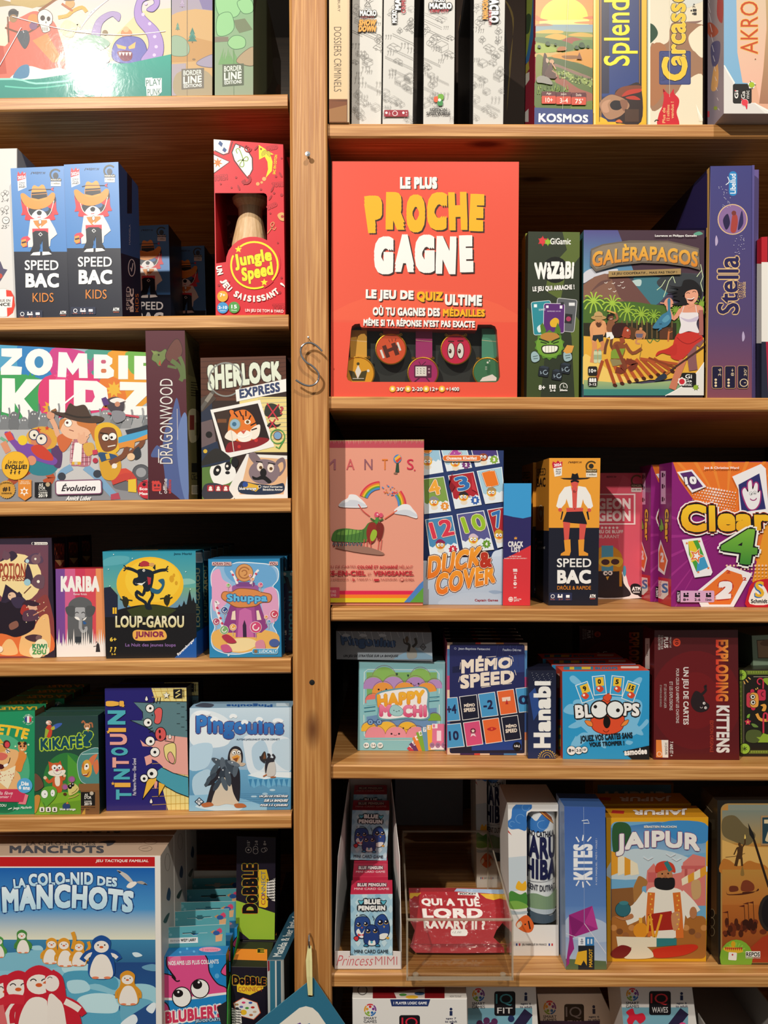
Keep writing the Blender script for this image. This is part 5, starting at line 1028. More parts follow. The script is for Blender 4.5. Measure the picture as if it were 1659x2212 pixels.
f.pg([(60,1518),(200,1522),(400,1505),(520,1485),(660,1470),(660,1490),(500,1510),(420,1528),(200,1545),(60,1540)],'f4f0ea')
f.el(252,1515,78,'f6f3ee',84,o=('1a1418',9));f.el(222,1482,42,'1a1418',34);f.el(410,1440,76,'f6f3ee',78,o=('1a1418',9));f.el(388,1405,42,'1a1418',40);f.el(400,1385,10,'fff');f.el(222,1470,9,'fff')
f.tx('NOS AMIS LES PLUS COLLANTS',135,1190,575,1228,'f6f6f4',b=.03,rot=-2)
f.tx('BLUBLERʼS'.replace('ʼ',"'"),0,0,1,1,'d8365c',b=.06,q=[(108,1640),(605,1575),(612,1690),(110,1748)],o=[('f6efe8',14)])
f.tx('JEU DE CARTES',370,1700,612,1735,'b8daf0',b=.04,o=[('16304c',5)],rot=-4)
f.pg([(560,1600),(660,1540),(660,1760),(600,1760)],'23262a')
t=b.top.v(330,1780,4.046);t.el(500,1097,96,'e890a8',22);t.tx('3 versions',430,1085,570,1108,'c8486c')
for x,y in((300,1090),(360,1115),(240,1120)):t.el(x,y,10,'5aaadc')
b.done('front card pack with pink blob and big eyes under a teal hanging tab','gloss','card_pack','card pack',group='pink blob card packs')
pk=b.o
def hang_tab(parent,x0,y0,x1,y1,yb,Y,first):
 """teal cardboard hang tab with a euro slot"""
 g=Geo();P=[px(x0,y0,Y),px(x1,y1,Y),px(x1+1,yb,Y),px(x0+2,yb,Y)]
 w=x1-x0;sl=(y1-y0)/w;cx,cy=x0+w*.5,(y0+y1)/2+15.5
 hole=[(cx-27,cy-2),(cx-6,cy-2),(cx-6,cy-5),(cx+6,cy-5),(cx+6,cy-2),(cx+27,cy-2),(cx+27,cy+1),(cx+9,cy+1),(cx+4,cy+5),(cx-4,cy+5),(cx-9,cy+1),(cx-27,cy+1)]
 hole=rotp(hole,(cx,cy),math.degrees(math.atan(sl)));hq=[px(*p,Y)for p in hole]
 loops=[[Vector((p.x,p.z,0))for p in P],[Vector((p.x,p.z,0))for p in hq]];al=P+hq;e=Vector((0,.0006,0))
 for t in tessellate_polygon(loops):g.face([al[i]for i in t],'5aa6ae');g.face([al[i]+e for i in t],'e6e2d8')
 for lp in(P,hq):
  for i in range(len(lp)):j=(i+1)%len(lp);g.face([lp[i],lp[j],lp[j]+e,lp[i]+e],'efece4')
 f=Face(g,P);f.el(x0+6,y0+9,4,'7fbcc4');f.el(x0+12,y0+16,3,'7fbcc4')
 f.pg([(x1-24,cy+5),(x1-7,cy+2),(x1-9,cy+17),(x1-24,cy+19)],'e0ad7c');f.pg([(x1-24,cy+5),(x1-36,cy-2),(x1-28,cy-6),(x1-18,cy)],'c9915c');f.el(x1-15,cy-4,7,'d8486c',5);f.el(x1-22,cy,8,'2f5a9c',5);f.star(x1-14,cy-7,6,'d8486c',n=6)
 if first:f.rc(x0+8,cy+10,x0+68,cy+22,'f1eee6',rot=-2);f.tx('ÉDITION',x0+12,cy+14.5,x0+30,cy+18.5,'1a1a1a',rot=-2);f.tx('WIDY LARRY',x0+32,cy+12,x0+64,cy+18.5,'1a1a1a',b=.05,rot=-2)
 o=g.build('hang_tab',MAT['card']);o.parent=parent;o.location=o.location-parent.location;return o
hang_tab(pk,355,2003.5,487,1996.5,2050,.022,True)
specs=[(368,1970,495,1963,'second card pack of the row, with teal tab behind the front one'),(387,1949,512,1947,'third card pack of the row, teal tab partly hidden'),(398,1922,524,1919,'fourth card pack of the row, teal tab beside the black spine'),(409,1898,530,1895,'rearmost card pack of the row, dim teal tab at the back')]
for i,(x0,y0,x1,y1,lab)in enumerate(specs):
 Yk=.033*(i+1);k=(D+Yk)/D
 c=pk.copy();COL.objects.link(c);c.location=pk.location+Vector((((x0-CX)*(D+Yk)-(355-CX)*D)/FPX,Yk,0));c.location.z+=shelf_z('L6',c.location.x)-shelf_z('L6',pk.location.x);c['label']=lab
 hang_tab(c,x0,y0,x1,y1,y0+48/k,Yk+.022,False)
# yellow display tray
root=empty('display_tray',px(430,2258,.07),'yellow and white cardboard tray holding the pink blob card packs','display tray')
xl,xr=px(340,0,0.).x,px(492,0,0.).x;zl,zr=[shelf_z('L6',x)+.00005 for x in(xl,xr)];zs=zr+.0002
g=Geo();A=[(xl,-.006,zl),(xr,-.006,zr),(xr,.164,zr),(xl,.164,zl)];B=[(x,y,z+.0002)for x,y,z in A];g.face(A[::-1],'e6d24a');g.face(B,'e6d24a');g.build('floor_panel',MAT['card'],root)
def side(x,nm,c):
 g=Geo();z2=px(0,1885,.164).z
 pr_=[(-.006,zs),(.164,zs),(.164,z2),(.1,z2-.03),(-.002,zs+.075),(-.006,zs+.03)]
 A=[(x,y,z)for y,z in pr_];B=[(x+.0012,y,z)for y,z in pr_]
 g.face(A,c);g.face(B[::-1],c)
 for i in range(6):j=(i+1)%6;g.face([A[i],A[j],B[j],B[i]],c)
 g.build(nm,MAT['card'],root)
side(xl-.0014,'side_panel','e6d24a');side(xr,'side_panel','3f9a3c')
g=Geo();boxgeo(g,(xl,.1645,zs),(xr,.166,px(0,1881,.1645).z),'efe9dc');g.build('back_panel',MAT['card'],root)
# black and lime spotting-game boxes
q1=[(499,2088.5),(577,2090),(580,2256),(502,2256)]
b=Box(q1,'L6',Y=.012,dep=.062,col='17131c',top='23211c',left='3a5a1c',right='14101a')
def word_block(f,x0,y0,n,m,dx,dy,w,h,sk):
 for j in range(n):
  for i in range(m):f.tx('Dobble',x0+i*dx-j*1,y0+j*dy,x0+i*dx+w-j*1,y0+j*dy+h,'141118',b=.07,rot=sk,res=1)
f=b.front.v(330,1780,4.046)
f.rc(680,1240,1000,2000,('1d1826','18141f'))
f.pg([(735,1400),(970,1385),(965,1440),(850,1495),(738,1465)],'f0c62c',)
f.tx('DoBBLE',0,0,1,1,'0f0d10',b=.07,q=[(698,1322),(992,1345),(988,1412),(700,1405)],o=[('e8732a',4),('a8c83a',7)])
f.tx('CONNECT',748,1422,962,1462,('b03a30','b03a30'),b=0.)
hexp=[(702,1565),(790,1515),(915,1560),(945,1650),(885,1710),(735,1670)]
f.pg(hexp,'d8603c');f.pg([(x*.94+820*.06,y*.94+1615*.06)for x,y in hexp],'f1ede4')
for x,y,c in((795,1560,'e0487c'),(855,1562,'3f5fb0'),(875,1602,'c9302c'),(825,1608,'4a9a3c'),(735,1577,'b88a5c'),(775,1597,'6a6ab0'),(738,1610,'3a3a44'),(795,1645,'efbf2c'),(860,1668,'c97a4c'),(892,1640,'d8b89c'),(765,1645,'e8a02c')):f.el(x,y,17 if c!='efbf2c'else 28,c,10 if c!='efbf2c'else 24)
f.pg([(680,1600),(770,1640),(780,1740),(680,1760)],'f1ede4');word_block(f,676,1612,6,2,52,22,46,14,4)
t=b.top.v(330,1780,4.046);t.pg([(700,1090),(1000,1095),(1000,1195),(700,1185)],'ec8a2c');t.tx('E',915,1092,975,1125,'0f0d10',b=.06,o=[('e8c02c',4)])
b.done('front black box with yellow hexagon logo, standing upright below the tall lime one','card',group='black and lime spotting game boxes')
b2=b.copy('black box hidden behind, carrying the tall lime and black box',.064,.004,group='black and lime spotting game boxes')
q2=[(511.5,1825.5),(595.7,1828.5),(593,2049),(509,2048)]
b=Box(q2,None,Y=.078,dep=.058,col='1a1522',top='5a6a20',right='140f1a',left='1a1522')
f=b.front.v(330,1780,4.046)
f.rc(725,180,1080,1095,'211a2a');f.pg([(725,745),(1080,860),(1080,1095),(820,1095),(725,985)],'9cc23a');f.pg([(725,985),(850,1090),(725,1090)],'2a2034')
f.pg([(925,478),(995,476),(1015,560),(1005,800),(985,812),(928,800)],'f0c62c')
f.tx('DoBBLE',783,425,920,860,'0f0d10',turn=1,b=.07,o=[('e8732a',4),('a8c83a',7)])
f.tx('CONNECT',948,490,985,785,'4a6a9a',turn=1,b=0.);f.tx('CO',948,690,985,785,'b03a30',turn=1)
f.pg([(995,590),(1090,540),(1090,760),(1040,745),(995,700)],'f1ede4');
for j in range(8):f.tx('Dobble',998,556+j*24,1060,572+j*24,'141118',b=.07,rot=-6,res=1);f.tx('Dobble',1064,548+j*24,1092,566+j*24,'141118',b=.07,rot=-10,res=1)
for x,t in((838,"15'"),(907,'2-8'),(980,'8+')):f.tx(t,x-12,222,x+12,262,'ded6d2',turn=1,b=.01)
f.el(838,302,24,'211a2a',o=('ded6d2',4));f.el(838,302,9,'ded6d2');f.el(900,290,18,'211a2a',o=('ded6d2',4));f.el(900,315,20,'211a2a',o=('ded6d2',4));f.el(985,298,14,'211a2a',o=('ded6d2',4));f.el(968,305,16,'211a2a',o=('ded6d2',4))
t=b.top.v(330,1780,4.046);t.rc(700,60,1150,135,'6a7a24');t.rc(700,135,1150,190,'17131c')
b.done('tall black and lime box with sideways logo, stacked upright behind the front one','card',group='black and lime spotting game boxes')
b.o.location.z+=b2.location.z+max(v.co.z for v in b2.data.vertices)-b.o.location.z+.0004
# clear wrapped picture books, leaning
q=[(577,2074),(613,2073),(616,2256),(580,2256)]
b=Box(q,'L6',Y=-.004,dep=.15,yaw=-8,col='b9b4ac',top='2a5266',right='1c2228',left='8a8a84')
f=b.front.v(330,1780,4.046)
f.rc(985,1180,1150,2000,'8f928e')
for x0,x1,c in((1000,1022,'b9bcb8'),(1024,1066,'2f6f86'),(1068,1080,'cfd0ca'),(1082,1118,'2a5a70'),(1120,1132,'b0aca4')):f.pg([(x0,1195),(x1,1195),(x1+6,2000),(x0+6,2000)],c)
f.pg([(1003,1195),(1020,1195),(1022,1280),(1005,1290)],'8a2a34')
t=b.top;A,B_=proj(b.F[0]),proj(b.B[0]);A2,B2=proj(b.F[1]),proj(b.B[1])
t.v();mid=lambda a,c,s:(a[0]+(c[0]-a[0])*s,a[1]+(c[1]-a[1])*s)
t.tx('Matilda & her little friend',0,0,1,1,'d8dcd8',b=.01,q=[mid(mid(A,A2,.22),mid(B_,B2,.22),.06),mid(mid(A,A2,.22),mid(B_,B2,.22),.95),mid(mid(A,A2,.75),mid(B_,B2,.75),.95),mid(mid(A,A2,.75),mid(B_,B2,.75),.06)])
b.done('teal picture book in clear wrap with white script on its spine, beside the post','wrap','picture_book','book')
b=Box([(598,1960),(612,1958),(616,2256),(602,2256)],'L6',Y=.2,dep=.12,yaw=0,col='3a1418',top='4a2a24',right='1c1014')
b.done('dark maroon sleeve standing in shadow behind the teal picture book','gloss','picture_book','book')
# ================================================================ RIGHT BOOKCASE, top shelf
def city(f,x0,y0,x1,y1,seed,ink='a3a29e',n=26):
 """fine line drawing: little houses, cars, trees"""
 rnd=random.Random(seed)
 for k in range(n):
  x=rnd.uniform(x0,x1);y=y0+(y1-y0)*(k+.5)/n+rnd.uniform(-14,14);s=rnd.uniform(26,52);kind=rnd.choice('hctlp')
  L=lambda*p:f.ln([(x+a*s,y+b*s)for a,b in p],2.,ink)
  if kind=='h':
   L((-1,0),(0,.5),(1,0),(1,-.8),(0,-.3),(-1,-.8),(-1,0));L((0,.5),(0,-.3));L((-1,-.8),(0,-1.3),(1,-.8))
   for i in range(3):L((-.85+i*.28,-.5+i*.14),(-.85+i*.28,-.15+i*.14),(-.7+i*.28,-.07+i*.14),(-.7+i*.28,-.42+i*.14),(-.85+i*.28,-.5+i*.14))
  elif kind=='c':
   L((-1,0),(-.6,-.35),(-.1,-.6),(.6,-.2),(1,.05),(1,.35),(.5,.6),(-1,0));L((-.6,-.35),(0,-.05),(.6,-.2));L((0,-.05),(.5,.6))
   f.arc(x-.5*s,y+.25*s,.17*s,0,360,2,ink,8);f.arc(x+.3*s,y+.6*s,.17*s,0,360,2,ink,8)
  elif kind=='t':
   for a,b in((-.4,0),(.35,-.1),(0,-.5),(-.1,.2)):f.arc(x+a*s,y+b*s,.42*s,0,360,2,ink,10)
   L((0,.5),(0,1))
  elif kind=='l':L((-1.6,-.6),(1.6,.9));L((-1.6,-.3),(1.6,1.2))
  else:
   for i in range(3):f.arc(x+(i-1)*.5*s,y,.12*s,0,360,2,ink,7);L(((i-1)*.5,.12),((i-1)*.5,.5),((i-1)*.5-.15,.8))
b=Box([(711,-150),(755,-150),(754,264.5),(711,265)],'R1',Y=-.002,dep=.16,col='d9c4a4',left='8a5a34',right='b9a284')
f=b.front.v(690,0,3.386)
f.rc(50,-600,230,730,('e0c9a6','d9bd93'));f.rc(50,728,230,920,'7a4420');f.pg([(60,740),(210,735),(210,900),(200,900),(200,745)],'5a2e14');f.pg([(70,800),(200,770),(200,890),(75,890)],'9a6a3c')
f.tx('DOSSIERS CRIMINELS',106,205,160,675,'5a4c3c',turn=-1,b=-.005);f.tx('LE BURY',134,-40,152,95,'5a4c3c',turn=-1)
f.rc(205,-600,230,920,'cdb695')
b.done('narrow cream and brown book-like case spine beside the post','wrap','game_case')
mac=[([(762,-150),(829,-150),(824,266),(759,266)],'white city drawing spine with stacked orange lettering, leftmost of the four',1),
 ([(831,-150),(898,-150),(892,266),(826,266)],'white city drawing spine with lengthwise lettering and small red strip',2),
 ([(917,-150),(985,-150),(981,266),(913.5,266)],'white city drawing spine with green and red clover logo near the bottom',3),
 ([(1024,-150),(1094,-150),(1087.5,266),(1021,266)],'white city drawing spine with sideways orange lettering, right of the black gap',4)]
for q,lab,k in mac:
 b=Box(q,'R1',Y=.022 if k==1 else .012,dep=.2 if k<3 else .22,col='cfccc5',left='1c1a1a'if k>2 else 'd8d5ce',right='15120f')
 f=b.front.v(690,0,3.386);x0=(q[3][0]-690)*3.386+8;x1=(q[2][0]-690)*3.386-2
 city(f,x0,60,x1,880,k,'8c8a86'if k!=1 else '8a8782',34)
 if k==1:
  f.tx('MACRO',296,92,416,134,'f4f2ec',b=.05,o=[('3a3734',5)]);f.tx('MICRO',330,78,380,92,'f4f2ec',b=.05,o=[('3a3734',3)]);f.tx('CRIME CITY',300,136,400,152,'8a3a38',b=.03)
  f.tx('SHOW',290,160,414,206,'e0a24a',b=.07,sk=8,o=[('6a4a26',3)]);f.tx('DOWN',288,206,412,250,'e0a24a',b=.07,sk=8,o=[('6a4a26',3)])
  f.ln([(330,0),(350,30),(330,60),(372,66),(360,30),(390,10)],4,'3a3734',4)
 if k==2:
  f.tx('MICRO',530,84,566,180,'f4f2ec',turn=1,b=.06,o=[('2c2a2a',5)]);f.tx('MACRO',552,-120,596,84,'f4f2ec',turn=1,b=.06,o=[('2c2a2a',7)]);f.tx('CRIME CITY',598,-100,630,108,'b0323c',turn=1,b=.03)
  f.rc(474,812,650,860,'9a2634',r=6)
  for x,t in((496,'10+'),(552,"15'"),(620,'1-4')):f.el(x-6,832,9,'f0e6e4');f.tx(t,x+10,824,x+22,848,'f0e6e4',turn=1)
  f.el(552,836,15,'9a2634',o=('f0e6e4',4))
 if k==3:
  f.tx('MICRO',836,-4,916,24,'f4f2ec',b=.06,o=[('2c2a2a',5)]);f.tx('MACRO',804,30,966,74,'f4f2ec',b=.06,o=[('2c2a2a',7)]);f.tx('CRIME CITY',808,78,944,100,'b0323c',b=.04,sk=10)
  f.rc(836,712,876,754,'e0603c',r=14);f.rc(866,695,908,738,'6fa83a',r=14);f.rc(862,738,902,780,'3f8a4a',r=14);f.el(878,738,11,'f0eee8')
  f.tx('EDITION',808,798,930,818,'3a3836',b=.02);f.tx('SPIELWIESE',782,824,956,848,'3a3836',b=.02)
 if k==4:
  f.tx('MACRO',1240,-30,1310,190,'f4f2ec',turn=-1,b=.06,o=[('2c2a2a',6)]);f.tx('CRIME CITY',1236,96,1256,212,'b0323c',turn=-1,b=.03);f.tx('SHOWDOWN',1190,-60,1232,165,'e0a24a',turn=-1,b=.07,o=[('7a5526',2)])
 b.done(lab,'wrap',group='white city drawing game boxes')
# tall dark box behind the white spines
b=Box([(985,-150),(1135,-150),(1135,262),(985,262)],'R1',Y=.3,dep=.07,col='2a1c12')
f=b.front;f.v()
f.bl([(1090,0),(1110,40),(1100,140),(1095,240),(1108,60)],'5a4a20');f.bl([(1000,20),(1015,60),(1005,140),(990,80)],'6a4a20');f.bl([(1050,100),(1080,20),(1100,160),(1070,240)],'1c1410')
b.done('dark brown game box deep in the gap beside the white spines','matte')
b=Box([(1158.6,-150),(1281.5,-150),(1279.5,265.5),(1153.5,266)],'R1',Y=.006,dep=.075,yaw=0,col='8a1f30',left='8e2434')
f=b.front.v(1120,0,5.925)
f.rc(180,-900,960,320,('b8341c','ee9a3c'));f.el(585,215,305,'f6d24a',260,n=44)
f.pg([(270,245),(905,235),(900,300),(760,310),(270,300)],'f4dc7c');f.bl([(230,180),(290,220),(380,245),(230,250)],'d8703c');f.bl([(820,215),(940,190),(940,230)],'d8703c');f.bl([(720,270),(940,255),(940,290),(760,285)],'e08a4c')
f.rc(220,300,960,430,('7f97a4','97a698'));f.bl([(220,300),(350,285),(440,312),(230,320)],'a87a5a')
f.pg([(220,400),(400,370),(620,390),(950,400),(950,1420),(220,1420)],'7d8a3c')
for pts,c in(([(230,390),(380,365),(560,380),(540,410),(260,410)],'d8a844'),([(640,430),(800,400),(950,430),(940,460),(700,450)],'c9a23e'),([(340,460),(480,415),(620,450),(560,490),(420,500)],'d6a23a'),([(560,500),(700,460),(900,530),(760,550),(600,530)],'9a4a34'),([(230,460),(420,480),(640,530),(720,600),(620,640),(480,560),(230,520)],'4f6a34'),([(700,520),(950,500),(950,620),(760,640)],'5f7a3c'),([(230,540),(420,580),(500,640),(230,660)],'93a63c'),
   ([(230,670),(440,660),(540,640),(520,700),(230,720)],'c9a45c'),([(440,690),(700,640),(950,620),(950,850),(760,790),(560,760),(440,720)],'cf8f34'),([(560,700),(760,700),(740,740),(600,740)],'8a5a24'),([(380,720),(620,760),(950,870),(950,980),(700,880),(460,800)],'4f6030'),([(460,800),(700,890),(950,990),(950,1060),(700,960),(470,860)],'8a6a5a'),([(470,840),(720,940),(950,1040),(950,1220),(760,1120),(560,980)],'5d6e34'),([(520,900),(720,950),(940,1030),(930,1100),(720,1010),(540,950)],'8a9a50'),
   ([(440,930),(560,980),(760,1120),(950,1200),(950,1330),(760,1270),(560,1180),(480,1050)],'9a5a48'),([(230,700),(330,740),(360,1000),(230,1000)],'7a8438'),([(230,1000),(500,1060),(640,1180),(640,1400),(230,1400)],'566a2c'),([(860,1300),(950,1290),(950,1400),(640,1400)],'6a7a34')):f.bl(pts,c)
rnd=random.Random(9)
for k in range(60):x=rnd.uniform(520,940);y=900+(x-520)*.28+rnd.uniform(-20,90);f.el(x,y,rnd.uniform(8,16),rnd.choice(['a9b46a','6f8040','46552a']),n=7)
for k in range(50):x=rnd.uniform(240,640);y=rnd.uniform(1060,1180);f.pg([(x-6,y+60),(x+rnd.uniform(-14,14),y),(x+6,y+60)],rnd.choice(['7f9a3c','4a6026','93a850']))
for x,y,r in((370,550,28),(740,600,26),(805,570,36),(885,590,18),(260,590,20),(470,560,16)):f.el(x,y,r,'2f4424');f.el(x+r*.5,y+r*.3,r*.7,'3a5028')
f.bl([(490,620),(530,590),(600,595),(605,635),(500,645)],'a8662c');f.pg([(740,750),(776,660),(812,755)],'7a4a2c')
f.bl([(300,960),(320,700),(345,680),(362,730),(375,860),(340,960)],'4a3428');f.el(422,785,30,'c99a74');f.bl([(370,860),(400,800),(430,820),(440,890),(480,930),(470,1000),(370,990),(330,940)],'5a3f34');f.bl([(350,740),(385,760),(375,800),(352,790)],'c2a288');f.ln([(430,810),(475,880)],14,'c99a74');f.ln([(425,900),(480,935),(485,980)],14,'b08868')
f.bl([(235,990),(300,965),(390,1000),(430,1080),(300,1060),(235,1050)],'8f8a80')
for i,(x0,x1,a,t)in enumerate(((294,475,'Age','10+'),(478,668,'Joueurs','3–4'),(672,860,'Durée',"75'"))):
 f.rc(x0,1170+i*8,x1,1230+i*8,'5c2226');f.rc(x0,1228+i*8,x1,1330+i*8,'cf4a30',r=12);f.tx(a,x0+60,1182+i*8,x1-60,1216+i*8,'e8d8c8',b=.01);f.tx(t,x0+48,1250+i*8,x1-40,1312+i*8,'f6ece0',b=.01)
f.pg([(180,1380),(950,1408),(950,1640),(180,1640)],'2f3f78');f.tx('KOSMOS',0,0,1,1,'f4f3ee',b=.035,q=[(255,1455),(888,1475),(884,1578),(252,1572)])
f.ln([(640,-200),(600,700),(560,1400)],3,'d8d4c0')
l=b.left.v(1120,0,5.925)
l.rc(60,-900,240,1600,'8c2032');l.pg([(60,-300),(195,-300),(190,480),(130,800),(60,830)],'2f6a9c');l.bl([(80,-200),(180,-200),(165,260),(140,500),(100,720),(70,700)],'8a9a3c');l.bl([(100,200),(160,200),(140,400),(90,420)],'2f4a2c');l.pg([(60,960),(140,920),(140,1020),(60,1140)],'d0c8b8');l.pg([(60,880),(130,780),(140,880),(60,1000)],'a89a3c');l.pg([(20,1500),(130,1390),(130,1560),(40,1560)],'cfcac4')
b.done('game box with sunset farmland spine and dark red side','gloss')
b=Box([(1281,-150),(1397,-150),(1396,266),(1281,266)],'R1',Y=.008,dep=.2,col='e2a41e',left='c98a14',right='b98018')
f=b.front.v(1120,0,5.925)
f.rc(940,-900,1660,1600,'eeb322');f.rc(965,-900,985,1600,'f7e08a');f.rc(1032,-900,1576,1560,'15141f');f.rc(1046,-900,1060,1500,'b07a3c');f.rc(1066,-900,1540,1560,('262f5c','262f5c'))
f.rc(1066,-900,1540,1240,('232a52','2a3f7c'));f.pg([(1066,-900),(1160,-900),(1160,1200),(1066,1200)],'2c2a40');f.rc(1546,-900,1552,1500,'b07a3c')
f.pg([(1040,1500),(1060,1500),(1120,1530),(1160,1580),(1040,1580)],'eeb322');f.pg([(1576,1500),(1520,1520),(1470,1580),(1640,1580),(1640,1480)],'eeb322')
f.bl([(1230,1220),(1280,1140),(1400,1100),(1560,1090),(1570,1560),(1300,1580),(1240,1540)],'2b1712');f.bl([(1230,1220),(1300,1130),(1420,1100),(1560,1100),(1560,1150),(1400,1170),(1300,1250)],'7a3c20');f.bl([(1320,1240),(1400,1160),(1560,1140),(1560,1180),(1440,1210)],'b8321c');f.bl([(1370,1250),(1480,1230),(1560,1280),(1430,1275)],'b8321c')
f.bl([(1035,1340),(1080,1270),(1180,1215),(1290,1240),(1380,1290),(1420,1360),(1360,1440),(1280,1500),(1160,1530),(1080,1460)],'a87c5c',o=('3a241c',4));f.bl([(1170,1340),(1220,1290),(1310,1300),(1340,1360),(1280,1410),(1200,1400)],'1e1416');f.bl([(1060,1360),(1100,1300),(1180,1280),(1140,1340),(1160,1430),(1090,1440)],'c09070');f.bl([(1300,1290),(1390,1290),(1390,1380),(1340,1420)],'8a5c44');f.bl([(1240,1560),(1290,1530),(1330,1570)],'d86a2c');f.rc(1360,1400,1540,1560,'4a3020')
f.tx('Splendor',1090,-330,1525,848,'f7e02c',turn=1,b=.012,o=[('6a5a10',3)])
b.done('navy spine with yellow border and lengthwise yellow title','gloss')
b=Box([(1398,-150),(1519,-150),(1517.5,266),(1398,266)],'R1',Y=.006,dep=.2,col='d9cdb4',left='b9a98c',right='3a2a3a')
f=b.front.v(1390,0,6.167)
f.rc(30,-950,800,1680,'e2d8bf')
f.bl([(90,640),(200,620),(330,560),(350,400),(420,300),(760,330),(790,370),(640,450),(600,540),(660,680),(790,760),(800,1030),(600,1060),(500,1160),(440,1240),(280,1400),(90,1430)],'9c7458');f.bl([(90,660),(300,640),(300,1160),(90,1400)],'a8704a');f.bl([(560,300),(700,290),(780,280),(700,320)],'8a6a60')
f.bl([(600,540),(640,440),(800,360),(800,760),(680,690)],'e8dcc0');f.bl([(480,1180),(600,1060),(800,1030),(800,1680),(440,1680),(450,1400)],'e6d9bc');f.bl([(40,350),(120,330),(190,430),(160,520),(40,600)],'2c4a34');f.bl([(560,100),(700,60),(800,0),(800,-200),(560,-200)],'d2d4cc');f.rc(30,-950,62,1680,'8fa08c');f.rc(62,-950,90,1680,'f3ecd8')
f.rc(208,686,630,1134,'3a4270',r=24);f.rc(222,700,616,1120,'454d7e',r=20)
for k in range(5):f.arc(250+k*20,1060-k*8,24,0,250,5,'343b66',8);f.arc(260,740+k*40,20,90,330,5,'343b66',8)
f.bl([(260,1190),(310,1240),(350,1260),(400,1190),(410,1250),(470,1320),(470,1400),(440,1500),(465,1680),(200,1680),(200,1540),(250,1420),(270,1300)],'c9202c');f.pg([(260,1190),(290,1225),(262,1235)],'7a1018')
for k,t in enumerate(('Plus de','12 millions','vendus !')):f.tx(t,250+k*56,1440-k*40,290+k*56,1640-k*30,'e8b87a',turn=1,sk=0,b=.02)
f.tx('arcassonne',372,-640,560,880,'efc23a',turn=1,b=.02,o=[('f7e7a0',5),('4a3a14',12)])
f.tx('C',245,770,580,1080,'efc23a',turn=1,b=.03,o=[('f7e7a0',5),('4a3a14',12)])
f.tx('7+',655,55,690,110,'3a3836',turn=1,b=.01);f.rc(655,130,705,160,'2c2a2a');f.el(635,150,10,'2c2a2a');f.rc(665,175,705,208,'2c2a2a');f.el(655,192,9,'2c2a2a')
f.ln([(145,1620),(170,1600),(200,1610)],10,'2a241c',3)
f.ln([(340,-900),(345,1300)],3,'f4ecd4')
for k in range(9):f.ln([(700+k*4,1400+k*10),(740+k*8,1620)],4,'f8f2e0')
b.done('beige and brown landscape spine with big golden lengthwise lettering','wrap')
b=Box([(1563.5,-150),(1745,-150),(1745,244),(1563.5,246)],'R1',Y=-.026,dep=.062,col='c9b9ae',left='8a7a88',right='8a7a70')
f=b.front.v(1390,0,6.167)
f.rc(1060,-950,1660,1560,('e0b98c','e2a98c'));f.rc(1060,-950,1440,1130,('8fb4d4','7fb0d0'));f.pg([(1220,-950),(1640,-950),(1640,300),(1560,1400),(1500,1120),(1320,1100),(1250,700)],('d9cfae','ecb49c'));f.pg([(1600,-950),(2200,-950),(2200,1400),(1540,1380),(1600,900),(1640,400)],('d4c08a','a8765c'))
f.pg([(1060,870),(1080,870),(1215,1110),(1060,1540),(1400,1540),(1660,1540),(1660,1460),(1480,1370),(1190,1370),(1190,1110)],'e9e5de');f.pg([(1060,880),(1200,1110),(1220,1380),(1480,1380),(1640,1530),(1060,1540)],'dcd6d0');f.ln([(1075,870),(1215,1108)],14,'f4f0e8');f.ln([(1480,1375),(1660,1480),(2200,1750)],16,'f4f0e8')
f.tx('AKROPOLIS',1290,-640,1525,720,'c9502c',turn=1,b=0.,o=[('efc85c',7)]);f.el(1490,790,11,'9a4a3c',o=('e8d0b0',6))
f.rc(1190,1118,1440,1380,'26221f',r=26);f.tx('Gi',1212,1205,1262,1312,'f0ece4',turn=1,b=.03);f.tx('Ga',1300,1215,1352,1315,'f0ece4',turn=1,b=.01);f.tx('mic',1362,1205,1408,1312,'f0ece4',turn=1,b=0.);f.el(1222,1208,8,'d83a48')
f.star(1440,1132,58,'e6e2d8',n=5,ri=.75);f.el(1440,1132,38,'9ab42c')
for a in(0,80,160,250):f.ln([(1440,1132),(1440+56*math.cos(math.radians(a)),1132+56*math.sin(math.radians(a)))],9,'3a3c20')
f.el(1440,1132,34,'a8c02e');f.el(1348,1368,44,'e0404c',44,o=('f0dcd8',5));f.pg([(1350,1400),(1385,1400),(1380,1455),(1370,1455)],'d83444');f.ln([(1300,1320),(1330,1350)],14,'d83444')
l=b.left.v(1390,0,6.167);l.rc(800,-950,1070,1660,('a8948e','8f8390'));l.bl([(900,1180),(960,800),(1000,950),(980,1180)],'e0a86a');l.bl([(820,350),(900,300),(1000,420),(900,500)],'b05a44');l.bl([(900,600),(1020,560),(1000,820),(920,880)],'5f5a7c');l.bl([(1000,-100),(1060,0),(1050,300),(980,200)],'b04a48');l.rc(840,1480,880,1560,'c9505a');l.el(960,1440,26,'93a04a');l.rc(820,-950,850,1660,'4a3a50')
for k in range(12):l.ln([(850+k*13,-100+k*140),(880+k*12,40+k*130)],6,'e6dcdc')
b.done('shrink wrapped pale city game box jutting over the shelf edge, top right','wrap')
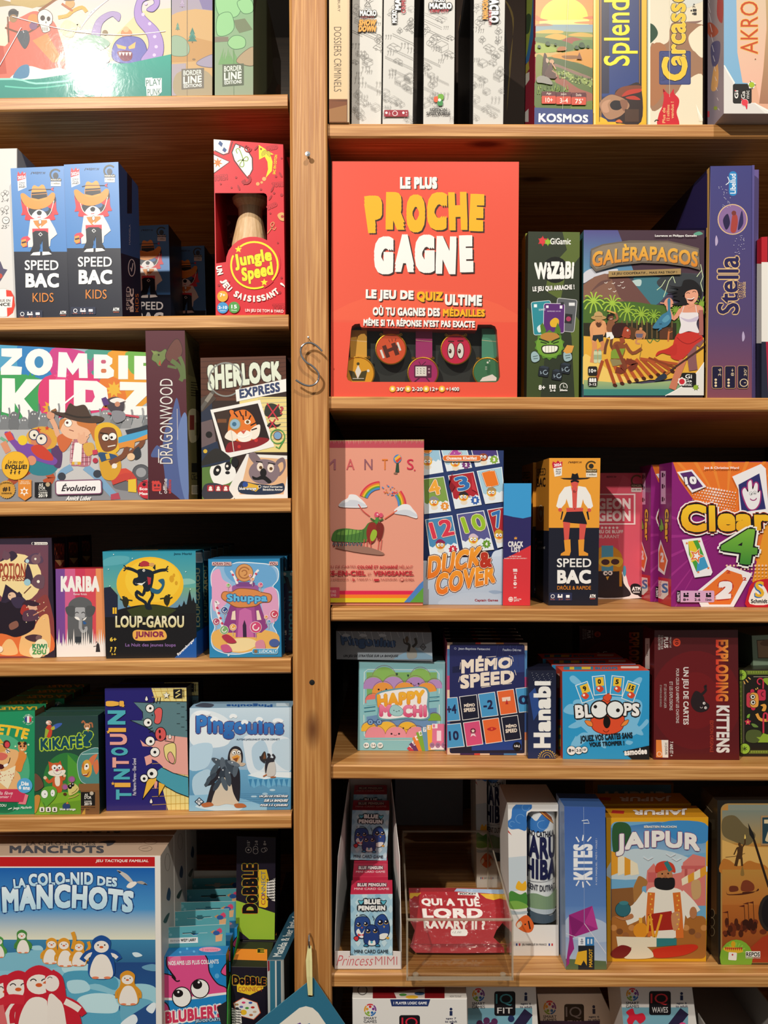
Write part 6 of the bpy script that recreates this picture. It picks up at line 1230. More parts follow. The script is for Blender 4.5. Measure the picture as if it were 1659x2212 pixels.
# ================================================================ RIGHT BOOKCASE, second shelf
# coral box with a window onto five medals
q=[(717,348.5),(1121,349.5),(1117,856),(714.5,855)];Yq=.006
b=Box(q,'R2',Y=Yq,dep=.055,col='e04a36')
P=b.F;g=Geo();dz=.022;back=Vector((0,.055,0))
V=lambda x,y:(700+x/3.687,290+y/3.687)
win=[V(*p)for p in((215,1560),(222,1530),(245,1512),(285,1508),(290,1530),(300,1538),(1215,1560),(1224,1516),(1330,1516),(1362,1530),(1376,1560),(1402,1930),(1390,1962),(1368,1975),(225,1972),(190,1958),(180,1930))]
o=P[3];wq=[ray_plane(*p,o,b.n)for p in win]
loops=[[Vector((p.x,p.z,0))for p in P],[Vector((p.x,p.z,0))for p in wq]];al=list(P)+wq
for t in tessellate_polygon(loops):g.face([al[i]for i in t],'e8553f')
n_=len(wq)
zz=Vector((0,dz,0))
for i in range(n_):j=(i+1)%n_;g.face([wq[i],wq[j],wq[j]+zz,wq[i]+zz],'b03a2a')
B4=[p+back for p in P]
for i in range(4):j=(i+1)%4;g.face([P[i],P[j],B4[j],B4[i]],'d84432')
g.face(B4,'c03a2a')
f=Face(g,P);f.v(700,290,3.687)
f.rc(60,210,1560,1500,('e5503c','e65a42'))
f.pg([(60,1480),(60,1420),(200,1350),(450,1262),(800,1238),(1150,1270),(1400,1360),(1560,1450),(1560,1500)],'ea6044')
dk='3a2420'
def bubble(t,x0,y0,x1,y1,c,b=.04,sh=12,**k):f.tx(t,x0,y0,x1,y1,c,b=b,sh=(sh,sh,dk),**k)
bubble('LE PLUS',605,340,900,436,'f4f0ea',b=.08,sh=7)
for ch,x0,y0,x1,y1,r in(('P',335,488,470,785,-8),('R',492,462,645,762,1),('O',655,480,805,785,0),('C',820,462,978,766,2),('H',992,462,1138,766,-2),('E',1160,478,1272,774,3)):bubble(ch,x0,y0,x1,y1,'f2b21e',b=.1,sh=11,rot=r)
for ch,x0,y0,x1,y1,r in(('G',398,815,552,1118,2),('A',566,800,718,1100,1),('G',722,802,880,1108,0),('N',892,815,1050,1116,2),('E',1078,808,1185,1102,-2)):bubble(ch,x0,y0,x1,y1,'f4f0ea',b=.1,sh=11,rot=r)
bubble('LE JEU DE',332,1243,712,1335,'f4f0ea',b=.07,sh=6,rot=1.5);bubble('QUIZ',738,1256,945,1340,'f2b21e',b=.07,sh=6,rot=1);bubble('ULTIME',962,1280,1256,1368,'f4f0ea',b=.07,sh=6,rot=1.5)
bubble('OÙ TU GAGNES DES',388,1368,922,1450,'f4f0ea',b=.06,sh=5,rot=.8);bubble('MÉDAILLES',946,1382,1280,1456,'f2b21e',b=.06,sh=5,rot=.5)
bubble("MÊME SI TA RÉPONSE N'EST PAS EXACTE",314,1470,1200,1536,'f4f0ea',b=.055,sh=4,rot=1)
for x,t in((545,"30'"),(668,'2-20'),(812,'12+'),(938,'+1400')):
 f.el(x,2030,25,'f0b83a');f.rc(x-10,2018,x+10,2040,'f6ecd8');f.tx(t,x+32,2016,x+32+len(t)*21,2046,'f6efe6',b=.03,sh=(3,3,dk))
o_=g.build('game_box',MAT['gloss']);tag(o_,'large coral quiz game box with yellow and white title and a medal window','game box')
# inside the window: backing card, then the medals
Yb=Yq+dz
g=Geo();m=.004
xs=[p.x for p in wq];zs_=[p.z for p in wq]
C4=[Vector((min(xs)-m,Yb+.001,max(zs_)+m)),Vector((max(xs)+m,Yb+.001,max(zs_)+m)),Vector((max(xs)+m,Yb+.001,min(zs_)-m)),Vector((min(xs)-m,Yb+.001,min(zs_)-m))]
g.face(C4[::-1],'2c2f2c')
bo=g.build('backing_card',MAT['card']);bo.parent=o_;bo.location=bo.location-o_.location
GOLD=plain('gold_metal','d9a436',.28,1.);ENAM=MAT['gloss'];RIB=MAT['card']
meds=[(270,1905,138,'e8a51e','e2a63a',275,132,1560,'yellow medal with a jester hat, left end of the window'),(533,1712,127,'e0552c','c23a26',535,130,1555,'orange medal with a dumb-bell, second in the window'),(788,1900,127,'b02a6a','a8306e',796,132,1560,'magenta medal with a television set, middle of the window'),(1050,1714,125,'d4244c','8a2c22',1050,128,1555,'crimson medal with two cartoon eyes, fourth in the window'),(1300,1895,120,'3f7a52','4f9478',1316,120,1548,'green medal with white lamp shape, right end of the window')]
for k,(x,y,r,ec,rc,rx,rw,ry,lab)in enumerate(meds):
 Ym=Yq+.012;c=px(*V(x,y),Ym);R=r/3.687/FPX*(D+Ym)
 root=empty('medal',(c.x,c.y,c.z-R),lab,'medal','medals in the coral box window')
 g=Geo();W0,W1=px(*V(rx-rw/2,ry),Ym+.002),px(*V(rx+rw/2,y-r*.9),Ym+.002)
 boxgeo(g,(W0.x,Ym+.002,W1.z),(W1.x,Ym+.0028,W0.z),rc)
 g2=Face(g,[Vector((W0.x,Ym+.002,W0.z)),Vector((W1.x,Ym+.002,W0.z)),Vector((W1.x,Ym+.002,W1.z)),Vector((W0.x,Ym+.002,W1.z))]);g2.v(700,290,3.687)
 if k%2==0:g2.ln([(rx-rw/2,1640),(rx+rw/2,1652)],3,'e8c8a0')
 rb=g.build('ribbon',RIB,root)
 g=Geo();lathe(g,(c.x,Ym,c.z),[(0,.0025),(R*.98,.0025),(R,.001),(R*.98,-.0012),(R*.93,-.0014),(R*.9,-.0006),(0,-.0006)],'y',seg=36)
 for sx in(-1,1):tube(g,[(c.x+sx*R*.62+.0016*math.cos(a),Ym,c.z+R*.92+.0016*math.sin(a))for a in[i*math.pi/4 for i in range(8)]],.0007,seg=6,closed=True)
 tube(g,[(c.x-R*.62,Ym,c.z+R*.9),(c.x+R*.62,Ym,c.z+R*.9)],.0009,seg=6)
 g.build('rim',GOLD,root)
 g=Geo();lathe(g,(c.x,Ym,c.z),[(R*.9,-.0007),(0,-.0008)],'y',ec,seg=36)
 F4=[Vector((c.x-R,Ym-.0009,c.z+R)),Vector((c.x+R,Ym-.0009,c.z+R)),Vector((c.x+R,Ym-.0009,c.z-R)),Vector((c.x-R,Ym-.0009,c.z-R))]
 f=Face(g,F4);f.v(700,290,3.687);br='4a1c14';wh='f0ebe2'
 if k==0:
  f.pg([(196,1880),(240,1890),(268,1950),(300,1890),(345,1880),(325,1965),(225,1965)],'4a4218');f.pg([(271,1835),(248,1890),(268,1950),(296,1890)],wh);f.el(271,1828,12,'4a4218');f.el(352,1884,11,wh);f.ln([(228,1945),(318,1945)],4,wh)
 if k==1:
  f.ln([(480,1735),(590,1690)],26,'5a2418');f.rc(478,1680,510,1780,'5a2418',rot=-20);f.rc(550,1660,584,1760,'5a2418',rot=-20);f.rc(455,1715,472,1785,wh,rot=-20);f.rc(588,1655,604,1725,wh,rot=-20)
  for a in((514,1635,524,1655),(540,1628,544,1650),(572,1625,566,1648)):f.ln([a[:2],a[2:]],4,'5a2418')
 if k==2:
  f.rc(718,1838,856,1940,'5a1a3c',r=10);f.rc(728,1850,816,1926,wh);f.el(836,1870,8,'c9a0b0');f.el(836,1896,8,'c9a0b0');f.ln([(770,1838),(755,1810)],5,'5a1a3c');f.ln([(780,1838),(810,1812)],5,'5a1a3c');f.ln([(760,1940),(720,1972)],10,'5a1a3c');f.ln([(815,1940),(840,1970)],10,'5a1a3c')
  for j in range(9):f.ln([(740+j%3*26,1865+j//3*18),(748+j%3*26,1870+j//3*18)],4,'222')
 if k==3:
  for ex in(1012,1086):f.el(ex,1724,25,wh,60,o=(br,6));f.el(ex-8,1728,12,br,18);f.el(ex-12,1722,4,wh)
  f.ln([(988,1648),(1035,1650)],9,br);f.ln([(1062,1646),(1110,1646)],9,br)
 if k==4:
  f.pg([(1240,1968),(1262,1938),(1340,1912),(1376,1940),(1370,1964)],wh);f.pg([(1285,1830),(1325,1832),(1320,1912),(1300,1912)],'336a46')
  for yy in(1853,1863,1873):f.ln([(1283,yy),(1298,yy)],3,wh)
  f.el(1303,1818,8,wh);f.el(1318,1805,5,wh)
 g.build('enamel_face',ENAM,root)
CLEAR=thin_clear('clear_window_film','f4f4f2',.02,.06,.15)
g=Geo();Yw=Yq+.0006
g.face([(p.x,Yw,p.z)for p in wq],'ffffff')
wn=g.build('window_film',CLEAR);wn.parent=o_;wn.location=wn.location-o_.location
b=Box([(1141,500),(1252.5,501.5),(1250,857.5),(1137.5,857)],'R2',Y=.006,dep=.02,col='2c3424',left='22281c',top='2a3022')
f=b.front.v(1100,290,2.968)
f.rc(100,600,480,1700,'2d3524');f.pg([(340,620),(455,620),(455,780),(360,900),(330,1060),(230,1000),(260,860),(370,740)],'59682c');f.pg([(110,1100),(240,1300),(200,1700),(110,1700)],'3c4a24');f.pg([(350,1060),(455,1200),(455,1700),(420,1700),(400,1300)],'59682c')
f.star(215,685,34,'c92c34',n=6,ri=.55);f.el(212,682,19,'d83a40');f.star(248,690,26,'7fa82c',n=6,ri=.55);f.el(246,690,15,'93b834');f.tx('GiGamic',264,666,395,706,'f2f0ea',b=.02)
f.el(295,868,84,'0f110c');f.tx('WàZàBi',0,0,1,1,'f4f2ec',b=.05,q=[(160,822),(418,812),(410,925),(168,930)],sh=(0,0,'0f110c'));f.tx('Z',268,815,320,925,'f4f2ec',b=.07)
f.tx('LE JEU QUI ARRACHE !',150,968,418,1008,'f4f2ec',b=.05,rot=-3,o=[('14160f',3)])
f.rc(150,1070,272,1280,'2a8a96',r=12,rot=-5,o=('e4e8e6',3));f.rc(300,1055,424,1260,'5c5e62',r=12,rot=6,o=('d8d8d8',3));f.rc(222,1085,352,1270,'5a2a72',r=12,rot=1,o=('e8e0e8',3))
f.rc(158,1088,178,1108,'eaf2f2');f.tx('DONNEZ',190,1116,232,1128,'eaf2f2',rot=-5);f.rc(236,1096,252,1112,'f0e8f2');f.rc(324,1096,340,1116,'f0e8f2');f.tx('REPRENEZ UN DÉ',244,1128,330,1136,'e8d8ee');f.rc(356,1150,402,1210,'26262a',rot=6);f.el(380,1182,16,'a83a5c');f.rc(330,1075,350,1092,'2c2c30');f.rc(382,1078,420,1098,'e4e4e4');f.bl([(262,1200),(292,1175),(318,1190),(310,1230),(270,1232)],'e0b02c');f.bl([(178,1240),(200,1220),(214,1250),(190,1270)],'d8e4e4')
f.pg([(205,1280),(198,1225),(215,1205),(238,1260)],'4f7a22');f.pg([(290,1260),(310,1205),(328,1250),(330,1290)],'4f7a22')
f.star(258,1350,98,'54822a',n=14,ri=.86);f.el(258,1350,86,'6f9e34',80);f.bl([(200,1290),(240,1270),(300,1275),(320,1300),(280,1320),(220,1318)],'b8823c');f.ln([(190,1310),(235,1325),(255,1335)],10,'26381a',3);f.ln([(325,1305),(285,1322),(270,1335)],10,'26381a',3);f.ln([(200,1330),(240,1340)],7,'1c2a12');f.ln([(280,1340),(318,1328)],7,'1c2a12')
f.bl([(205,1370),(225,1350),(300,1350),(318,1365),(300,1400),(225,1405)],'1c2412');f.bl([(212,1372),(230,1356),(296,1356),(310,1367),(294,1392),(230,1398)],'f1eee2')
for x in(232,252,272,290):f.ln([(x,1356),(x,1398)],3,'8a9a70')
for x,y in((165,1425),(372,1420)):f.bl([(x-24,y-20),(x,y-34),(x+24,y-12),(x+28,y+20),(x,y+36),(x-22,y+24)],'9ab4b8',o=('16201c',3));f.ln([(x-14,y),(x+18,y-6)],4,'33474a');f.ln([(x-10,y+14),(x+18,y+10)],4,'33474a')
f.pg([(345,1390),(370,1350),(415,1355),(400,1400),(365,1405)],'d89a44')
for x,y in((220,1518),(306,1540),(358,1498)):f.rc(x-30,y-26,x+30,y+34,'20262e',r=5,rot=8,o=('0c0f12',3));f.pg([(x-30,y-24),(x-6,y-36),(x+34,y-26),(x+24,y-14)],'2f3844');f.arc(x+12,y+8,14,0,300,4,'a8bcc8',10);f.ln([(x-20,y),(x-18,y+20),(x-10,y+10)],4,'a8bcc8')
f.tx('8+',188,1608,230,1640,'f2f0ea',b=.04)
for x in(262,278,292):f.el(x,1612,6,'f2f0ea');f.rc(x-5,1618,x+5,1632,'f2f0ea')
f.tx('2-6',260,1636,296,1650,'f2f0ea',b=.04);f.el(347,1620,22,'2c3424',o=('f2f0ea',4));f.ln([(347,1622),(347,1604)],3,'f2f0ea');f.ln([(347,1622),(362,1622)],3,'f2f0ea');f.rc(324,1630,370,1648,'2c3424');f.tx('20min',322,1634,372,1648,'f2f0ea',b=.04)
b.done('dark olive card box with green furry beast, frontmost of the pair','card','card_game_box')
b=Box([(1135,504),(1236,504),(1236,856),(1133,856)],'R2',Y=.029,dep=.028,col='aeb83a',left='b9c23c',top='8a9430')
b.front.v();b.front.rc(1100,480,1300,900,'aab436');b.left.v().rc(1090,490,1150,900,'b4bd3a')
b.done('lime green edged card box tucked directly behind the dark olive one','card','card_game_box')
b=Box([(1261,497),(1521.5,497.5),(1518.5,856),(1258,855)],'R2',Y=.006,dep=.035,col='4a4258',left='2f5a60',top='3a3440',right='4a3a38')
f=b.front.v(1250,490,5.925)
f.rc(50,30,1620,800,('3a303e','4a4a52'));f.rc(60,40,700,640,('55508a','5f93b0'));f.pg([(500,40),(1620,40),(1620,600),(700,560)],'4a3440');f.bl([(1470,90),(1540,60),(1590,90),(1520,110)],'5fa088');f.bl([(700,660),(860,620),(1100,660),(1300,640),(1100,900),(950,1010),(820,900)],'3f7480');f.bl([(1000,700),(1200,600),(1560,640),(1560,900),(1250,860),(1100,820)],'3c4044')
f.bl([(60,600),(180,530),(300,560),(500,540),(420,640),(200,650),(60,720)],'cfd0d8');f.bl([(640,720),(720,680),(800,680),(780,760)],'b8ccc8')
f.pg([(60,740),(200,640),(330,600),(600,620),(680,690),(940,1010),(1000,1130),(60,1130)],'87604f');f.pg([(400,620),(600,620),(680,690),(940,1010),(700,1050),(520,900)],'6e4a44');f.bl([(150,840),(280,700),(420,680),(260,760)],'6a4a44')
for x,y in((350,715),(445,722),(555,710),(520,752),(400,795),(460,828),(572,780)):f.ln([(x-22,y),(x,y+6),(x+20,y-10)],7,'efe9df')
for pts in([(1200,630),(1150,700),(1110,830),(1085,900)],[(1205,630),(1235,720)],[(1110,680),(1060,760),(1000,810)],[(1560,480),(1590,640),(1560,720),(1590,830)],[(1570,560),(1510,640)]):f.ln(pts,8,'d8e8b8')
f.bl([(60,960),(200,900),(400,950),(700,960),(1000,1000),(1250,1000),(1300,1150),(1240,1440),(700,1440),(60,1420)],'4a6a2c');f.rc(60,1230,1250,1440,'2c2a1a')
for k in range(12):x=480+k*64;f.rc(x,1200,x+18,1430,'6a5230')
def palm(cx,cy,s,c):
 for a in range(0,360,36):
  r=math.radians(a);f.ln([(cx,cy),(cx+s*.6*math.cos(r),cy+s*.6*math.sin(r)-s*.18),(cx+s*math.cos(r),cy+s*math.sin(r)+s*.1)],s*.13,c,3)
for x,y,s,c in((190,960,140,'a8c848'),(430,990,130,'a4c444'),(620,1080,120,'9cbc40'),(800,1130,120,'98b83e'),(960,1150,100,'8cb03a'),(1240,1080,110,'7fa034'),(1570,1000,120,'86a83a')):palm(x,y,s,c)
f.pg([(60,1400),(700,1440),(1250,1450),(1600,1420),(1600,1850),(1100,1960),(60,1960)],'e3ac3c');f.bl([(60,1650),(200,1700),(500,1900),(900,1960),(60,2020)],'efc968');f.pg([(60,1960),(400,1990),(800,2010),(1300,1960),(1300,2160),(60,2160)],('a8b878','3f8a80'));f.rc(60,2080,1300,2160,'3a8278')
f.rc(620,1290,730,1440,'5a3a20',rot=20);f.rc(1030,1290,1200,1440,'5a3624')
# small figures behind
f.el(790,1310,20,'c98a5c');f.bl([(720,1380),(740,1330),(820,1330),(850,1380),(800,1440),(740,1440)],'b97a52');f.pg([(725,1370),(820,1370),(810,1420),(735,1420)],'6a6478');f.ln([(740,1440),(730,1490),(780,1500)],24,'c98a5c',3);f.ln([(820,1350),(850,1370),(830,1440)],16,'c98a5c',3)
f.el(1155,1325,14,'7a4a2c');f.ln([(1150,1340),(1145,1400),(1140,1470)],22,'c9703c',3);f.ln([(1150,1360),(1195,1340)],9,'c9703c')
f.ln([(870,1445),(910,1490),(950,1440),(1000,1470),(1030,1450)],12,'5a7a3a',4)
# man in hat
f.ln([(190,1430),(200,1560),(170,1740)],62,'d8905c',3);f.ln([(280,1440),(310,1540),(230,1600)],52,'cf8656',3);f.bl([(140,1280),(190,1210),(310,1200),(345,1260),(320,1400),(210,1420),(150,1380)],'e0a06c');f.ln([(160,1290),(165,1400),(190,1480)],42,'dc9a68',3);f.ln([(325,1240),(345,1310),(370,1380)],34,'dc9a68',3);f.pg([(180,1390),(310,1380),(310,1460),(260,1480),(240,1430),(210,1470),(170,1450)],'2a2c30')
f.el(252,1225,48,'c98a5c',52);f.bl([(215,1240),(250,1230),(290,1245),(270,1285),(235,1285)],'5a3420');f.el(252,1165,98,'b8945c',30);f.bl([(205,1160),(200,1110),(250,1085),(295,1110),(300,1160)],'c4a068');f.ln([(204,1150),(298,1150)],12,'8a6a3c');f.ln([(225,1225),(245,1230)],6,'3a2218');f.ln([(262,1230),(282,1225)],6,'3a2218')
for x in(215,268):f.rc(x-26,1590,x+22,1745,'c9d0a8',r=16);f.rc(x-14,1575,x+10,1595,'7fae8a');f.rc(x-26,1640,x+22,1700,'9cae88')
# man with club
f.ln([(420,1430),(410,1520),(440,1570)],34,'6a3f28',3);f.ln([(370,1440),(340,1540),(330,1630)],34,'6a3f28',3);f.bl([(355,1330),(370,1210),(440,1200),(460,1270),(440,1360)],'8a5638');f.ln([(440,1210),(490,1180),(470,1110)],30,'9a6444',3);f.ln([(470,1110),(360,1075)],20,'d8a05c');f.pg([(350,1352),(450,1350),(445,1430),(400,1445),(395,1405),(350,1430)],'f0eee8');f.el(405,1165,36,'7a4a30',38);f.bl([(355,1200),(365,1130),(420,1115),(450,1140),(390,1150)],'241814');f.ln([(395,1185),(425,1180)],6,'f0e6da')
# raft
for k in range(9):
 x=345+k*62;y=1705-abs(4-k)*2;X2=460+k*92;Y2=2030-k*22
 f.ln([(x+k*14,y+(0 if k<4 else-8)),(X2,Y2)],42,'b5552a'if k%2 else 'a64a24');f.el(X2,Y2,30,'4a2014',22,rot=20)
f.ln([(780,1690),(1260,1760)],34,'b0522a');f.ln([(890,1680),(1250,1810)],26,'8a3f20');f.ln([(300,1715),(220,1970)],40,'a64a24')
# seated woman
f.ln([(450,1740),(560,1720),(560,1840),(470,1830)],80,'7a3422',3);f.ln([(600,1720),(720,1760),(640,1830)],74,'7a3422',3);f.pg([(395,1700),(560,1690),(560,1760),(430,1790)],'8f8256')
f.bl([(410,1680),(430,1520),(480,1470),(560,1490),(590,1560),(570,1640),(530,1700),(420,1690)],'8a4a28');f.pg([(410,1600),(440,1570),(590,1560),(560,1640),(530,1690),(405,1690)],'7f9a34');f.ln([(470,1510),(540,1680),(600,1820)],44,'7d3f26',3);f.ln([(590,1500),(680,1620),(800,1560)],40,'8a4a2c',3);f.ln([(800,1500),(790,1600),(770,1690)],5,'8a6a3c');f.ln([(545,1420),(560,1490)],60,'9a4a2c')
f.bl([(540,1300),(580,1270),(650,1320),(660,1380),(640,1430),(580,1420),(540,1390)],'a8452c');f.bl([(420,1300),(470,1240),(560,1235),(620,1270),(580,1290),(560,1340),(540,1400),(480,1420),(430,1380)],'3a1c18');f.el(622,1330,13,'f4efe6');f.el(626,1332,6,'201010');f.ln([(640,1395),(660,1400)],7,'5a1c14')
# standing woman with fish
f.ln([(1330,1700),(1280,1830),(1190,2080)],90,'c97a5c',3);f.ln([(1450,1480),(1440,1660),(1460,1840)],110,'8a5a5c',3);f.ln([(1560,1430),(1500,1520)],100,'8a5a5c')
f.bl([(1180,1600),(1250,1380),(1400,1350),(1530,1360),(1580,1440),(1480,1520),(1400,1620),(1290,1710),(1180,1680)],'c8352c');f.bl([(980,1660),(1010,1600),(1130,1560),(1240,1500),(1240,1640),(1140,1640),(1060,1620)],'c03028');f.ln([(1250,1420),(1320,1480),(1420,1500),(1560,1420)],8,'8a1c1c',3)
f.bl([(1280,1370),(1300,1260),(1280,1150),(1320,1090),(1490,1090),(1525,1140),(1500,1250),(1530,1360),(1400,1340)],'e8e0e2');f.bl([(1290,1160),(1400,1190),(1520,1150),(1500,1210),(1380,1220)],'c9bcd0');f.bl([(1290,1060),(1340,1010),(1500,1000),(1580,1040),(1570,1110),(1490,1100),(1320,1100)],'e0987a');f.ln([(1555,1070),(1560,1230),(1560,1390)],56,'a8645c',3);f.ln([(1300,1060),(1210,1180),(1150,1080),(1130,990)],50,'e0987a',3);f.ln([(1340,1020),(1310,1110)],7,'e8e0e2');f.ln([(1490,1010),(1500,1100)],7,'e8e0e2')
f.bl([(1085,990),(1110,930),(1160,915),(1200,960),(1195,1020),(1140,1040)],'e0987a');f.ln([(1090,985),(1035,978)],14,'e0987a')
f.bl([(1130,940),(1165,930),(1165,1060),(1180,1180),(1140,1260),(1060,1300),(940,1300),(1000,1200),(1060,1130),(1130,1080)],'3f7a98');f.pg([(1000,1345),(1040,1290),(1060,1310)],'3f7a98');f.ln([(1020,1240),(1060,1255)],5,'1c3844');f.ln([(1025,1260),(1055,1238)],5,'1c3844');f.bl([(1060,1200),(1130,1130),(1160,1180),(1100,1230)],'5a98b0')
f.ln([(1420,990),(1440,1030)],90,'e0987a');f.bl([(1350,880),(1380,830),(1480,800),(1520,860),(1510,930),(1460,990),(1400,990),(1365,950)],'e6a284');f.bl([(1150,760),(1300,770),(1340,690),(1460,690),(1550,780),(1560,900),(1500,1020),(1540,900),(1490,810),(1380,830),(1340,880),(1280,900),(1180,880),(1260,850),(1110,850),(1270,810)],'1c1a1c');f.bl([(1180,920),(1340,900),(1380,1000),(1300,1010),(1180,1000),(1290,960)],'1c1a1c');f.bl([(1375,925),(1440,925),(1475,905),(1450,955),(1405,955)],'5a1c1c');f.ln([(1380,928),(1440,930),(1472,908)],9,'fdf8f0',3);f.arc(1392,870,22,200,340,7,'2a1818',8);f.arc(1470,852,22,200,340,7,'2a1818',8)
f.ln([(1600,1530),(1130,1870)],22,'4a2c24');f.ln([(1160,1850),(1090,1900)],30,'b8682c');f.bl([(960,1980),(1010,1920),(1090,1880),(1120,1930),(1040,1970)],'2c3444')
# title plate
f.pg([(150,290),(300,230),(500,200),(640,180),(1130,185),(1300,220),(1530,280),(1545,560),(1400,520),(1100,480),(800,470),(500,500),(210,580),(140,500)],'6f6355');f.pg([(165,310),(300,250),(520,215),(1130,205),(1300,240),(1520,300),(1530,520),(1400,490),(1100,450),(800,445),(500,470),(220,545),(160,480)],'8a7c6a')
f.tx('GALÈRAPAGOS',0,0,1,1,('ecb94a','d8832c'),b=.03,q=[(178,225),(1525,222),(1512,520),(165,520)],bend=lambda u,w:w*.82+.3*np.sin(np.pi*u)*(1-.25*w)-.02,sh=(9,9,'4a3c30'))
f.pg([(375,575),(1300,540),(1300,615),(375,650)],'a88a58');f.tx('LE JEU COOPÉRATIF... MAIS PAS TROP !',0,0,1,1,'241c14',b=.03,q=[(420,585),(1250,565),(1250,610),(420,630)])
f.tx('Laurence et Philippe Gamelin',968,108,1500,142,'f2f0ea',b=.03)
f.pg([(1100,2160),(1300,2060),(1480,1900),(1600,1740),(1600,2160)],'e6e2da');f.ln([(1100,2165),(1300,2055),(1480,1895),(1600,1735)],10,'f8f4ec',3)
f.rc(1305,1872,1495,2058,'1c1a1a',r=26);f.tx('Gi',1355,1892,1440,1945,'f2f0ea',b=.02);f.tx('Ga',1350,1958,1440,1992,'f2f0ea',b=.02);f.tx('mic',1352,2000,1440,2042,'f2f0ea',b=.01);f.star(1312,1985,60,'f0eae2',n=7,ri=.8);f.el(1312,1985,36,'cc2c38');f.star(1490,2060,44,'4a5a20',n=7,ri=.6);f.el(1488,2058,30,'8fae34')
for y,t in((1790,'10+'),(1928,'3-12')):f.rc(112,y,230,y+115,'221e1c',r=20);f.tx(t,126,y+(32 if y<1900 else 76),218,y+(82 if y<1900 else 108),'f2f0ea',b=.03)
for x in(142,172,204):f.el(x,1955,14,'f2f0ea');f.rc(x-14,1968,x+14,1990,'f2f0ea')
b.done('island castaways game box with raft, palms and carved title','gloss')
b=Box([(1534.6,359),(1629,357.5),(1624,857),(1525.5,857)],'R2',Y=.006,dep=.27,col='4a3f78',left='1c1a38',right='5a4a84',top='3a3264')
f=b.front.v(1100,290,2.968)
f.rc(1250,190,1600,1700,('43407a','7a4656'));f.rc(1250,190,1600,1200,('434480','54446f'));f.rc(1250,1200,1600,1700,('54446f','864a56'));f.pg([(1268,200),(1290,200),(1268,1690),(1250,1690)],'d8a85c')
f.el(1432,535,90,'8a6a9c',o=('e0bc8c',6),n=32);f.bl([(1420,610),(1425,540),(1435,500),(1460,510),(1465,560),(1450,615)],'a8433c');f.el(1440,495,15,'7a3a34');f.bl([(1390,600),(1370,540),(1400,500),(1415,560)],'2a2248');f.bl([(1465,600),(1490,480),(1500,560)],'322a5a')
f.rc(1408,236,1460,388,'2f86c4',r=24);f.tx('Libellud',1416,252,1452,374,'f2f4f6',turn=1,b=.02);f.ln([(1388,320),(1410,300),(1400,270)],5,'e8eef2',3)
f.tx('Stella',1335,768,1472,1138,'2a2452',turn=1,b=.02,o=[('e4bd84',7)])
f.tx('DIXIT',1466,930,1496,1035,'352e60',turn=1,b=.03,o=[('c9a070',3)]);f.tx('UNIVERSE',1500,930,1516,1030,'e0bc8c',turn=1,b=.02)
for x,y in((1328,670),(1500,1285)):f.bl([(x-6,y+30),(x-8,y-10),(x,y-34),(x+10,y),(x+4,y+25)],'b9a8c8')
rnd=random.Random(2)
for k in range(50):f.el(rnd.uniform(1340,1420)+(90 if k>25 else 0),rnd.uniform(330,460)+(300 if k>25 else 0),2.4,'d8d4e8',n=5)
for i,t in enumerate(('3-6','8+',"30'")):
 x=1300+i*82;f.rc(x,1482-i*2,x+64,1626,'1e1a38',r=10,o=('d0a070',3));f.tx(t,x+38,1496,x+56,1545,'e8d0a8',turn=1)
 for yy in(1570,1590,1610):f.el(x+22,yy,8,'e8d0a8')if i<2 else None
 if i==2:f.el(x+38,1590,22,'1e1a38',o=('e8d0a8',5));f.ln([(x+38,1590),(x+52,1590)],4,'e8d0a8')
f.rc(1555,190,1575,1700,'5c5490')
l=b.left.v(1100,290,2.968);l.pg([(1050,560),(1280,220),(1280,700),(1085,700)],'221f44');l.pg([(1268,215),(1284,205),(1266,1690),(1250,1690)],'cfa05c');l.pg([(1180,340),(1270,250),(1270,600),(1085,605)],'2c2654')
b.done('tall purple spine with star dust and lengthwise gold-edged title','gloss')
b=Box([(1628.5,366),(1640,366),(1636,857),(1624,857)],'R2',Y=.022,dep=.25,col='6a5a94')
b.done('lilac edged game box standing close against the purple spine','gloss')
b=Box([(1645,512),(1760,505),(1760,858),(1645,857)],'R2',Y=.006,dep=.02,col='e6e0d8',left='8a2030')
f=b.front.v(1100,290,2.968);f.rc(1600,640,2000,830,'b8202c');f.rc(1655,650,2000,820,'23242c');f.rc(1600,820,2000,1340,'ebe6de');f.rc(1600,1330,2000,1690,'26283a');f.pg([(1645,1330),(2000,1330),(2000,1690),(1660,1690)],'b0203c')
l=b.left.v(1100,290,2.968);l.rc(1580,640,1660,830,'b8202c');l.rc(1580,830,1660,1340,'d8d2ca');l.rc(1580,1340,1660,1700,'20222e')
b.done('red, white and navy game box cut off by the right edge, second shelf','gloss')
# ================================================================ RIGHT BOOKCASE, third shelf
b=Box([(705,951),(916,949.5),(914,1302),(704,1304)],'R3',Y=.032,dep=.035,col='e0917c',top='9a9a34',right='a8862c')
f=b.front.v(700,890,3.456)
f.rc(0,190,760,1420,'e59b84');f.rc(0,190,760,215,'8f8f2c');f.rc(0,215,760,268,'c04a58')
for k in range(60):x=20+k*12.3;f.pg([(x,205),(x+7,205),(x+4,225+(k*37%22))],'d9a08c')
for ch,x0,x1,c in(('M',-5,88,'b8707a'),('A',165,226,'cc5a5c'),('N',300,360,'8f5a66'),('T',432,474,'e07a2c'),('S',618,668,'d0304c')):f.tx(ch,x0,352,x1,432,c,b=.005)
f.el(676,436,6,'d0304c')
f.pg([(540,375),(555,375),(560,450),(530,455)],'2c4a38');f.el(547,350,29,'4a86c0',33,rot=30);f.pg([(525,345),(560,320),(572,335),(530,368)],'efb23a');f.pg([(530,366),(572,335),(576,350),(545,382)],'d8452c');f.bl([(518,458),(535,450),(548,462),(530,466)],'8a6a58')
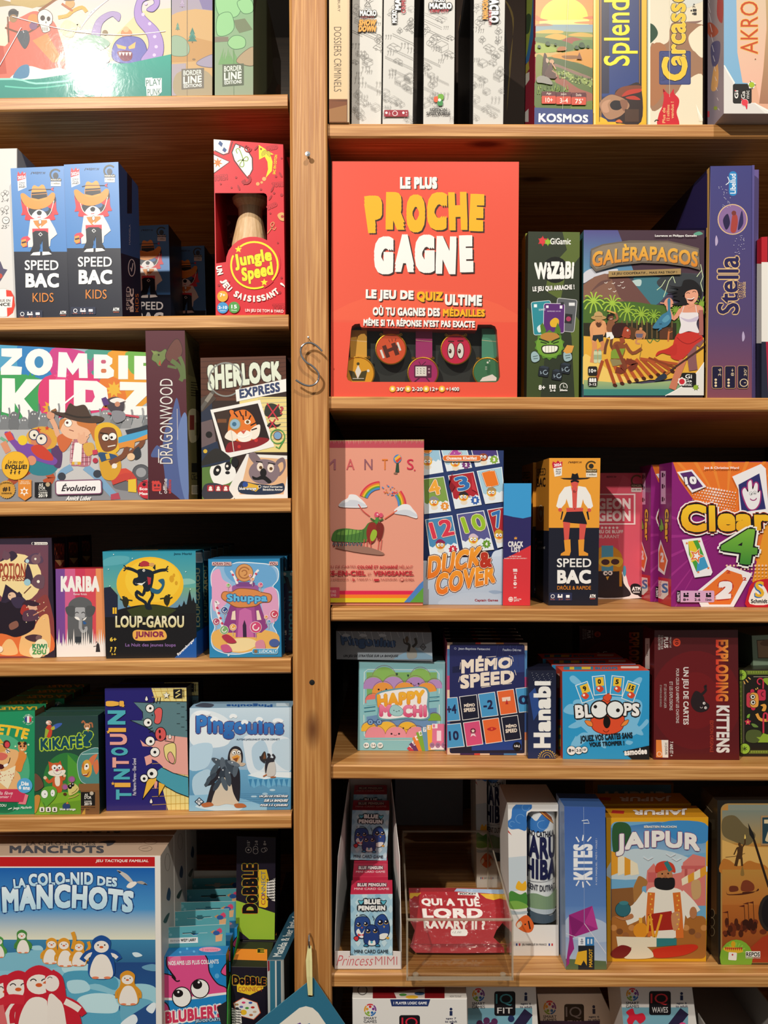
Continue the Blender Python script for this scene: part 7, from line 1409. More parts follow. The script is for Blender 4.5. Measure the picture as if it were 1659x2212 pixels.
for r,c in((156,'d8364c'),(144,'e07a2c'),(132,'e8c02c'),(120,'5a9a3c'),(108,'4a8ac8')):f.arc(418,680,r,200,268,14,c,14);f.arc(430,700,r+20,-38,2,14,c,10)
rnd=random.Random(6)
for k in range(26):x=rnd.uniform(420,570);y=540+abs(x-500)*.1+rnd.uniform(0,80);f.rc(x,y,x+rnd.uniform(4,18),y+rnd.uniform(3,10),rnd.choice(['d8364c','e07a2c','5a9a3c','4a8ac8']),rot=rnd.uniform(-30,60))
for cl in([(120,710),(130,670),(175,645),(190,618),(235,620),(262,640),(285,660),(310,690),(305,715)],[(525,745),(548,712),(590,690),(635,695),(662,725),(690,760),(692,795),(620,775)]):f.bl(cl,'e9e8ea');f.bl([(x,y*.5+sum(q[1]for q in cl)/len(cl)*.5+18)for x,y in cl],'d0d4dc')
f.ln([(340,780),(290,740),(255,690)],8,'c9524a',3);f.ln([(450,800),(510,760),(545,735)],8,'d8644a',3)
f.bl([(60,960),(80,890),(160,870),(280,880),(330,830),(380,820),(400,860),(330,960),(250,975),(150,970)],'4a7a34');f.bl([(90,910),(170,880),(280,890),(230,910),(150,920)],'6fa044')
for k in range(8):f.ln([(100+k*28,880),(90+k*28,960)],5,'35602a')
for k in range(8):f.el(76+k*28,988,11,'2c5a64',15);f.ln([(80+k*28,975),(70+k*28,1005)],4,'c9483c')
f.bl([(318,880),(340,830),(380,830),(395,880),(380,960),(340,985),(318,930)],'8f2a22');f.bl([(390,840),(430,830),(445,870),(430,940),(400,960)],'7a241e');f.bl([(345,920),(365,880),(392,890),(390,930),(365,965),(345,955)],'9ab834');f.ln([(385,830),(400,790)],26,'4a8a3c');f.el(392,768,18,'d8506c',20);f.el(424,772,15,'d8506c',17);f.el(398,766,7,'f0b8c0');f.ln([(345,795),(380,815)],12,'3f6a2c');f.ln([(440,800),(410,815)],12,'3f6a2c')
for x in(300,320,345,410,430):f.ln([(x,950),(x+rnd.uniform(-10,10),1030)],5,'cc4a44')
f.bl([(80,1010),(200,1000),(330,1010),(440,1050),(430,1068),(330,1060),(200,1040)],'9a7060')
f.tx('UN JEU DE CARTES',-20,1145,236,1170,'a83a3a');f.tx('COLORÉ ET ACHARNÉ',246,1140,550,1170,'c0303a',b=.04);f.tx('MÊLANT',560,1140,662,1170,'b8403c')
f.tx('ARCS-EN-CIEL',-60,1184,310,1222,'c0303a',b=.05);f.tx('ET',326,1202,350,1222,'b8403c');f.tx('VENGEANCE.',368,1186,668,1222,'c0303a',b=.05)
f.tx("JEU D'AMBIANCE  |",0,1242,200,1260,'a83a3a');f.tx('7 ANS ET +  |',244,1242,362,1260,'a83a3a',b=.01);f.tx('2-6 JOUEURS  |',420,1242,560,1260,'a83a3a',b=.01);f.tx('10 MIN',602,1242,668,1260,'a83a3a',b=.01)
f.rc(212,1240,218,1262,'c0303a');f.rc(222,1246,228,1262,'c0303a');f.rc(372,1246,410,1262,'c0303a');f.el(580,1250,10,'e59b84',o=('c0303a',3))
for y0,y1,c in((1334,1362,'d8244c'),(1362,1388,'ec7a24'),(1388,1420,'d8c428')):f.rc(0,y0,760,y1,c)
f.pg([(596,1420),(712,1285),(760,1240),(760,1420)],'4a7fc0');f.pg([(640,1420),(716,1335),(760,1290),(760,1420)],'5a9a3c');f.rc(0,1308,116,1386,'c9485c',r=8);f.tx('CREATURES',5,1330,90,1348,'e8b0ae',b=.02);f.tx('KITTENS',5,1356,90,1376,'e8b0ae',b=.02)
b.done('salmon pink rainbow card box with green shrimp art, beside the post','wrap','card_game_box')
b=Box([(915.5,972.5),(1088,973),(1084,1306),(913,1306.5)],'R3',dep=.022,col='23345e',left='7a8694',top='2c3c66')
f=b.front.v(905,960,6.145)
f.rc(40,70,1140,1600,'25386a')
def duck(x,y,s,c='edb23a',hat=None):
 f.el(x+s*.1,y+s*1.1,s*.75,'e8dcc8',s*.55);f.el(x,y,s,c,s*.85);f.el(x-s*.4,y-s*.1,s*.32,'fff',s*.38,o=('3a2a1c',2));f.el(x+s*.35,y-s*.1,s*.3,'fff',s*.36,o=('3a2a1c',2));f.el(x-s*.3,y-s*.05,s*.13,'222');f.el(x+s*.35,y-s*.05,s*.13,'222');f.bl([(x-s*.35,y+s*.4),(x,y+s*.25),(x+s*.6,y+s*.4),(x+s*.1,y+s*.65)],'e06a2c')
 if hat:f.bl([(x-s,y-s*.4),(x-s*.6,y-s*1.15),(x+s*.2,y-s*1.3),(x+s,y-s*.7),(x+s*.9,y-s*.4),(x,y-s*.55)],hat)
def card(q,sky,num,ncol,hat,body='edb23a',sp=None,spc=None):
 (x0,y0),(x1,y1),(x2,y2),(x3,y3)=q;g_=lambda u,v:((x0*(1-u)+x1*u)*(1-v)+(x3*(1-u)+x2*u)*v,(y0*(1-u)+y1*u)*(1-v)+(y3*(1-u)+y2*u)*v)
 f.pg(q,'eef2f4');f.pg([g_(.03,.02),g_(.97,.02),g_(.97,.98),g_(.03,.98)],sky)
 f.pg([g_(.03,.72)]+[g_(.03+.94*k/9,.68+.05*(k%2))for k in range(10)]+[g_(.97,.98),g_(.03,.98)],'e6eef4')
 cx,cy=g_(.4,.7);duck(cx,cy,62,body,hat)
 if num:f.tx(num,0,0,1,1,ncol,b=.03,q=[g_(.18 if len(num)<2 else .1,.1),g_(.68 if len(num)<2 else .92,.06),g_(.76 if len(num)<2 else .96,.48),g_(.26 if len(num)<2 else .18,.52)],o=[('f6f0e4',9),('7a3a1c',14)])
 if sp:sx,sy=g_(.8,.84);f.star(sx,sy,62,spc,n=9,ri=.72);f.tx(sp,sx-16,sy-24,sx+16,sy+24,'f6f3ee',b=.06)
card([(-80,-140),(230,-190),(325,372),(20,420)],'9ac4dc','0','ec8a2c','d9b48c');card([(290,60),(620,0),(705,310),(370,362)],'b0d0e0','4','b04a9c','d8a03c','edb23a','2','7a3a7c');card([(660,-60),(1000,-110),(1072,250),(748,302)],'4a3a7c',None,'fff',None,'9a4a24','3','8ab03c')
card([(55,460),(330,425),(425,890),(70,930)],'7fa04a','4','f0a83a','8a8a90','edb23a','2','e8963a');card([(385,415),(725,362),(832,805),(478,862)],'b02430','3','2f6fb4','2c2428','edb23a','1','2f5fae');card([(765,355),(1100,300),(1150,760),(878,795)],'a8cfe0','1','ec7a24','a88a5c')
card([(80,1000),(440,945),(545,1470),(150,1520)],'4a8ab8','12','d8364c','8a2454','d8a03c','5','c9243c');card([(498,930),(860,878),(995,1400),(590,1440)],'5a5a94','10','9ac02c','d8c0cc','edc23a','4','6a9a34');card([(900,870),(1150,830),(1150,1350),(1040,1380)],'b02430','7','2f6fb4','c9a02c')
f.pg([(450,370),(400,470),(480,560),(430,640),(400,560)],'8a1420');f.pg([(690,380),(770,640),(700,600)],'c93440')
for pts in([(40,1560),(90,1545),(160,1570),(40,1650)],[(950,1560),(980,1440),(1050,1405),(1140,1410),(1140,1700),(980,1700)]):f.bl(pts,'d0dcec')
f.pg([(40,1580),(400,1500),(900,1500),(1140,1480),(1140,2160),(40,2160)],('c9d6e8','a4b6cc'));f.bl([(250,2100),(400,2020),(700,1960),(1100,2000),(1100,2140),(400,2140)],'b4c4d8');f.bl([(920,1950),(1010,1935),(1110,1960),(1000,1985)],'93a8c4')
oo=[('f6e4cc',10),('5a2a14',20)];gg=('f2a02c','e0701c')
f.tx('DUCK',0,0,1,1,gg,b=.05,q=[(130,1490),(850,1350),(800,1610),(110,1790)],o=oo);f.tx('COVER',0,0,1,1,gg,b=.05,q=[(235,1720),(1010,1590),(1010,1830),(215,2010)],o=oo);f.tx('&',800,1430,960,1640,'b8301c',b=.05,o=oo,rot=-6)
f.tx('Captain Games',738,2050,1046,2090,'9a2434',b=.03)
f.rc(318,150,818,220,'e8742c',r=34,o=('f4e6d4',6));f.tx('Oussama Khelifati',362,164,764,206,'f6efe6',b=.05)
b.done('navy wrapped card box with numbered duck cards and orange tilted title','wrap','card_game_box')
b=Box([(1088.5,1044),(1148,1044),(1145,1308.5),(1086,1308.5)],'R3',dep=.06,col='28245c',top='2a90c8',right='1c1a44',left='1c1a44')
f=b.front.v(905,960,6.145)
f.rc(1110,500,1510,1100,'2b2660');f.pg([(1110,500),(1510,500),(1490,960),(1380,985),(1250,965),(1140,940),(1110,940)],'3a9ad4');f.pg([(1110,1530),(1260,1460),(1490,1340),(1490,2160),(1100,2160)],'d8343c')
f.pg([(1110,985),(1490,990),(1490,1340),(1250,1466),(1110,1525)],'2b2660')
f.tx('CRACK',1184,1290,1382,1364,'f0ece8',b=.045);f.tx('LIST',1226,1366,1350,1434,'f0ece8',b=.045);f.pg([(1264,1262),(1268,1230),(1278,1245),(1284,1224),(1292,1245),(1302,1230),(1300,1262)],'e8a03c')
f.tx('LE PETIT BAC',1200,1482,1358,1498,'f4d8d4',b=.04);f.tx('DANS UN JEU DE CARTES !',1132,1510,1432,1526,'f4d8d4',b=.04)
for y,t in((1685,'2-8'),(1780,'90"'),(1870,"20'")):f.tx(t,1256,y+22,1296,y+40,'f4e4e0',b=.03)
for x in(1258,1276,1294):f.el(x,1664,11,'f4e4e0')
f.rc(1250,1676,1306,1692,'f4e4e0');f.el(1277,1752,12,'f4e4e0');f.rc(1262,1766,1294,1786,'f4e4e0',r=6);f.el(1276,1850,23,'f4e4e0');f.ln([(1276,1850),(1276,1834)],5,'d8343c');f.ln([(1276,1850),(1290,1850)],5,'d8343c')
f.el(1218,2056,33,'f0e0dc');f.ln([(1190,2048),(1218,2040),(1246,2052)],6,'d8343c',3);f.ln([(1190,2066),(1218,2072),(1244,2064)],6,'d8343c',3)
for k,t in enumerate(('eco','friendly','game')):f.tx(t,1260,2024+k*22,1260+(36,100,70)[k],2042+k*22,'f0e0dc',b=.05)
b.done('slim wrapped card pack, blue over navy over red, standing upright','wrap','card_game_box')
def sb_fig(f):
 """cowboy-like figure with broad black hat and drooping moustache"""
 f.pg([(440,600),(450,470),(440,432),(480,432),(475,470),(485,600)],'d8564c');f.rc(442,470,480,600,'d8564c');f.el(462,440,24,'d8564c',34)
 f.pg([(438,462),(400,470),(365,520),(348,590),(372,610),(405,570),(412,540),(408,595),(450,600),(446,500)],'f0ede8');f.pg([(484,462),(530,470),(560,520),(576,590),(552,612),(520,570),(514,545),(518,595),(474,600),(478,500)],'f0ede8')
 f.pg([(412,545),(405,575),(372,610),(380,625),(410,620),(415,660),(430,600)],'e89a34');f.pg([(514,545),(520,575),(552,610),(545,628),(515,620),(510,660),(500,600)],'e89a34');f.el(372,612,12,'d8564c');f.el(552,614,12,'d8564c')
 f.pg([(392,625),(380,675),(374,672),(384,620)],'1b1c26');f.pg([(534,625),(545,675),(553,672),(545,620)],'1b1c26');f.pg([(410,600),(515,600),(512,625),(412,625)],'d8564c')
 f.pg([(412,625),(512,622),(536,690),(538,702),(440,694),(388,686)],'1b1c26');f.pg([(390,686),(434,692),(425,800),(398,800)],'d8564c');f.pg([(492,698),(534,702),(520,800),(490,800)],'d8564c')
 f.pg([(396,800),(435,795),(438,870),(430,895),(374,895),(378,882),(402,868)],'e89a34');f.pg([(484,798),(522,795),(518,868),(545,882),(545,896),(488,896)],'e89a34')
 f.tx('Rr',454,488,472,506,'1b1c26',b=0.);f.el(462,606,3,'1b1c26')
 f.pg([(372,412),(560,410),(540,418),(462,424),(395,420)],'17171d');f.pg([(440,412),(446,382),(464,388),(480,380),(488,410)],'17171d');f.pg([(440,430),(462,425),(486,430),(488,438),(462,434),(438,438)],'17171d')
 f.ln([(438,436),(462,428),(488,436)],12,'17171d',3)
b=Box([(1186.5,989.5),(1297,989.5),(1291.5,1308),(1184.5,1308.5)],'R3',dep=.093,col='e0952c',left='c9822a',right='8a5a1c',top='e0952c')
f=b.front.v(1080,890,2.865)
f.rc(290,280,640,1210,'eba036');f.rc(290,724,640,1210,'1c1e2c');sb_fig(f)
f.pg([(326,318),(384,308),(382,396),(338,404)],'f0ece6');f.pg([(322,322),(328,306),(346,316),(358,300),(370,314),(386,306),(384,340),(328,350)],'c9203a');f.tx('2024',334,320,380,338,'fff',b=.04,rot=-6)
for k,t in enumerate(('Grand','Prix du','JOUET')):f.tx(t,346,352+k*14,376,363+k*14,'222',b=.03)
f.tx('REMY.W',446,306,506,318,'6a3f1c',b=.02);f.ln([(422,318),(430,304)],3,'6a3f1c');f.el(438,312,5,'6a3f1c')
f.arc(565,338,32,40,320,9,'54401c');f.el(564,336,15,'2c2a24');f.rc(532,356,600,376,'4a3c20');f.tx('MONDE PLAY',535,361,597,371,'e8d8b0',b=.02);f.rc(532,378,600,406,'e8e0d0');f.tx('1 million',540,384,592,396,'333',b=.03)
f.tx('SPEED',352,912,564,966,'f2f0ec',b=.015);f.tx('BAC',354,982,562,1066,'f2f0ec',b=.05);f.tx('DRÔLE & RAPIDE',354,1074,562,1102,'e08a2c',b=.01)
f.rc(306,1120,446,1168,'2a3050',r=5);f.el(326,1142,9,'2a3050',o=('fff',3));f.el(362,1134,5,'fff');f.el(382,1134,5,'fff');f.rc(356,1140,386,1150,'fff');f.rc(408,1134,430,1150,'fff')
for x,t in((312,'15 min'),(362,'2-7'),(408,'10+')):f.tx(t,x,1156,x+26,1164,'d87a4a')
f.tx('ATM',554,1130,590,1152,'f2f0ec',b=.06);f.tx('GAMING',556,1154,588,1160,'d84a3c',b=.02)
l=b.left.v(1080,890,2.865);l.pg([(180,730),(310,735),(310,1240),(180,1240)],'1a1c2a');l.tx('SPEED',0,0,1,1,'2a1c14',b=.01,q=[(228,352),(284,346),(284,392),(228,396)]);l.tx('BAC',0,0,1,1,'2a1c14',b=.04,q=[(228,412),(282,404),(282,464),(228,466)]);l.el(253,628,15,'c9822a',48,o=('e8d0a8',4));l.bl([(244,620),(252,605),(262,620),(254,650)],'e8d0a8');l.tx('RAPIDE',234,798,262,812,'c9c4c0');l.tx('& DÉLIRANT',234,830,280,848,'c9c4c0');l.ln([(224,780),(216,820),(226,822),(218,860)],5,'d8503c')
b.done('orange over navy box with black hatted man in white shirt, front one','card',group='orange hatted man game boxes')
b.copy('second orange and navy box, edge showing behind the front one',.096,-.004,group='orange hatted man game boxes')
b=Box([(1246,1022),(1395,1021.5),(1394,1293.5),(1246,1294)],'R3',dep=.06,col='cf4858',top='4a1a20',right='a83a48')
f=b.front.v(1080,890,2.865)
f.rc(470,370,910,1170,'cf4a5c');f.rc(470,1094,910,1170,'3a1c28');f.pg([(760,390),(910,480),(910,1100),(770,1100),(700,560)],'d85668')
f.rc(500,506,840,704,'cf4a5c');
for x0,y0,x1,y1 in((500,506,838,514),(500,690,838,698),(828,506,838,698)):f.rc(x0,y0,x1,y1,'f0d8d4')
f.tx('PIGEON',545,534,808,604,'f2dcd8',b=.05);f.tx('PIGEON',545,610,808,678,'f2dcd8',b=.05)
for k in range(5):f.star(632+k*23,718,11,'f0d8d4')
f.tx('UN JEU DE BLUFF',560,732,762,758,'f2dcd8',b=.03);f.tx('HILARANT',600,762,738,782,'f0d0cc',b=0)
f.bl([(620,1000),(760,990),(800,1080),(860,1140),(860,1152),(560,1152)],'f0e4e0');f.bl([(600,985),(740,985),(765,1060),(800,1140),(560,1140),(570,1040)],'2a2026');f.bl([(580,980),(590,870),(640,830),(700,835),(750,880),(760,960),(740,985),(620,985)],'c98a24');f.rc(628,828,700,985,'4f94b0');f.bl([(610,920),(640,900),(740,900),(762,925),(740,960),(700,950),(670,960),(620,950)],'e0b43a',n=3);f.el(652,930,26,'4a2a30',18);f.el(712,928,26,'4a2a30',18);f.el(770,985,10,'4f94b0',34);f.rc(738,985,754,1080,'c98a24');f.el(652,998,14,'f2e8e0');f.el(682,997,14,'f2e8e0');f.el(655,999,6,'222');f.el(680,998,6,'222');f.pg([(655,1020),(675,1018),(664,1042)],'e0a83a')
f.bl([(808,1075),(830,1062),(860,1068),(876,1090),(868,1130),(830,1128),(810,1110)],'1c1418');f.tx('ATM',816,1082,870,1106,'f4ece8',b=.06);f.tx('GAMING',822,1110,864,1120,'f4ece8',b=.03)
f.tx('REMY.W',660,396,720,408,'7a2a34',b=.02);f.arc(846,425,32,40,320,9,'6a4a1c');f.rc(810,446,880,466,'4a3820');f.tx('PIONCZEL',814,450,876,462,'d8c8a0',b=.02);f.rc(812,470,876,496,'d8c8c0');f.tx('100 000',818,476,870,486,'333',b=.02)
b.done('red bird card box set back between the orange box and purple boxes','wrap','card_game_box')
def c4_front(f):
 f.rc(1055,300,1800,1210,'8a1f74');f.pg([(1070,310),(1800,310),(1800,1130),(1650,1000),(1500,820),(1300,680),(1180,520),(1110,420)],'e8762a');f.pg([(1640,700),(1800,620),(1800,1180),(1560,1050)],'eb9a2c')
 for k in range(7):f.pg([(1400,640),(1080+k*110,300),(1104+k*110,300)],'ee8a34')
 for k in range(6):f.pg([(1340,760),(1060,640+k*120),(1060,660+k*120)],'a02f84')
 rnd=random.Random(3)
 for i in range(16):
  for j in range(10):
   r=9-abs(i-8)*.5-j*.35
   if r>2:f.el(1190+i*17+(j%2)*8,400+j*18+i*3,r,'f4dcd0',n=8)if j>2 else None
 for i in range(12):
  for j in range(5):f.el(1400+i*22,950+j*22,7-j,'f0c8a8',n=8)
 f.pg([(1092,372),(1185,356),(1272,462),(1184,500)],'f2eef0');f.pg([(1110,380),(1180,368),(1252,462),(1186,482)],'5a2a6c');f.tx('10',0,0,1,1,'f4f0f2',b=.07,q=[(1135,402),(1208,398),(1215,446),(1145,450)],o=[('2a1434',5)])
 f.pg([(1432,400),(1610,322),(1640,350),(1660,640),(1480,650),(1470,480)],'f2eef0');f.pg([(1470,450),(1600,380),(1640,600),(1490,620)],'2f2f6c');f.bl([(1495,500),(1510,470),(1530,495),(1530,440),(1550,425),(1558,480),(1575,440),(1590,450),(1590,500),(1605,490),(1600,560),(1570,600),(1530,590)],'f0ecee',o=('a02f74',8));f.el(1548,505,9,'fff',o=('222',2));f.el(1572,500,9,'fff',o=('222',2));f.el(1550,507,4,'222');f.el(1572,502,4,'222');f.arc(1562,525,22,20,150,6,'a02f74',8)
 f.pg([(1122,790),(1240,776),(1310,990),(1300,1010),(1200,1024)],'f2eef0');f.pg([(1160,800),(1220,792),(1285,960),(1212,990),(1165,880)],'4aa03c');f.pg([(1160,800),(1190,796),(1240,900),(1180,930)],'e8c82c');f.pg([(1220,880),(1262,900),(1285,960),(1212,990)],'3f9ac8');f.star(1212,890,46,'e8742c',rot=-70,o=('f2eef0',6));f.star(1212,890,26,'f2eef0',rot=-70)
 for x,y in((1152,812),(1228,800),(1222,990),(1284,965)):f.star(x,y,10,'e8742c')
 f.pg([(1408,950),(1556,1000),(1440,1205),(1240,1205),(1200,1120)],'f2eef0');f.pg([(1400,975),(1490,1005),(1500,1040),(1420,1190),(1290,1190),(1240,1110)],'e8742c');f.tx('2',0,0,1,1,'f2eef0',b=.07,q=[(1355,1045),(1450,1050),(1420,1150),(1320,1160)],o=[('c03a24',9)]);f.tx('2',1395,978,1420,998,'c03a24',b=.04);f.tx('2',1495,1022,1520,1042,'c03a24',b=.04)
 oo=[('16121a',12),('f4f0ea',24)]
 f.tx('Clear',0,0,1,1,('f6c92c','f0ac24'),b=.05,q=[(1115,565),(1655,600),(1665,730),(1115,745)],o=oo+[('b8301c',16)]);f.tx('4',1365,715,1590,935,('7ab83c','3f8a34'),b=.03,o=oo,rot=8)
 f.tx('Joe & Christine Ward',1256,338,1472,358,'f6e4dc',b=.04)
 f.rc(1088,1104,1320,1176,'d8a8cc',r=8);f.pg([(1088,1104),(1112,1104),(1112,1176),(1088,1176)],'1a1218');f.tx('FAMILY',1092,1112,1108,1170,'f0e0ec',turn=1,b=.03)
 for x,t in((1146,'8+'),(1216,'2-6'),(1284,'15min')):f.tx(t,x-18,1152,x+18,1168,'1a1218',b=.03);f.rc(x-16,1130,x+16,1144,'1a1218');f.el(x-10,1124,6,'1a1218');f.el(x+10,1122,6,'1a1218')
 f.bl([(1524,1210),(1526,1120),(1550,1060),(1610,1036),(1680,1046),(1720,1210)],'c8202c',n=3);f.bl([(1540,1186),(1545,1120),(1580,1065),(1620,1070),(1650,1120),(1660,1186)],'f2eee8',n=3);f.tx('S',1566,1050,1622,1150,'2f6fb4',b=.03);f.tx('S',1572,1046,1628,1144,'e8b42c',b=.02);f.tx('Schmidt',1546,1156,1648,1182,'16121a',b=.04)
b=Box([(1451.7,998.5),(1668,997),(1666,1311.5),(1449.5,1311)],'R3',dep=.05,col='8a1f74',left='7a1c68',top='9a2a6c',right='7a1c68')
c4_front(b.front.v(1080,890,2.865))
l=b.left.v(1080,890,2.865);l.pg([(970,1018),(1060,1035),(1060,1215),(970,1195)],'c01c2c');l.pg([(980,1040),(1040,1050),(1042,1130),(1010,1160),(980,1150)],'f0e8e4');l.tx('S',1002,1060,1040,1120,'2f6fb4',b=.03);l.tx('Schmidt',982,1042,998,1140,'f0e8e4',turn=-1,b=.03,o=[('c01c2c',2)]);l.rc(996,365,1026,570,'d8a8cc')
for yy in(390,460,540):l.rc(1002,yy-14,1012,yy+14,'1a1218');l.rc(1016,yy-8,1021,yy+8,'1a1218')
l.tx('Clear',1022,600,1044,805,'f2bf2c',turn=-1,b=.06,o=[('16121a',5)]);l.tx('4',988,660,1014,740,'6fae3c',turn=-1,b=.06,o=[('16121a',4)]);l.pg([(978,860),(995,790),(1040,920),(1020,1010),(980,980)],'f2eef0');l.pg([(984,870),(998,815),(1032,920),(1016,990),(986,960)],'e8742c');l.tx('2',994,870,1016,930,'f2eef0',b=.06)
b.done('purple and orange card game box with big yellow title and green number, in front','gloss',group='purple number game boxes')
b.copy('second purple and orange game box, set back behind the front one',.058,-.009,group='purple number game boxes')
# ================================================================ RIGHT BOOKCASE, fourth shelf
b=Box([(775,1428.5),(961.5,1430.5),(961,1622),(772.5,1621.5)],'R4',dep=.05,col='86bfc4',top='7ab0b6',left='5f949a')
mochi_top=b.F[0].z;my=b.Y
f=b.front.v(700,1330,3.606)
f.rc(255,340,950,1060,'8cc3c8');f.ln([(268,358),(945,366)],8,'a8d4d6')
wl='eef2e8'
for q,bg in(([(330,440),(880,440),(878,592),(600,640),(335,668)],'7fb064'),([(330,785),(420,770),(820,720),(878,715),(878,948),(335,948)],'6f93bc')):
 f.ln([(310,690 if q[0][1]<500 else 770),(314,440 if q[0][1]<500 else 930),(340,418 if q[0][1]<500 else 965),(870,422 if q[0][1]<500 else 968),(895,450 if q[0][1]<500 else 940),(897,605 if q[0][1]<500 else 690)],4,wl);f.pg(q,bg)
def mochi(x,y,r,c,eyes=False):
 f.pg([(x+r*math.cos(math.radians(a)),y+r*.85*math.sin(math.radians(a)))for a in range(180,361,12)]+[(x+r,y+r*.3),(x-r,y+r*.3)],c);f.arc(x,y,r*.98,190,350,3,'8a5a5c',14)
 if eyes:f.el(x-r*.4,y-r*.2,r*.09,'2c1c20');f.el(x+r*.3,y-r*.2,r*.09,'2c1c20');f.arc(x-r*.05,y-r*.18,r*.14,20,160,3,'2c1c20',6)
for x,y,r,c,e in((470,480,95,'8ab85c',0),(750,478,80,'8ab85c',0),(385,545,78,'b48ac0',0),(540,545,85,'b890c4',0),(712,545,82,'b48ac0',1),(860,545,60,'b890c4',0),(460,590,85,'eb9a44',1),(630,590,85,'eb9a44',0),(800,585,76,'eb9a44',0),(380,660,60,'e8766c',0)):mochi(x,y,r,c,e)
f.pg([(330,655),(600,625),(880,585),(880,640),(330,700)],'8cc3c8')
for x,y,r,c,e in((350,880,60,'efb83a',0),(490,890,80,'f0bc40',0),(650,890,78,'efb83a',1),(860,800,50,'7fae3c',0),(400,930,80,'e8909c',0),(560,935,84,'ea96a2',1),(720,930,80,'e8909c',0)):mochi(x,y,r,c,e)
f.rc(310,948,900,962,'8cc3c8')
for x in(362,430):f.el(x,826,19,'7f9fc8',o=('24467a',5));f.el(x,826,5,'222')
f.ln([(382,822),(412,826)],5,'24467a')
for x,y in((568,455),(655,466)):f.bl([(x-8,y-8),(x+8,y-8),(x,y+8)],'2c4a3c')
for y in(715,745):f.ln([(312,y),(400,y-10)],5,'2f7a94');f.ln([(800,y-80),(898,y-88)],5,'2f7a94')
f.bl([(400,620),(470,578),(640,556),(780,552),(820,600),(815,700),(826,790),(760,812),(640,800),(520,812),(420,800),(420,720)],'6aa0ac',n=3);f.bl([(412,625),(480,590),(640,566),(770,562),(806,605),(800,700),(812,780),(750,800),(640,788),(520,800),(432,788),(430,720)],'f4f0ee',n=3)
f.tx('HAPPY',0,0,1,1,('f6bc3c','ee9a2c'),b=.07,q=[(412,612),(785,575),(780,678),(420,712)],o=[('c97a2c',3)]);f.tx('M',432,690,524,782,('f08aa8','d8507a'),b=.07,o=[('b83a64',3)]);f.tx('CHI',612,692,798,786,('f08aa8','d8507a'),b=.07,o=[('b83a64',3)])
f.bl([(512,742),(530,700),(570,695),(615,735),(600,772),(540,772)],'a4cfd0',o=('5f949a',3));f.el(545,735,4,'222');f.el(585,738,4,'222');f.arc(566,738,7,20,160,3,'222',6)
for(x0,y0,x1,y1,rt,c,n)in((672,1000,720,1090,-50,'c93a4c','5'),(690,970,750,1080,-38,'6a3a6c','5'),(712,930,775,1060,-26,'e8863a','4'),(740,895,800,1055,-18,'7fae3c','6'),(772,865,826,1050,-10,'6a9ab8','7'),(806,848,858,1045,-4,'f0b23a','2'),(842,838,935,1040,1,'e07a9c','1')):f.rc(x0,y0,x1,y1,c,rot=rt);f.rc(x0,y0,x0+(x1-x0)*.45,y0+36,'f4f0ee',rot=0 if rt>-12 else rt);f.tx(n,x0+6,y0+5,x0+22,y0+30,c,b=.04)
f.tx('1',878,892,912,972,'f6e4ea',b=.05);f.pg([(835,1010),(935,1010),(935,1042),(830,1040)],'f2ecec')
for x in(842,886,932):f.el(x,1006,20,'a87a9c',22);f.el(x-5,1004,3,'222');f.el(x+6,1004,3,'222')
for x,t in((330,'8+'),(384,'2-6'),(438,"20'")):f.el(x,1006,22,'f0f2ee');f.tx(t,x-15,996,x+15,1014,'4a5a5c',b=.03)
b.done('pale teal box with round smiling dumplings and bubbly title','gloss','card_game_box')
b=Box([(726,1358),(932,1361),(934.5,1424),(727,1419)],None,Y=my-.004,dep=.15,col='8f949a',top='7a8088',right='7a8890')
f=b.front.v(700,1330,3.606)
f.rc(90,90,850,350,('7f858c','98a2aa'));f.pg([(560,300),(700,230),(845,240),(845,350),(500,350)],'8fb4cc');f.pg([(720,240),(845,180),(845,300)],'b4c8d4')
f.tx('Pingouins',0,0,1,1,'3f5f8c',b=.06,q=[(128,132),(555,160),(545,245),(140,230)],o=[('2a2f44',5)]);f.tx('UN JEU DE STRATÉGIE SUR LA BANQUISE',150,280,572,310,'2c2f36',b=.04,sk=8)
for x in(170,300,450):f.bl([(x-30,138),(x-10,120),(x+30,134),(x+10,146)],'b8c0c8')
f.bl([(640,260),(665,225),(700,230),(720,270),(712,310),(650,315)],'a4a49c');f.ln([(650,260),(660,210),(625,190),(620,160)],20,'3a3630',3);f.ln([(685,225),(715,195),(705,155)],20,'3a3630',3);f.bl([(615,180),(640,140),(655,160),(645,190)],'5a4a38')
f.pg([(770,196),(796,226),(770,254),(742,226)],'33363c');f.pg([(770,202),(790,226),(770,248),(749,226)],'8f969c');f.tx('FFG',758,218,782,234,'2c2f36',b=.03)
f.rc(90,322,850,350,'7d838a');f.ln([(105,322),(830,336)],3,'3a3e44')
for k in range(14):f.ln([(110+k*50,105),(150+k*48,150+(k%3)*40)],3,'c4ccd4')
b.done('grey blue penguin box lying flat on top of the pale teal dumpling box','wrap','card_game_box')
b.o.location.z+=mochi_top-min(p.z for p in b.F)+.0004
b=Box([(966,1387.5),(1139,1388.5),(1136.5,1633),(966,1629.5)],'R4',dep=.03,col='22264e',top='15131c',right='3f6fae',left='c9507c')
f=b.front.v(700,1330,3.606)
f.rc(955,190,1600,1100,'e8c8ac')
for x0,x1,c in((1000,1180,'3a3a48'),(1180,1220,'d8453c'),(1340,1400,'d88a44'),(1400,1520,'6a4a6c')):f.rc(x0,190,x1,224,c)
for y0,y1,c in((260,470,'4f7fae'),(470,580,'c04a7c'),(690,900,'3f5f9c'),(900,960,'e88a5c')):f.rc(955,y0,985,y1,c);f.rc(1560,y0+10,1600,y1+10,c)
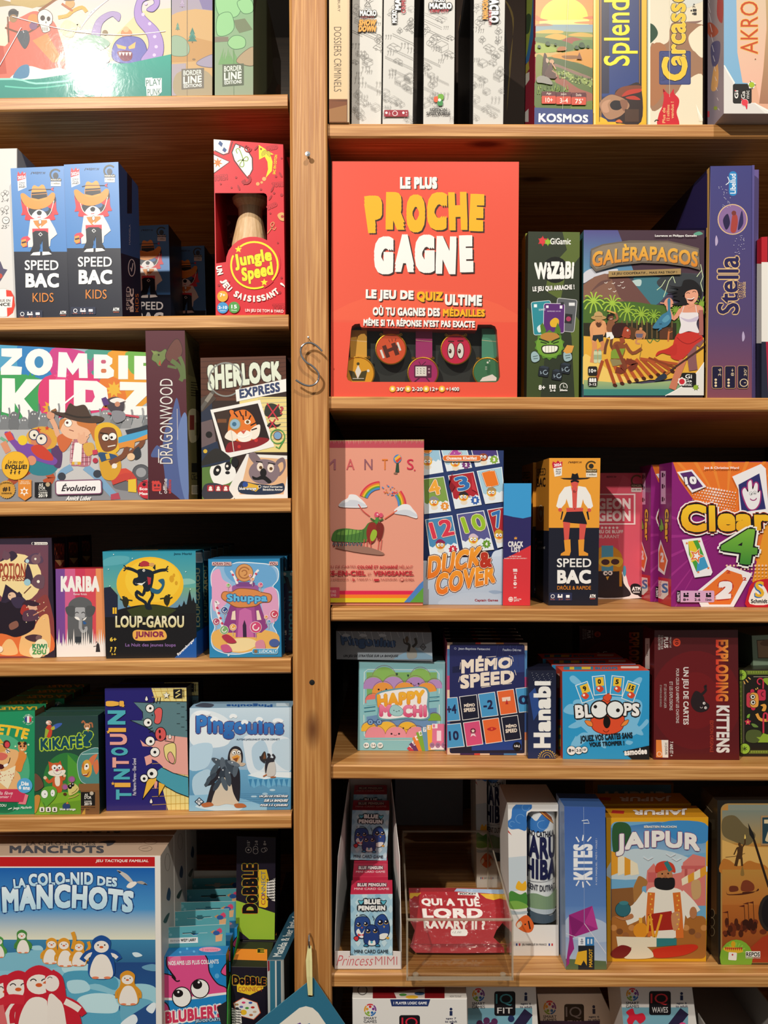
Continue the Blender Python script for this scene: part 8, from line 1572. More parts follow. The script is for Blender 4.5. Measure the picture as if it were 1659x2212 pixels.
for x0,x1,c in((1060,1180,'4a2a54'),(1170,1215,'d8453c'),(1290,1400,'22264e'),(1400,1500,'4f7fae')):f.rc(x0,1064,x1,1100,c)
f.rc(978,222,1562,1072,'262a5c',r=18);f.pg([(1300,330),(1560,300),(1560,440),(1300,460)],'2f3f78');f.pg([(985,700),(1560,600),(1560,1070),(985,1070)],'1c1e34');f.pg([(1150,1000),(1480,960),(1540,970),(1540,1045),(1150,1050)],'24428c');f.pg([(1000,400),(1080,390),(1080,440),(1000,450)],'1c2044')
f.tx('Jean-Baptiste Fattaccini',1046,250,1292,272,'cfd4e4',b=.02,rot=1);f.tx('Pauline Détraz',1392,258,1536,276,'cfd4e4',b=.02,rot=1);f.el(1022,256,6,'262a5c',o=('cfd4e4',2))
f.tx('MÉMO',0,0,1,1,'f2e2d0',b=.055,q=[(1070,318),(1470,305),(1462,405),(1070,455)]);f.tx('SPEED',0,0,1,1,'f2e2d0',b=.055,q=[(1060,465),(1480,422),(1480,525),(1062,575)])
for pts in([(1058,420),(1064,365)],[(1262,324),(1340,318)],[(1440,312),(1468,325),(1474,358)],[(1128,460),(1190,454)],[(1226,446),(1290,440)],[(1048,520),(1058,475)],[(1484,425),(1496,465)],[(1225,562),(1298,552)],[(1390,538),(1462,530)]):f.ln(pts,4,'f2e2d0')
def mcard(q,c,t=None,tc='22264e',ms=0):
 f.pg(q,'f0ece8');cx=sum(p[0]for p in q)/4;cy=sum(p[1]for p in q)/4;f.pg([(cx+(x-cx)*.93,cy+(y-cy)*.95)for x,y in q],c)
 if ms:f.tx('MÉMO',cx-42,cy-34,cx+42,cy-4,'f2e2d0',b=.05,rot=-5);f.tx('SPEED',cx-44,cy+4,cx+46,cy+34,'f2e2d0',b=.05,rot=-5)
 if t:f.tx(t,cx-38,cy-36,cx+38,cy+36,tc,b=.04,rot=-4)
bl='4a9acc';og='ea6a34'
mcard([(930,645),(1038,636),(1062,818),(940,828)],bl,'+4');mcard([(1052,632),(1190,615),(1208,800),(1078,818)],'1a1c30',ms=1);mcard([(1198,612),(1330,594),(1358,780),(1226,796)],bl,'-2');mcard([(1345,590),(1476,572),(1505,760),(1374,778)],og);mcard([(1490,568),(1600,556),(1600,750),(1518,758)],bl,'0')
mcard([(930,850),(1065,836),(1096,1020),(950,1034)],bl,'10');mcard([(1082,834),(1212,816),(1240,1002),(1110,1020)],'d8507c');mcard([(1230,812),(1360,795),(1390,982),(1258,1000)],og);mcard([(1378,792),(1508,774),(1536,962),(1406,980)],'1a1c30',ms=1)
f.el(1160,898,22,'7a2444');f.star(1160,898,16,'f2e2d0');f.pg([(1148,918),(1172,918),(1184,942),(1160,932),(1140,944)],'f2d0d8');f.bl([(1268,885),(1305,868),(1342,880),(1305,898)],'c02c2c');f.el(1306,882,8,og);f.pg([(1384,640),(1450,632),(1452,664),(1388,670)],'f4d8c4');f.pg([(1412,690),(1422,650),(1434,690)],'c02c2c')
f.el(1502,1016,33,'14141c');f.tx('LB-J',1482,1006,1522,1026,'f0ece8',b=.05)
for k in range(10):f.ln([(1330+k*24,230),(1300+k*30,330+(k%3)*60)],2,'4a5488')if k%2 else None
b.done('navy memory card box with slanted cream title, frontmost of its stack','wrap','card_game_box',group='navy memory card boxes')
for k,t in enumerate(('second navy memory card box behind the frontmost','third navy memory card box of the stack','fourth navy memory card box of the stack, in shade','fifth navy memory card box, at the dark back')):b.copy(t,.033*(k+1),.002*k,group='navy memory card boxes')
b=Box([(1141,1449),(1201.5,1448),(1200,1640),(1140.5,1638)],'R4',dep=.05,col='1c2038',top='16182a',right='14162a',left='14162a')
f=b.front.v(1120,1330,3.078)
f.rc(60,350,260,970,('191c30','22305a'));f.pg([(70,520),(110,480),(150,620),(100,700)],'2a4a8c');f.tx('Hanabi',100,435,215,880,'f2f0ea',turn=1,b=.06,sk=0)
for r in(20,34,48):f.arc(190,945,r,180,360,4,'c9a044',14)
for k in range(12):a=math.radians(180+k*16);f.el(190+58*math.cos(a),945+50*math.sin(a),4,'d8b45c',n=6)
for k in range(30):f.el(90+(k*53%140),380+(k*37%70),1.6,'d8dce4',n=5)
b.done('slim dark navy fireworks card box with white brush lettering turned sideways','wrap','card_game_box')
b=Box([(1214.5,1450.5),(1403,1448.5),(1402,1639.5),(1215.8,1641)],'R4',dep=.042,col='2f98cc',top='d8503a',left='c4452e',right='8a2c1c')
f=b.front.v(1120,1330,3.078)
f.rc(285,360,880,970,'2f9ace');lb='7cc0e4'
f.bl([(360,600),(380,560),(480,560),(600,540),(740,550),(820,580),(800,700),(740,780),(620,800),(520,830),(440,760),(380,700)],lb)
for pts in([(340,410),(370,400),(420,450),(400,470),(350,440)],[(760,440),(800,410),(822,420),(800,460)],[(320,600),(300,640),(360,660),(420,640),(360,590)],[(330,740),(400,700),(440,720),(380,750)],[(350,850),(420,780),(480,800),(400,870)],[(720,760),(800,740),(850,690),(860,720),(760,800)],[(700,700),(780,720),(830,790),(790,790),(720,750)],[(380,800),(380,850),(340,880)],[(560,800),(580,880),(540,860)],[(720,830),(760,840),(740,860),(710,850)]):f.bl(pts,lb)
f.bl([(480,690),(500,600),(560,560),(600,520),(590,560),(660,600),(700,680),(680,760),(590,790),(500,760)],'e0502c',o=('5a1c10',4));f.bl([(440,700),(480,705),(490,735),(460,730)],'ec8a3c',o=('5a1c10',3));f.bl([(700,705),(730,695),(715,725),(680,735)],'ec8a3c',o=('5a1c10',3));f.bl([(560,545),(600,518),(615,545),(590,570)],'e0502c',o=('5a1c10',3));f.el(585,708,24,'16100e',42);f.arc(580,755,20,20,160,4,'5a1c10',8)
for x0,y0,rt,c,n in((395,445,-20,'f0c43a','9'),(492,398,-6,'f0c43a','0'),(610,400,6,'f0c43a','5'),(700,440,20,'f0c43a','15')):f.rc(x0,y0,x0+86,y0+130,'eef2f0',rot=rt);f.rc(x0+5,y0+5,x0+81,y0+125,'3aa2d4',rot=rt);f.rc(x0+18,y0+12,x0+72,y0+70,c,rot=rt);f.tx(n,x0+32,y0+24,x0+32+(22 if len(n)<2 else 34),y0+56,'1a1a1a',b=.05,rot=rt);f.bl([(x0+20,y0+90),(x0+45,y0+66),(x0+72,y0+88),(x0+50,y0+112)],'d8482c');f.el(x0+38,y0+84,8,'f4f0ea')
f.tx('BL',375,592,490,680,'f4f2ee',b=.05,o=[('1a1414',9)],rot=-4);f.tx('PS',696,582,802,668,'f4f2ee',b=.05,o=[('1a1414',9)],rot=2)
for x in(535,640):f.el(x,625,54,'eef0ee',54,o=('1a1414',9))
f.el(508,606,12,'1a1414');f.el(658,630,13,'1a1414')
f.tx('JOUEZ VOS CARTES SANS',408,786,756,838,'16222c',b=.05,rot=-4);f.tx('VOUS TROMPER !',468,836,700,866,'16222c',b=.05,rot=-3)
for x,y,r,t in((350,896,29,'8+'),(398,895,24,'2-5'),(436,890,20,"10'")):f.el(x,y,r,'f2f0ec',o=('1a2a34',3));f.tx(t,x-r*.62,y-r*.4,x+r*.62,y+r*.4,'16222c',b=.04)
f.pg([(690,900),(880,860),(880,960),(760,960)],'1a1c20');f.tx('asmodee',700,882,852,924,'f4f2ee',b=.05,rot=-4)
t=b.top.v(1120,1330,3.078);t.tx('BLOOPS',510,340,660,358,'2f7aa0',b=.06);t.rc(300,338,496,360,'3a8aa8');t.rc(340,340,370,358,'e8c43a');t.rc(420,340,480,356,'e8c43a');t.rc(680,336,800,350,'e8d8d0',r=6)
l=b.left.v(1120,1330,3.078);l.rc(262,545,284,690,'2f5a7a');l.rc(256,385,272,480,'e0b8a8');l.rc(262,730,282,890,'4a8a8c');l.rc(268,745,280,790,'e8c43a');l.rc(268,820,280,870,'e8c43a')
b.done('blue and red fish card box with splash and bulging eyes, frontmost','card','card_game_box',group='blue fish card boxes')
b.copy('second blue fish card box, red top showing behind the frontmost',.046,-.004,group='blue fish card boxes');b.copy('third blue fish card box, dark at the back',.092,-.008,group='blue fish card boxes')
def kit(q,on,Y,dep,label):
 b=Box(q,on,Y,dep=dep,col='5c1418',left='4a1014',top='2a0c0e',right='3a0c10');f=b.front;f.dq=KQ;f.Hm=homog(KQ);f.v(1120,1330,3.078)
 f.rc(860,80,1500,1000,('54171a','5c1418'));f.el(1180,560,300,'661519',330,n=30);f.el(1180,560,160,'701619',190,n=30)
 f.tx('EXPLODING',1312,158,1396,562,('d8362c','e8963a','x'),turn=-1,b=.05);f.tx('KITTENS',1316,590,1404,908,'e8e2dc',turn=-1,b=.045);f.tx('ÉDITION ORIGINALE',1274,692,1302,906,'c9482c',turn=-1,b=-.005)
 f.tx('UN JEU DE CARTES',1086,338,1132,722,'e4dcd6',turn=-1,b=.03);f.tx('POUR CEUX QUI AIMENT LES CHATONS',1044,348,1068,712,'d8cec8',turn=-1,b=.01);f.tx('ET LES EXPLOSIONS',1004,435,1026,626,'d0c4be',turn=-1,b=.01);f.tx('ET LES RAYONS LASER',968,452,984,612,'c4b8b2',turn=-1);f.tx('ET PARFOIS AUSSI LES BOUCS',940,458,952,604,'b8aaa4',turn=-1)
 f.tx('PLUS',968,140,996,212,'e0d6d0',turn=-1,b=.03);f.tx('PROJET LE',1002,140,1016,210,'cfc4be',turn=-1);f.tx('SOUTENU SUR',946,130,962,222,'cfc4be',turn=-1);f.tx('KICKSTARTER',928,128,942,226,'cfc4be',turn=-1);f.el(1052,176,26,'d8482c');f.tx('10',1042,160,1064,192,'5c1418',turn=-1,b=.03)
 f.rc(914,828,996,948,'efe6da');f.pg([(914,828),(950,828),(958,948),(914,948)],'e8863a');f.tx('2-5 JOUEURS',970,846,990,928,'2a1c18',turn=-1,b=.02);f.el(936,925,14,'e8863a',o=('f4e6d4',3));f.tx('7 ANS ET +',1006,838,1028,938,'e4dcd6',turn=-1,b=.03)
 f.bl([(1146,560),(1170,500),(1200,500),(1230,530),(1240,560),(1270,590),(1250,625),(1200,635),(1160,610)],'261a1c');f.ln([(1215,520),(1245,490),(1240,465),(1252,460)],16,'261a1c',3);f.pg([(1215,600),(1235,560),(1258,600)],'261a1c');f.el(1234,576,9,'e4dcd6');f.el(1244,606,9,'e4dcd6');f.el(1236,577,3,'111');f.el(1246,607,3,'111');f.arc(1216,600,8,0,180,3,'d8cec8',6)
 return b
KQ=[(1414,1361.5),(1594,1360.5),(1597,1640),(1412,1643)]
b=kit(KQ,'R4',None,.048,None);l=b.left.v(1120,1330,3.078);l.rc(842,150,872,355,'d8d0ca')
for k in range(8):l.rc(852,190+k*10,862,194+k*10,'4a4240')
l.tx('EXPLODING',850,400,880,900,'a8382c',turn=-1,b=.02)
b.done('dark red cat card game box with title running down the right side, in front','gloss',group='dark red cat game boxes')
b=kit([(1252,1352),(1398,1351),(1398,1560),(1252,1561)],'R4',.26,.05,None)
b.done('dark red cat game box far back in shadow above the blue fish box','gloss',group='dark red cat game boxes')
b=Box([(1597.5,1447),(1745,1444),(1748,1634),(1600,1635)],'R4',dep=.032,col='241f18',left='4a5a24',top='2c2a1c')
f=b.front.v(1540,1340,6.913)
f.rc(380,710,1500,2060,'2a241c');f.rc(390,750,1500,1990,'6a7a2c');f.rc(440,810,1500,1940,'1d1a14')
for k in range(14):f.pg([(520+k*36,760),(548+k*36,760),(536+k*36,800)],'8a9a3c');f.pg([(560+k*36,1950),(588+k*36,1950),(576+k*36,1985)],'8a9a3c');f.pg([(392,900+k*70),(432,920+k*70),(392,950+k*70)],'8a9a3c')
f.rc(455,850,459,1900,'b8a888');f.rc(600,838,1500,844,'d8c8a8')
for x,y in((420,815),(470,1915)):
 f.el(x,y,76,'9ac03c',o=('2a3414',12))
 for a in range(0,360,60):f.ln([(x,y),(x+36*math.cos(math.radians(a+20)),y+36*math.sin(math.radians(a+20)))],10,'24301a')
f.arc(700,910,44,90,380,20,'c9304c',14);f.ln([(745,910),(740,1020)],22,'c9304c');f.rc(655,1030,780,1195,'c9304c',r=30);f.arc(750,1100,34,90,270,14,'5a1424',10);f.rc(495,1075,640,1300,'c93c4c',r=44);f.el(582,1055,30,'c9304c');f.el(595,1310,32,'c9304c');f.bl([(545,1120),(580,1078),(650,1090),(672,1150),(670,1260),(640,1295),(570,1290),(545,1230),(560,1180)],'e8a444',n=4,o=('1d1a14',6));f.el(588,1140,32,'f2ead8',o=('1d1a14',9));f.el(592,1222,32,'f2ead8',o=('1d1a14',9));f.el(590,1140,17,'111');f.el(594,1222,17,'111')
for p,q_ in(((455,905),(475,950)),((485,880),(520,925)),((520,850),(555,880)),((630,1015),(640,1035)),((655,1000),(662,1025))):f.ln([p,q_],14,'e8b45c')
f.bl([(700,1265),(760,1245),(790,1280),(770,1350),(720,1345),(740,1290)],'e8a444');f.ln([(645,1390),(690,1470),(780,1490),(840,1470)],44,'e8a444',3);f.ln([(745,1680),(745,1450),(760,1385),(800,1400),(800,1500)],26,'c9304c',3)
f.star(515,1515,52,'c93450',n=5,ri=.6);f.el(515,1515,14,'e8b45c');f.bl([(500,1450),(510,1410),(545,1395),(535,1450)],'7fae3c');f.bl([(565,1540),(620,1545),(670,1590),(600,1590)],'6a8a3c')
f.bl([(490,1680),(560,1630),(680,1640),(720,1700),(650,1820),(500,1800)],'4f5c2c');f.pg([(640,1740),(700,1740),(740,1680),(800,1700),(1000,1700),(1000,1820),(660,1820),(690,1780)],'8fae34');f.bl([(740,870),(830,860),(900,900),(830,970),(770,930)],'8fae34')
b.done('black and green jungle card box with red monkey, right end of the shelf','gloss','card_game_box',group='jungle card boxes')
b.copy('second jungle card box standing behind the red monkey one',.036,.004,group='jungle card boxes')
jt=b.F[0].z
b=Box([(1624,1367),(1740,1362),(1740,1430),(1627,1432)],None,Y=b.Y+.03,dep=.075,yaw=4,col='8aa084',left='5a6a54',top='6a7a64')
f=b.front.v(1540,1340,6.913);f.rc(560,160,1400,640,'8fa58a');f.pg([(648,255),(1200,225),(1200,530),(668,528)],'4a3a28');f.pg([(658,265),(1200,235),(1200,520),(676,518)],'b0906c');f.bl([(700,300),(780,250),(900,280),(860,340),(740,340)],'8a6a4c')
b.done('mint green small box lying on the jungle card boxes, upper right','card','card_game_box')
b.o.location.z+=jt-min(p.z for p in b.F)+.0004
# ================================================================ RIGHT BOOKCASE, fifth shelf
def peng3(f):
 """light blue pack front: three dark blue birds under a round lettered title"""
 f.rc(100,700,420,1150,'a9cfe0')
 for k in range(10):
  for j in range(4):f.pg([(115+j*85+(k%2)*42,740+k*44),(135+j*85+(k%2)*42,712+k*44),(155+j*85+(k%2)*42,740+k*44),(135+j*85+(k%2)*42,768+k*44)],'c9e2ea'if(k+j)%2 else '8fbcd4')
 oo=[('14141e',9)]
 f.tx('BLUE',216,762,322,796,'f4f2ee',b=.08,o=oo);f.tx('PENGUIN',178,804,354,836,'f4f2ee',b=.08,o=oo)
 for x in(196,342):f.bl([(x-16,770),(x,774),(x+16,770),(x+12,784),(x,796),(x-12,784)],'5ab4c8',o=('14141e',4))
 dk=('14141e',4)
 f.bl([(160,900),(190,878),(240,885),(254,930),(246,990),(200,1018),(160,990)],'2a4a8c',o=dk);f.bl([(165,980),(180,955),(200,985),(225,955),(244,985),(200,1016)],'f0eee8');f.pg([(175,985),(198,995),(222,984),(222,1004),(198,998),(176,1006)],'d8343c');f.bl([(150,1015),(172,1005),(178,1022),(165,1034)],'d8343c',o=dk)
 f.bl([(290,960),(290,900),(320,866),(350,868),(376,920),(378,980),(350,1022),(310,1016)],'2a4a8c',o=dk);f.bl([(310,1000),(340,985),(372,990),(350,1022),(315,1020)],'f0eee8');f.bl([(356,1012),(380,1010),(372,1024)],'e8a83c')
 f.bl([(215,1000),(230,950),(265,930),(300,950),(312,1000),(306,1050),(264,1064),(222,1050)],'24407e',o=dk);f.bl([(246,1060),(248,1030),(265,1040),(284,1030),(288,1060)],'f0eee8');f.el(265,1043,8,'5ab4c8')
 for x in(228,304):f.bl([(x-14,1068),(x,1056),(x+14,1068)],'3a8ab0',o=dk)
 for x,y,r in((180,926,13),(226,922,13),(322,912,17),(360,910,14),(242,968,14),(288,966,14)):f.el(x,y,r,'10142a');f.el(x-4,y-4,r*.35,'fff');f.arc(x,y,r,20,160,3,'e0b04a',8)
 f.pg([(196,944),(208,944),(202,954)],'d8603c');f.pg([(340,935),(352,938),(346,950)],'e0b04a');f.ln([(166,872),(170,862)],4,'14141e');f.ln([(185,866),(215,862),(240,880)],4,'14141e',3);f.ln([(270,870),(282,890),(275,898)],4,'14141e')
 f.tx('MINI CARD GAME',153,1090,374,1114,'22222c',b=.01)
PK=[(757,1932),(848,1931),(848,2065),(758,2065)]
def pack(q,on,Y,label,z=None,side=False,dep=.04):
 b=Box(q,on,Y,dep=dep,col='c9e0e8',top='c22a48',right='8fa8b4',left='8fa8b4')
 if on is None:b.front.dq=PK;b.front.Hm=homog(PK)
 if not side:peng3(b.front.v(715,1690,3.022))
 else:b.front.v().rc(0,0,1659,2212,'c22a48')
 t=b.top;A,B,C,E=[proj(p)for p in t.P];m=lambda u,v:((A[0]*(1-u)+B[0]*u)*(1-v)+(E[0]*(1-u)+C[0]*u)*v,A[1]*(1-v)+C[1]*v)
 t.v();t.tx('BLUE PENGUIN',0,0,1,1,'f0d8d8',b=.06,q=[m(.15,.2),m(.85,.2),m(.85,.45),m(.15,.45)],o=[('1a1a24',1.5)]);t.tx('MINI CARD GAME',0,0,1,1,'f0c8cc',b=.02,q=[m(.08,.55),m(.92,.55),m(.92,.7),m(.08,.7)])
 b.done(label,'wrap','card_pack','card pack',group='blue bird card packs')
 if z is not None:b.o.location.z+=z-min(p.z for p in b.F)
 return b
p1=pack([PK[0],PK[1],(848,2090),(758,2090)],'R5',.016,'light blue card pack with three dark birds, front one in the paper tray')
p2=pack([(762,1894),(838,1894),(838,2050),(762,2050)],'R5',.062,'red topped card pack between the two light blue packs in the tray',side=True,dep=.042)
p3=p2.copy('card pack hidden low in the tray, carrying the raised light blue pack',.046)
z3=p2.F[0].z+.0006
pack([(761,1751),(841,1752),(835,1860),(757,1858)],None,.112,'raised light blue card pack with three birds, in shade behind the front one',z3)
pack([(764,1716),(836,1716),(834,1820),(762,1820)],None,.158,'raised red topped card pack, dim at the back of the tray',None).o.location.z+=0.
root=empty('display_tray',px(794,2103,.08),'white paper tray with pink script, holding the blue bird card packs','display tray')
zs=shelf_z('R5',-.02)+.0003;xl,xr=px(723,0,.01).x,px(866,0,.01).x
g=Geo();N0=[(723,2055),(756,2055),(756,2065),(849,2065),(849,2055),(866,2056),(866,2093),(723,2093)]
P=[px(*p,.008)for p in N0];P2=[p+Vector((0,.001,0))for p in P]
for t in tessellate_polygon([[Vector((p.x,p.z,0))for p in P]]):g.face([P[i]for i in t],'e6dcd6');g.face([P2[i]for i in t],'e6dcd6')
for i in range(8):j=(i+1)%8;g.face([P[i],P[j],P2[j],P2[i]],'e6dcd6')
f=Face(g,[px(723,2055,.008),px(866,2055,.008),px(866,2093,.008),px(723,2093,.008)]);f.v(700,1670,3.77)
f.tx('Princess',112,1484,400,1568,'cf5a60',b=-.01,sk=24);f.tx('MIMI',416,1494,596,1562,'c9686c',b=-.012)
g.build('front_panel',MAT['card'],root)
for x,s in((xl,1),(xr,-1)):
 g=Geo();pr_=[(.009,zs),(.205,zs),(.205,px(0,1672,.205).z),(.15,px(0,1690,.15).z),(.06,px(0,1850,.06).z),(.02,px(0,2000,.02).z),(.009,px(0,2052,.009).z)]
 A=[(x+s*.012*(y>.05)*min(1,(y-.05)/.1),y,z)for y,z in pr_];B=[(a+.0008,y,z)for a,y,z in A]
 g.face(A,'d9cfc8');g.face(B[::-1],'d9cfc8')
 for i in range(7):j=(i+1)%7;g.face([A[i],A[j],B[j],B[i]],'efe8e2')
 g.build('side_panel',MAT['card'],root)
g=Geo();boxgeo(g,(xl+.012,.2055,zs),(xr-.012,.2065,px(0,1672,.205).z),'cfc6bf');g.build('back_panel',MAT['card'],root)
# clear acrylic case with a foil pouch in it
ACR=thin_clear('clear_acrylic','fbfaf8',.01,.03);EDG=plain('acrylic_cut_edge','c9bda8',.3,alpha=.45)
Y0,Y1=-.016,.228;zb=shelf_z('R5',.1)+.0004;xa0,xa1=px(879,0,Y0).x,px(1108,0,Y0).x;zf=px(0,1988,Y0).z;zk=px(0,1795,Y1).z
root=empty('acrylic_case',(px(995,0,0).x,.1,zb),'clear open acrylic case jutting over the shelf edge with a red pouch inside','display case')
def sheet(nm,a,b_,m=ACR):g=Geo();boxgeo(g,a,b_);g.build(nm,m,root)
th=.003
sheet('front_wall',(xa0,Y0,zb),(xa1,Y0+.0008,zf));sheet('back_wall',(xa0,Y1-.0008,zb),(xa1,Y1,zk));sheet('floor_panel',(xa0+th,Y0+th,zb+.002),(xa1-th,Y1-th,zb+.0026))
for x in(xa0,xa1-.0008):
 g=Geo();A=[(x,Y0+th,zb),(x,Y1-th,zb),(x,Y1-th,zk),(x,Y0+th,zf)];B=[(q[0]+.0008,*q[1:])for q in A];g.face(A,'fff');g.face(B[::-1],'fff');g.build('side_wall',ACR,root)
 g=Geo();A=[Vector((x-.001,Y0,zf)),Vector((x-.001,Y1,zk))]
 for d in(0,):tube(g,[A[0]+Vector((.0014,0,0)),A[1]+Vector((.0014,0,0))],.0013,seg=4);g.build('rim',EDG,root)
 sheet('corner_edge',(x-.0008,Y0,zb),(x+.0016,Y0+th,zf),EDG);sheet('corner_edge',(x-.0008,Y1-th,zb),(x+.0016,Y1,zk),EDG)
sheet('rim',(xa0,Y0,zf-.0012),(xa1,Y0+th,zf+.0012),EDG);sheet('rim',(xa0,Y1-th,zk-.0012),(xa1,Y1,zk+.0012),EDG);sheet('floor_edge',(xa0,Y0,zb),(xa1,Y0+th,zb+.004),EDG)
for x in(xa0+.012,xa1-.012):g=Geo();lathe(g,(x,Y0+.008,zb),[(0,.0028),(.004,.0028),(.004,.0045),(0,.005)],seg=12);g.build('foot_pad',EDG,root)
o3=px(990,2058,.04);nn=Vector((0,-math.sin(math.radians(40)),math.cos(math.radians(40))));n2=Vector((0,-.62,.78)).normalized()
pts=[(883,1922),(920,1919),(1000,1918),(1084,1922),(1085,1932),(1088,1990),(1072,2010),(1066,2025),(1088,2046),(1090,2058),(990,2059),(898,2058),(886,2045),(896,2010),(886,1990),(884,1935)]
P=[ray_plane(x,y,o3,n2)for x,y in pts];ce=sum(P,Vector())/len(P);Q=[ce+(p-ce)*.76-n2*.008 for p in P];g=Geo()
for t in tessellate_polygon([[Vector((p.x,p.z,0))for p in P]]):g.face([P[i]for i in t],'a81c26');g.face([Q[i]for i in t],'a81c26')
for i in range(len(P)):j=(i+1)%len(P);g.face([P[i],P[j],Q[j],Q[i]],'8c1820')
f=Face(g,[ray_plane(x,y,o3,n2)for x,y in((882,1917),(1091,1917),(1091,2060),(882,2060))]);f.v(700,1670,3.77)
f.rc(690,935,1080,968,'8c1820');f.pg([(1080,940),(1460,950),(1455,990),(1060,965)],'9fb4cc');f.pg([(700,980),(790,978),(760,1010),(735,1005),(710,1030),(695,1020)],'e0b02c');f.pg([(1270,985),(1450,990),(1450,1020),(1380,1040),(1320,1025)],'e0b02c')
f.pg([(1090,975),(1250,975),(1270,1030),(1230,1000),(1090,995)],'efe9e2');f.tx('POCKET',1104,978,1240,994,'2a1a1c',b=.06)
wt='efe6e0';f.tx('QUI A TUÉ',0,0,1,1,wt,b=.055,q=[(792,1012),(1255,1010),(1278,1108),(795,1090)]);f.tx('LORD',0,0,1,1,wt,b=.06,q=[(798,1110),(1290,1108),(1292,1192),(805,1188)]);f.tx('RAVARY II ?',0,0,1,1,wt,b=.055,q=[(810,1210),(1312,1212),(1310,1284),(815,1274)])
f.rc(1032,1280,1168,1334,'f2efea',r=20);f.tx('12,00',1048,1296,1116,1314,'5a5a64',b=-.01,sk=8);f.pg([(690,1395),(1470,1395),(1470,1402),(690,1402)],'8c1820')
FOIL=print_mat('red_foil',.3,.6,.6,60);o_=g.build('foil_pouch',FOIL);tag(o_,'red foil mystery game pouch with white lettering lying in the acrylic case','pouch')
# white tube carton: window on its right half shows a printed tube
def haru(q,on,Y,label,dx=None):
 b=Box(q,on,Y,dep=.08);P=b.F;tl,tr,br,bl=P;g=Geo();U=lambda u,v:(tl*(1-u)+tr*u)*v+(bl*(1-u)+br*u)*(1-v);bk=-b.n*.08
 wu=[(.36,.205),(.985,.205),(.985,.955),(.46,.955),(.4,.945),(.37,.92)];W=[U(*p)for p in wu];al=P+W;c='ece8e2'
 for t in tessellate_polygon([[Vector((p.x,p.z,0))for p in P],[Vector((p.x,p.z,0))for p in W]]):g.face([al[i]for i in t],c)
 B=[p+bk for p in P]
 for i in range(4):j=(i+1)%4;g.face([P[i],P[j],B[j],B[i]],'d9d4cc')
 g.face(B,'c9c2b8');f=Face(g,P);f.dq=HQ;f.Hm=homog(HQ);f.v(980,1680,5.144);bl_='3a78c0'
 f.pg([(590,900),(808,880),(808,1250),(590,1290)],'c9d4da')
 for pts in([(600,540),(600,490),(640,450),(650,350),(690,300),(740,250),(800,240),(860,280),(868,340),(830,370),(808,400),(808,590),(720,575),(640,580)],):f.bl(pts,bl_,n=3)
 f.arc(800,330,40,0,300,4,'7fb0e0');f.arc(740,460,50,90,330,4,'7fb0e0');f.arc(650,520,30,90,330,4,'7fb0e0');f.pg([(592,570),(648,650),(600,610)],'c9402c')
 f.bl([(605,1330),(640,1270),(740,1310),(808,1290),(808,1440),(700,1440),(610,1390)],'4a8a3a');f.bl([(600,1400),(700,1380),(808,1420),(808,1460),(640,1470)],'7fae4a');f.bl([(690,1240),(720,1160),(760,1190),(800,1160),(808,1250),(760,1270)],'efb42c');f.bl([(600,1480),(720,1500),(808,1490),(808,1520),(640,1530)],'b4c0c4')
 f.bl([(690,1650),(740,1570),(820,1540),(890,1640),(860,1720),(780,1720)],'e0662c');f.bl([(700,1640),(740,1600),(760,1640),(720,1680)],'f0e0c8');f.el(795,1638,9,'1a1a1a');f.ln([(830,1600),(850,1690)],16,'2a1a18')
 f.tx('JEU FABRIQUÉ EN FRANCE',760,1842,1032,1876,'2c2c34',b=.02)
 for x in(692,1054):f.rc(x,1846,x+16,1872,'2f4a94');f.rc(x+32,1846,x+48,1872,'c9343c')
 f.ln([(590,296),(1150,296)],4,'cfc8be')
 o=g.build('game_box',MAT['card']);tag(o,label,'game box','white tube game boxes')
 # the tube
 g=Geo();cu=U(.69,.21);R=(tr-tl).length*.3;hz=(tl-bl).length*.75;yc=cu.y+R+.003
 lathe(g,(cu.x,yc,cu.z),[(0,0),(R,0),(R,hz),(0,hz)],col='cdd3d6',seg=40)
 k0=len(g.v);X=cu.x;w=R*1.25;NS=16
 for j in range(NS): # printed in narrow strips so the art can follow the curve
  xa,xb,pa,pb=X-w+2*w*j/NS,X-w+2*w*(j+1)/NS,790+335*j/NS,790+335*(j+1)/NS
  T=Face(g,[Vector((xa,yc,cu.z+hz)),Vector((xb,yc,cu.z+hz)),Vector((xb,yc,cu.z)),Vector((xa,yc,cu.z))]);T.n=Vector((0,-1,0))
  T.dq=[(pa,370),(pb,370),(pb,1640),(pa,1640)];T.Hm=homog(T.dq)
  T.rc(790,370,1125,1640,'dfe2e2');T.bl([(800,480),(850,470),(900,500),(950,420),(1010,430),(1020,520),(960,610),(880,630),(800,590)],bl_);T.arc(960,540,50,0,280,4,'8fbce8');T.pg([(910,375),(960,372),(1040,460),(1072,550),(1000,480)],'8a4a2c');T.ln([(930,380),(1060,530)],8,'e0a04a');T.tx('BRUNO CATHALA',760,610,1072,680,'1a1c30',b=.03)
  T.tx('MARU',740,672,1090,925,'1c2048',b=.05);T.tx('HIBA',800,925,1090,1152,'1c2048',b=.05);T.ln([(800,1196),(1100,1150)],4,'1c2048');T.tx('VINCENT DUTRAIT',760,1212,1080,1280,'2c3040',b=.01);T.bl([(800,1480),(820,1360),(900,1310),(1000,1340),(1100,1290),(1120,1480),(960,1500)],'7f9a78');T.bl([(800,1640),(830,1540),(920,1500),(1020,1560),(1110,1540),(1110,1640)],'4a5a68');T.bl([(800,1500),(950,1480),(1100,1510),(1000,1540)],'b8c4cc')
 for i in range(k0,len(g.v)):
  x,y,z=g.v[i];a=(x-X)/R;rr=R+(yc-y)*8+.0002;g.v[i]=(X+rr*math.sin(a),yc-rr*math.cos(a),z)
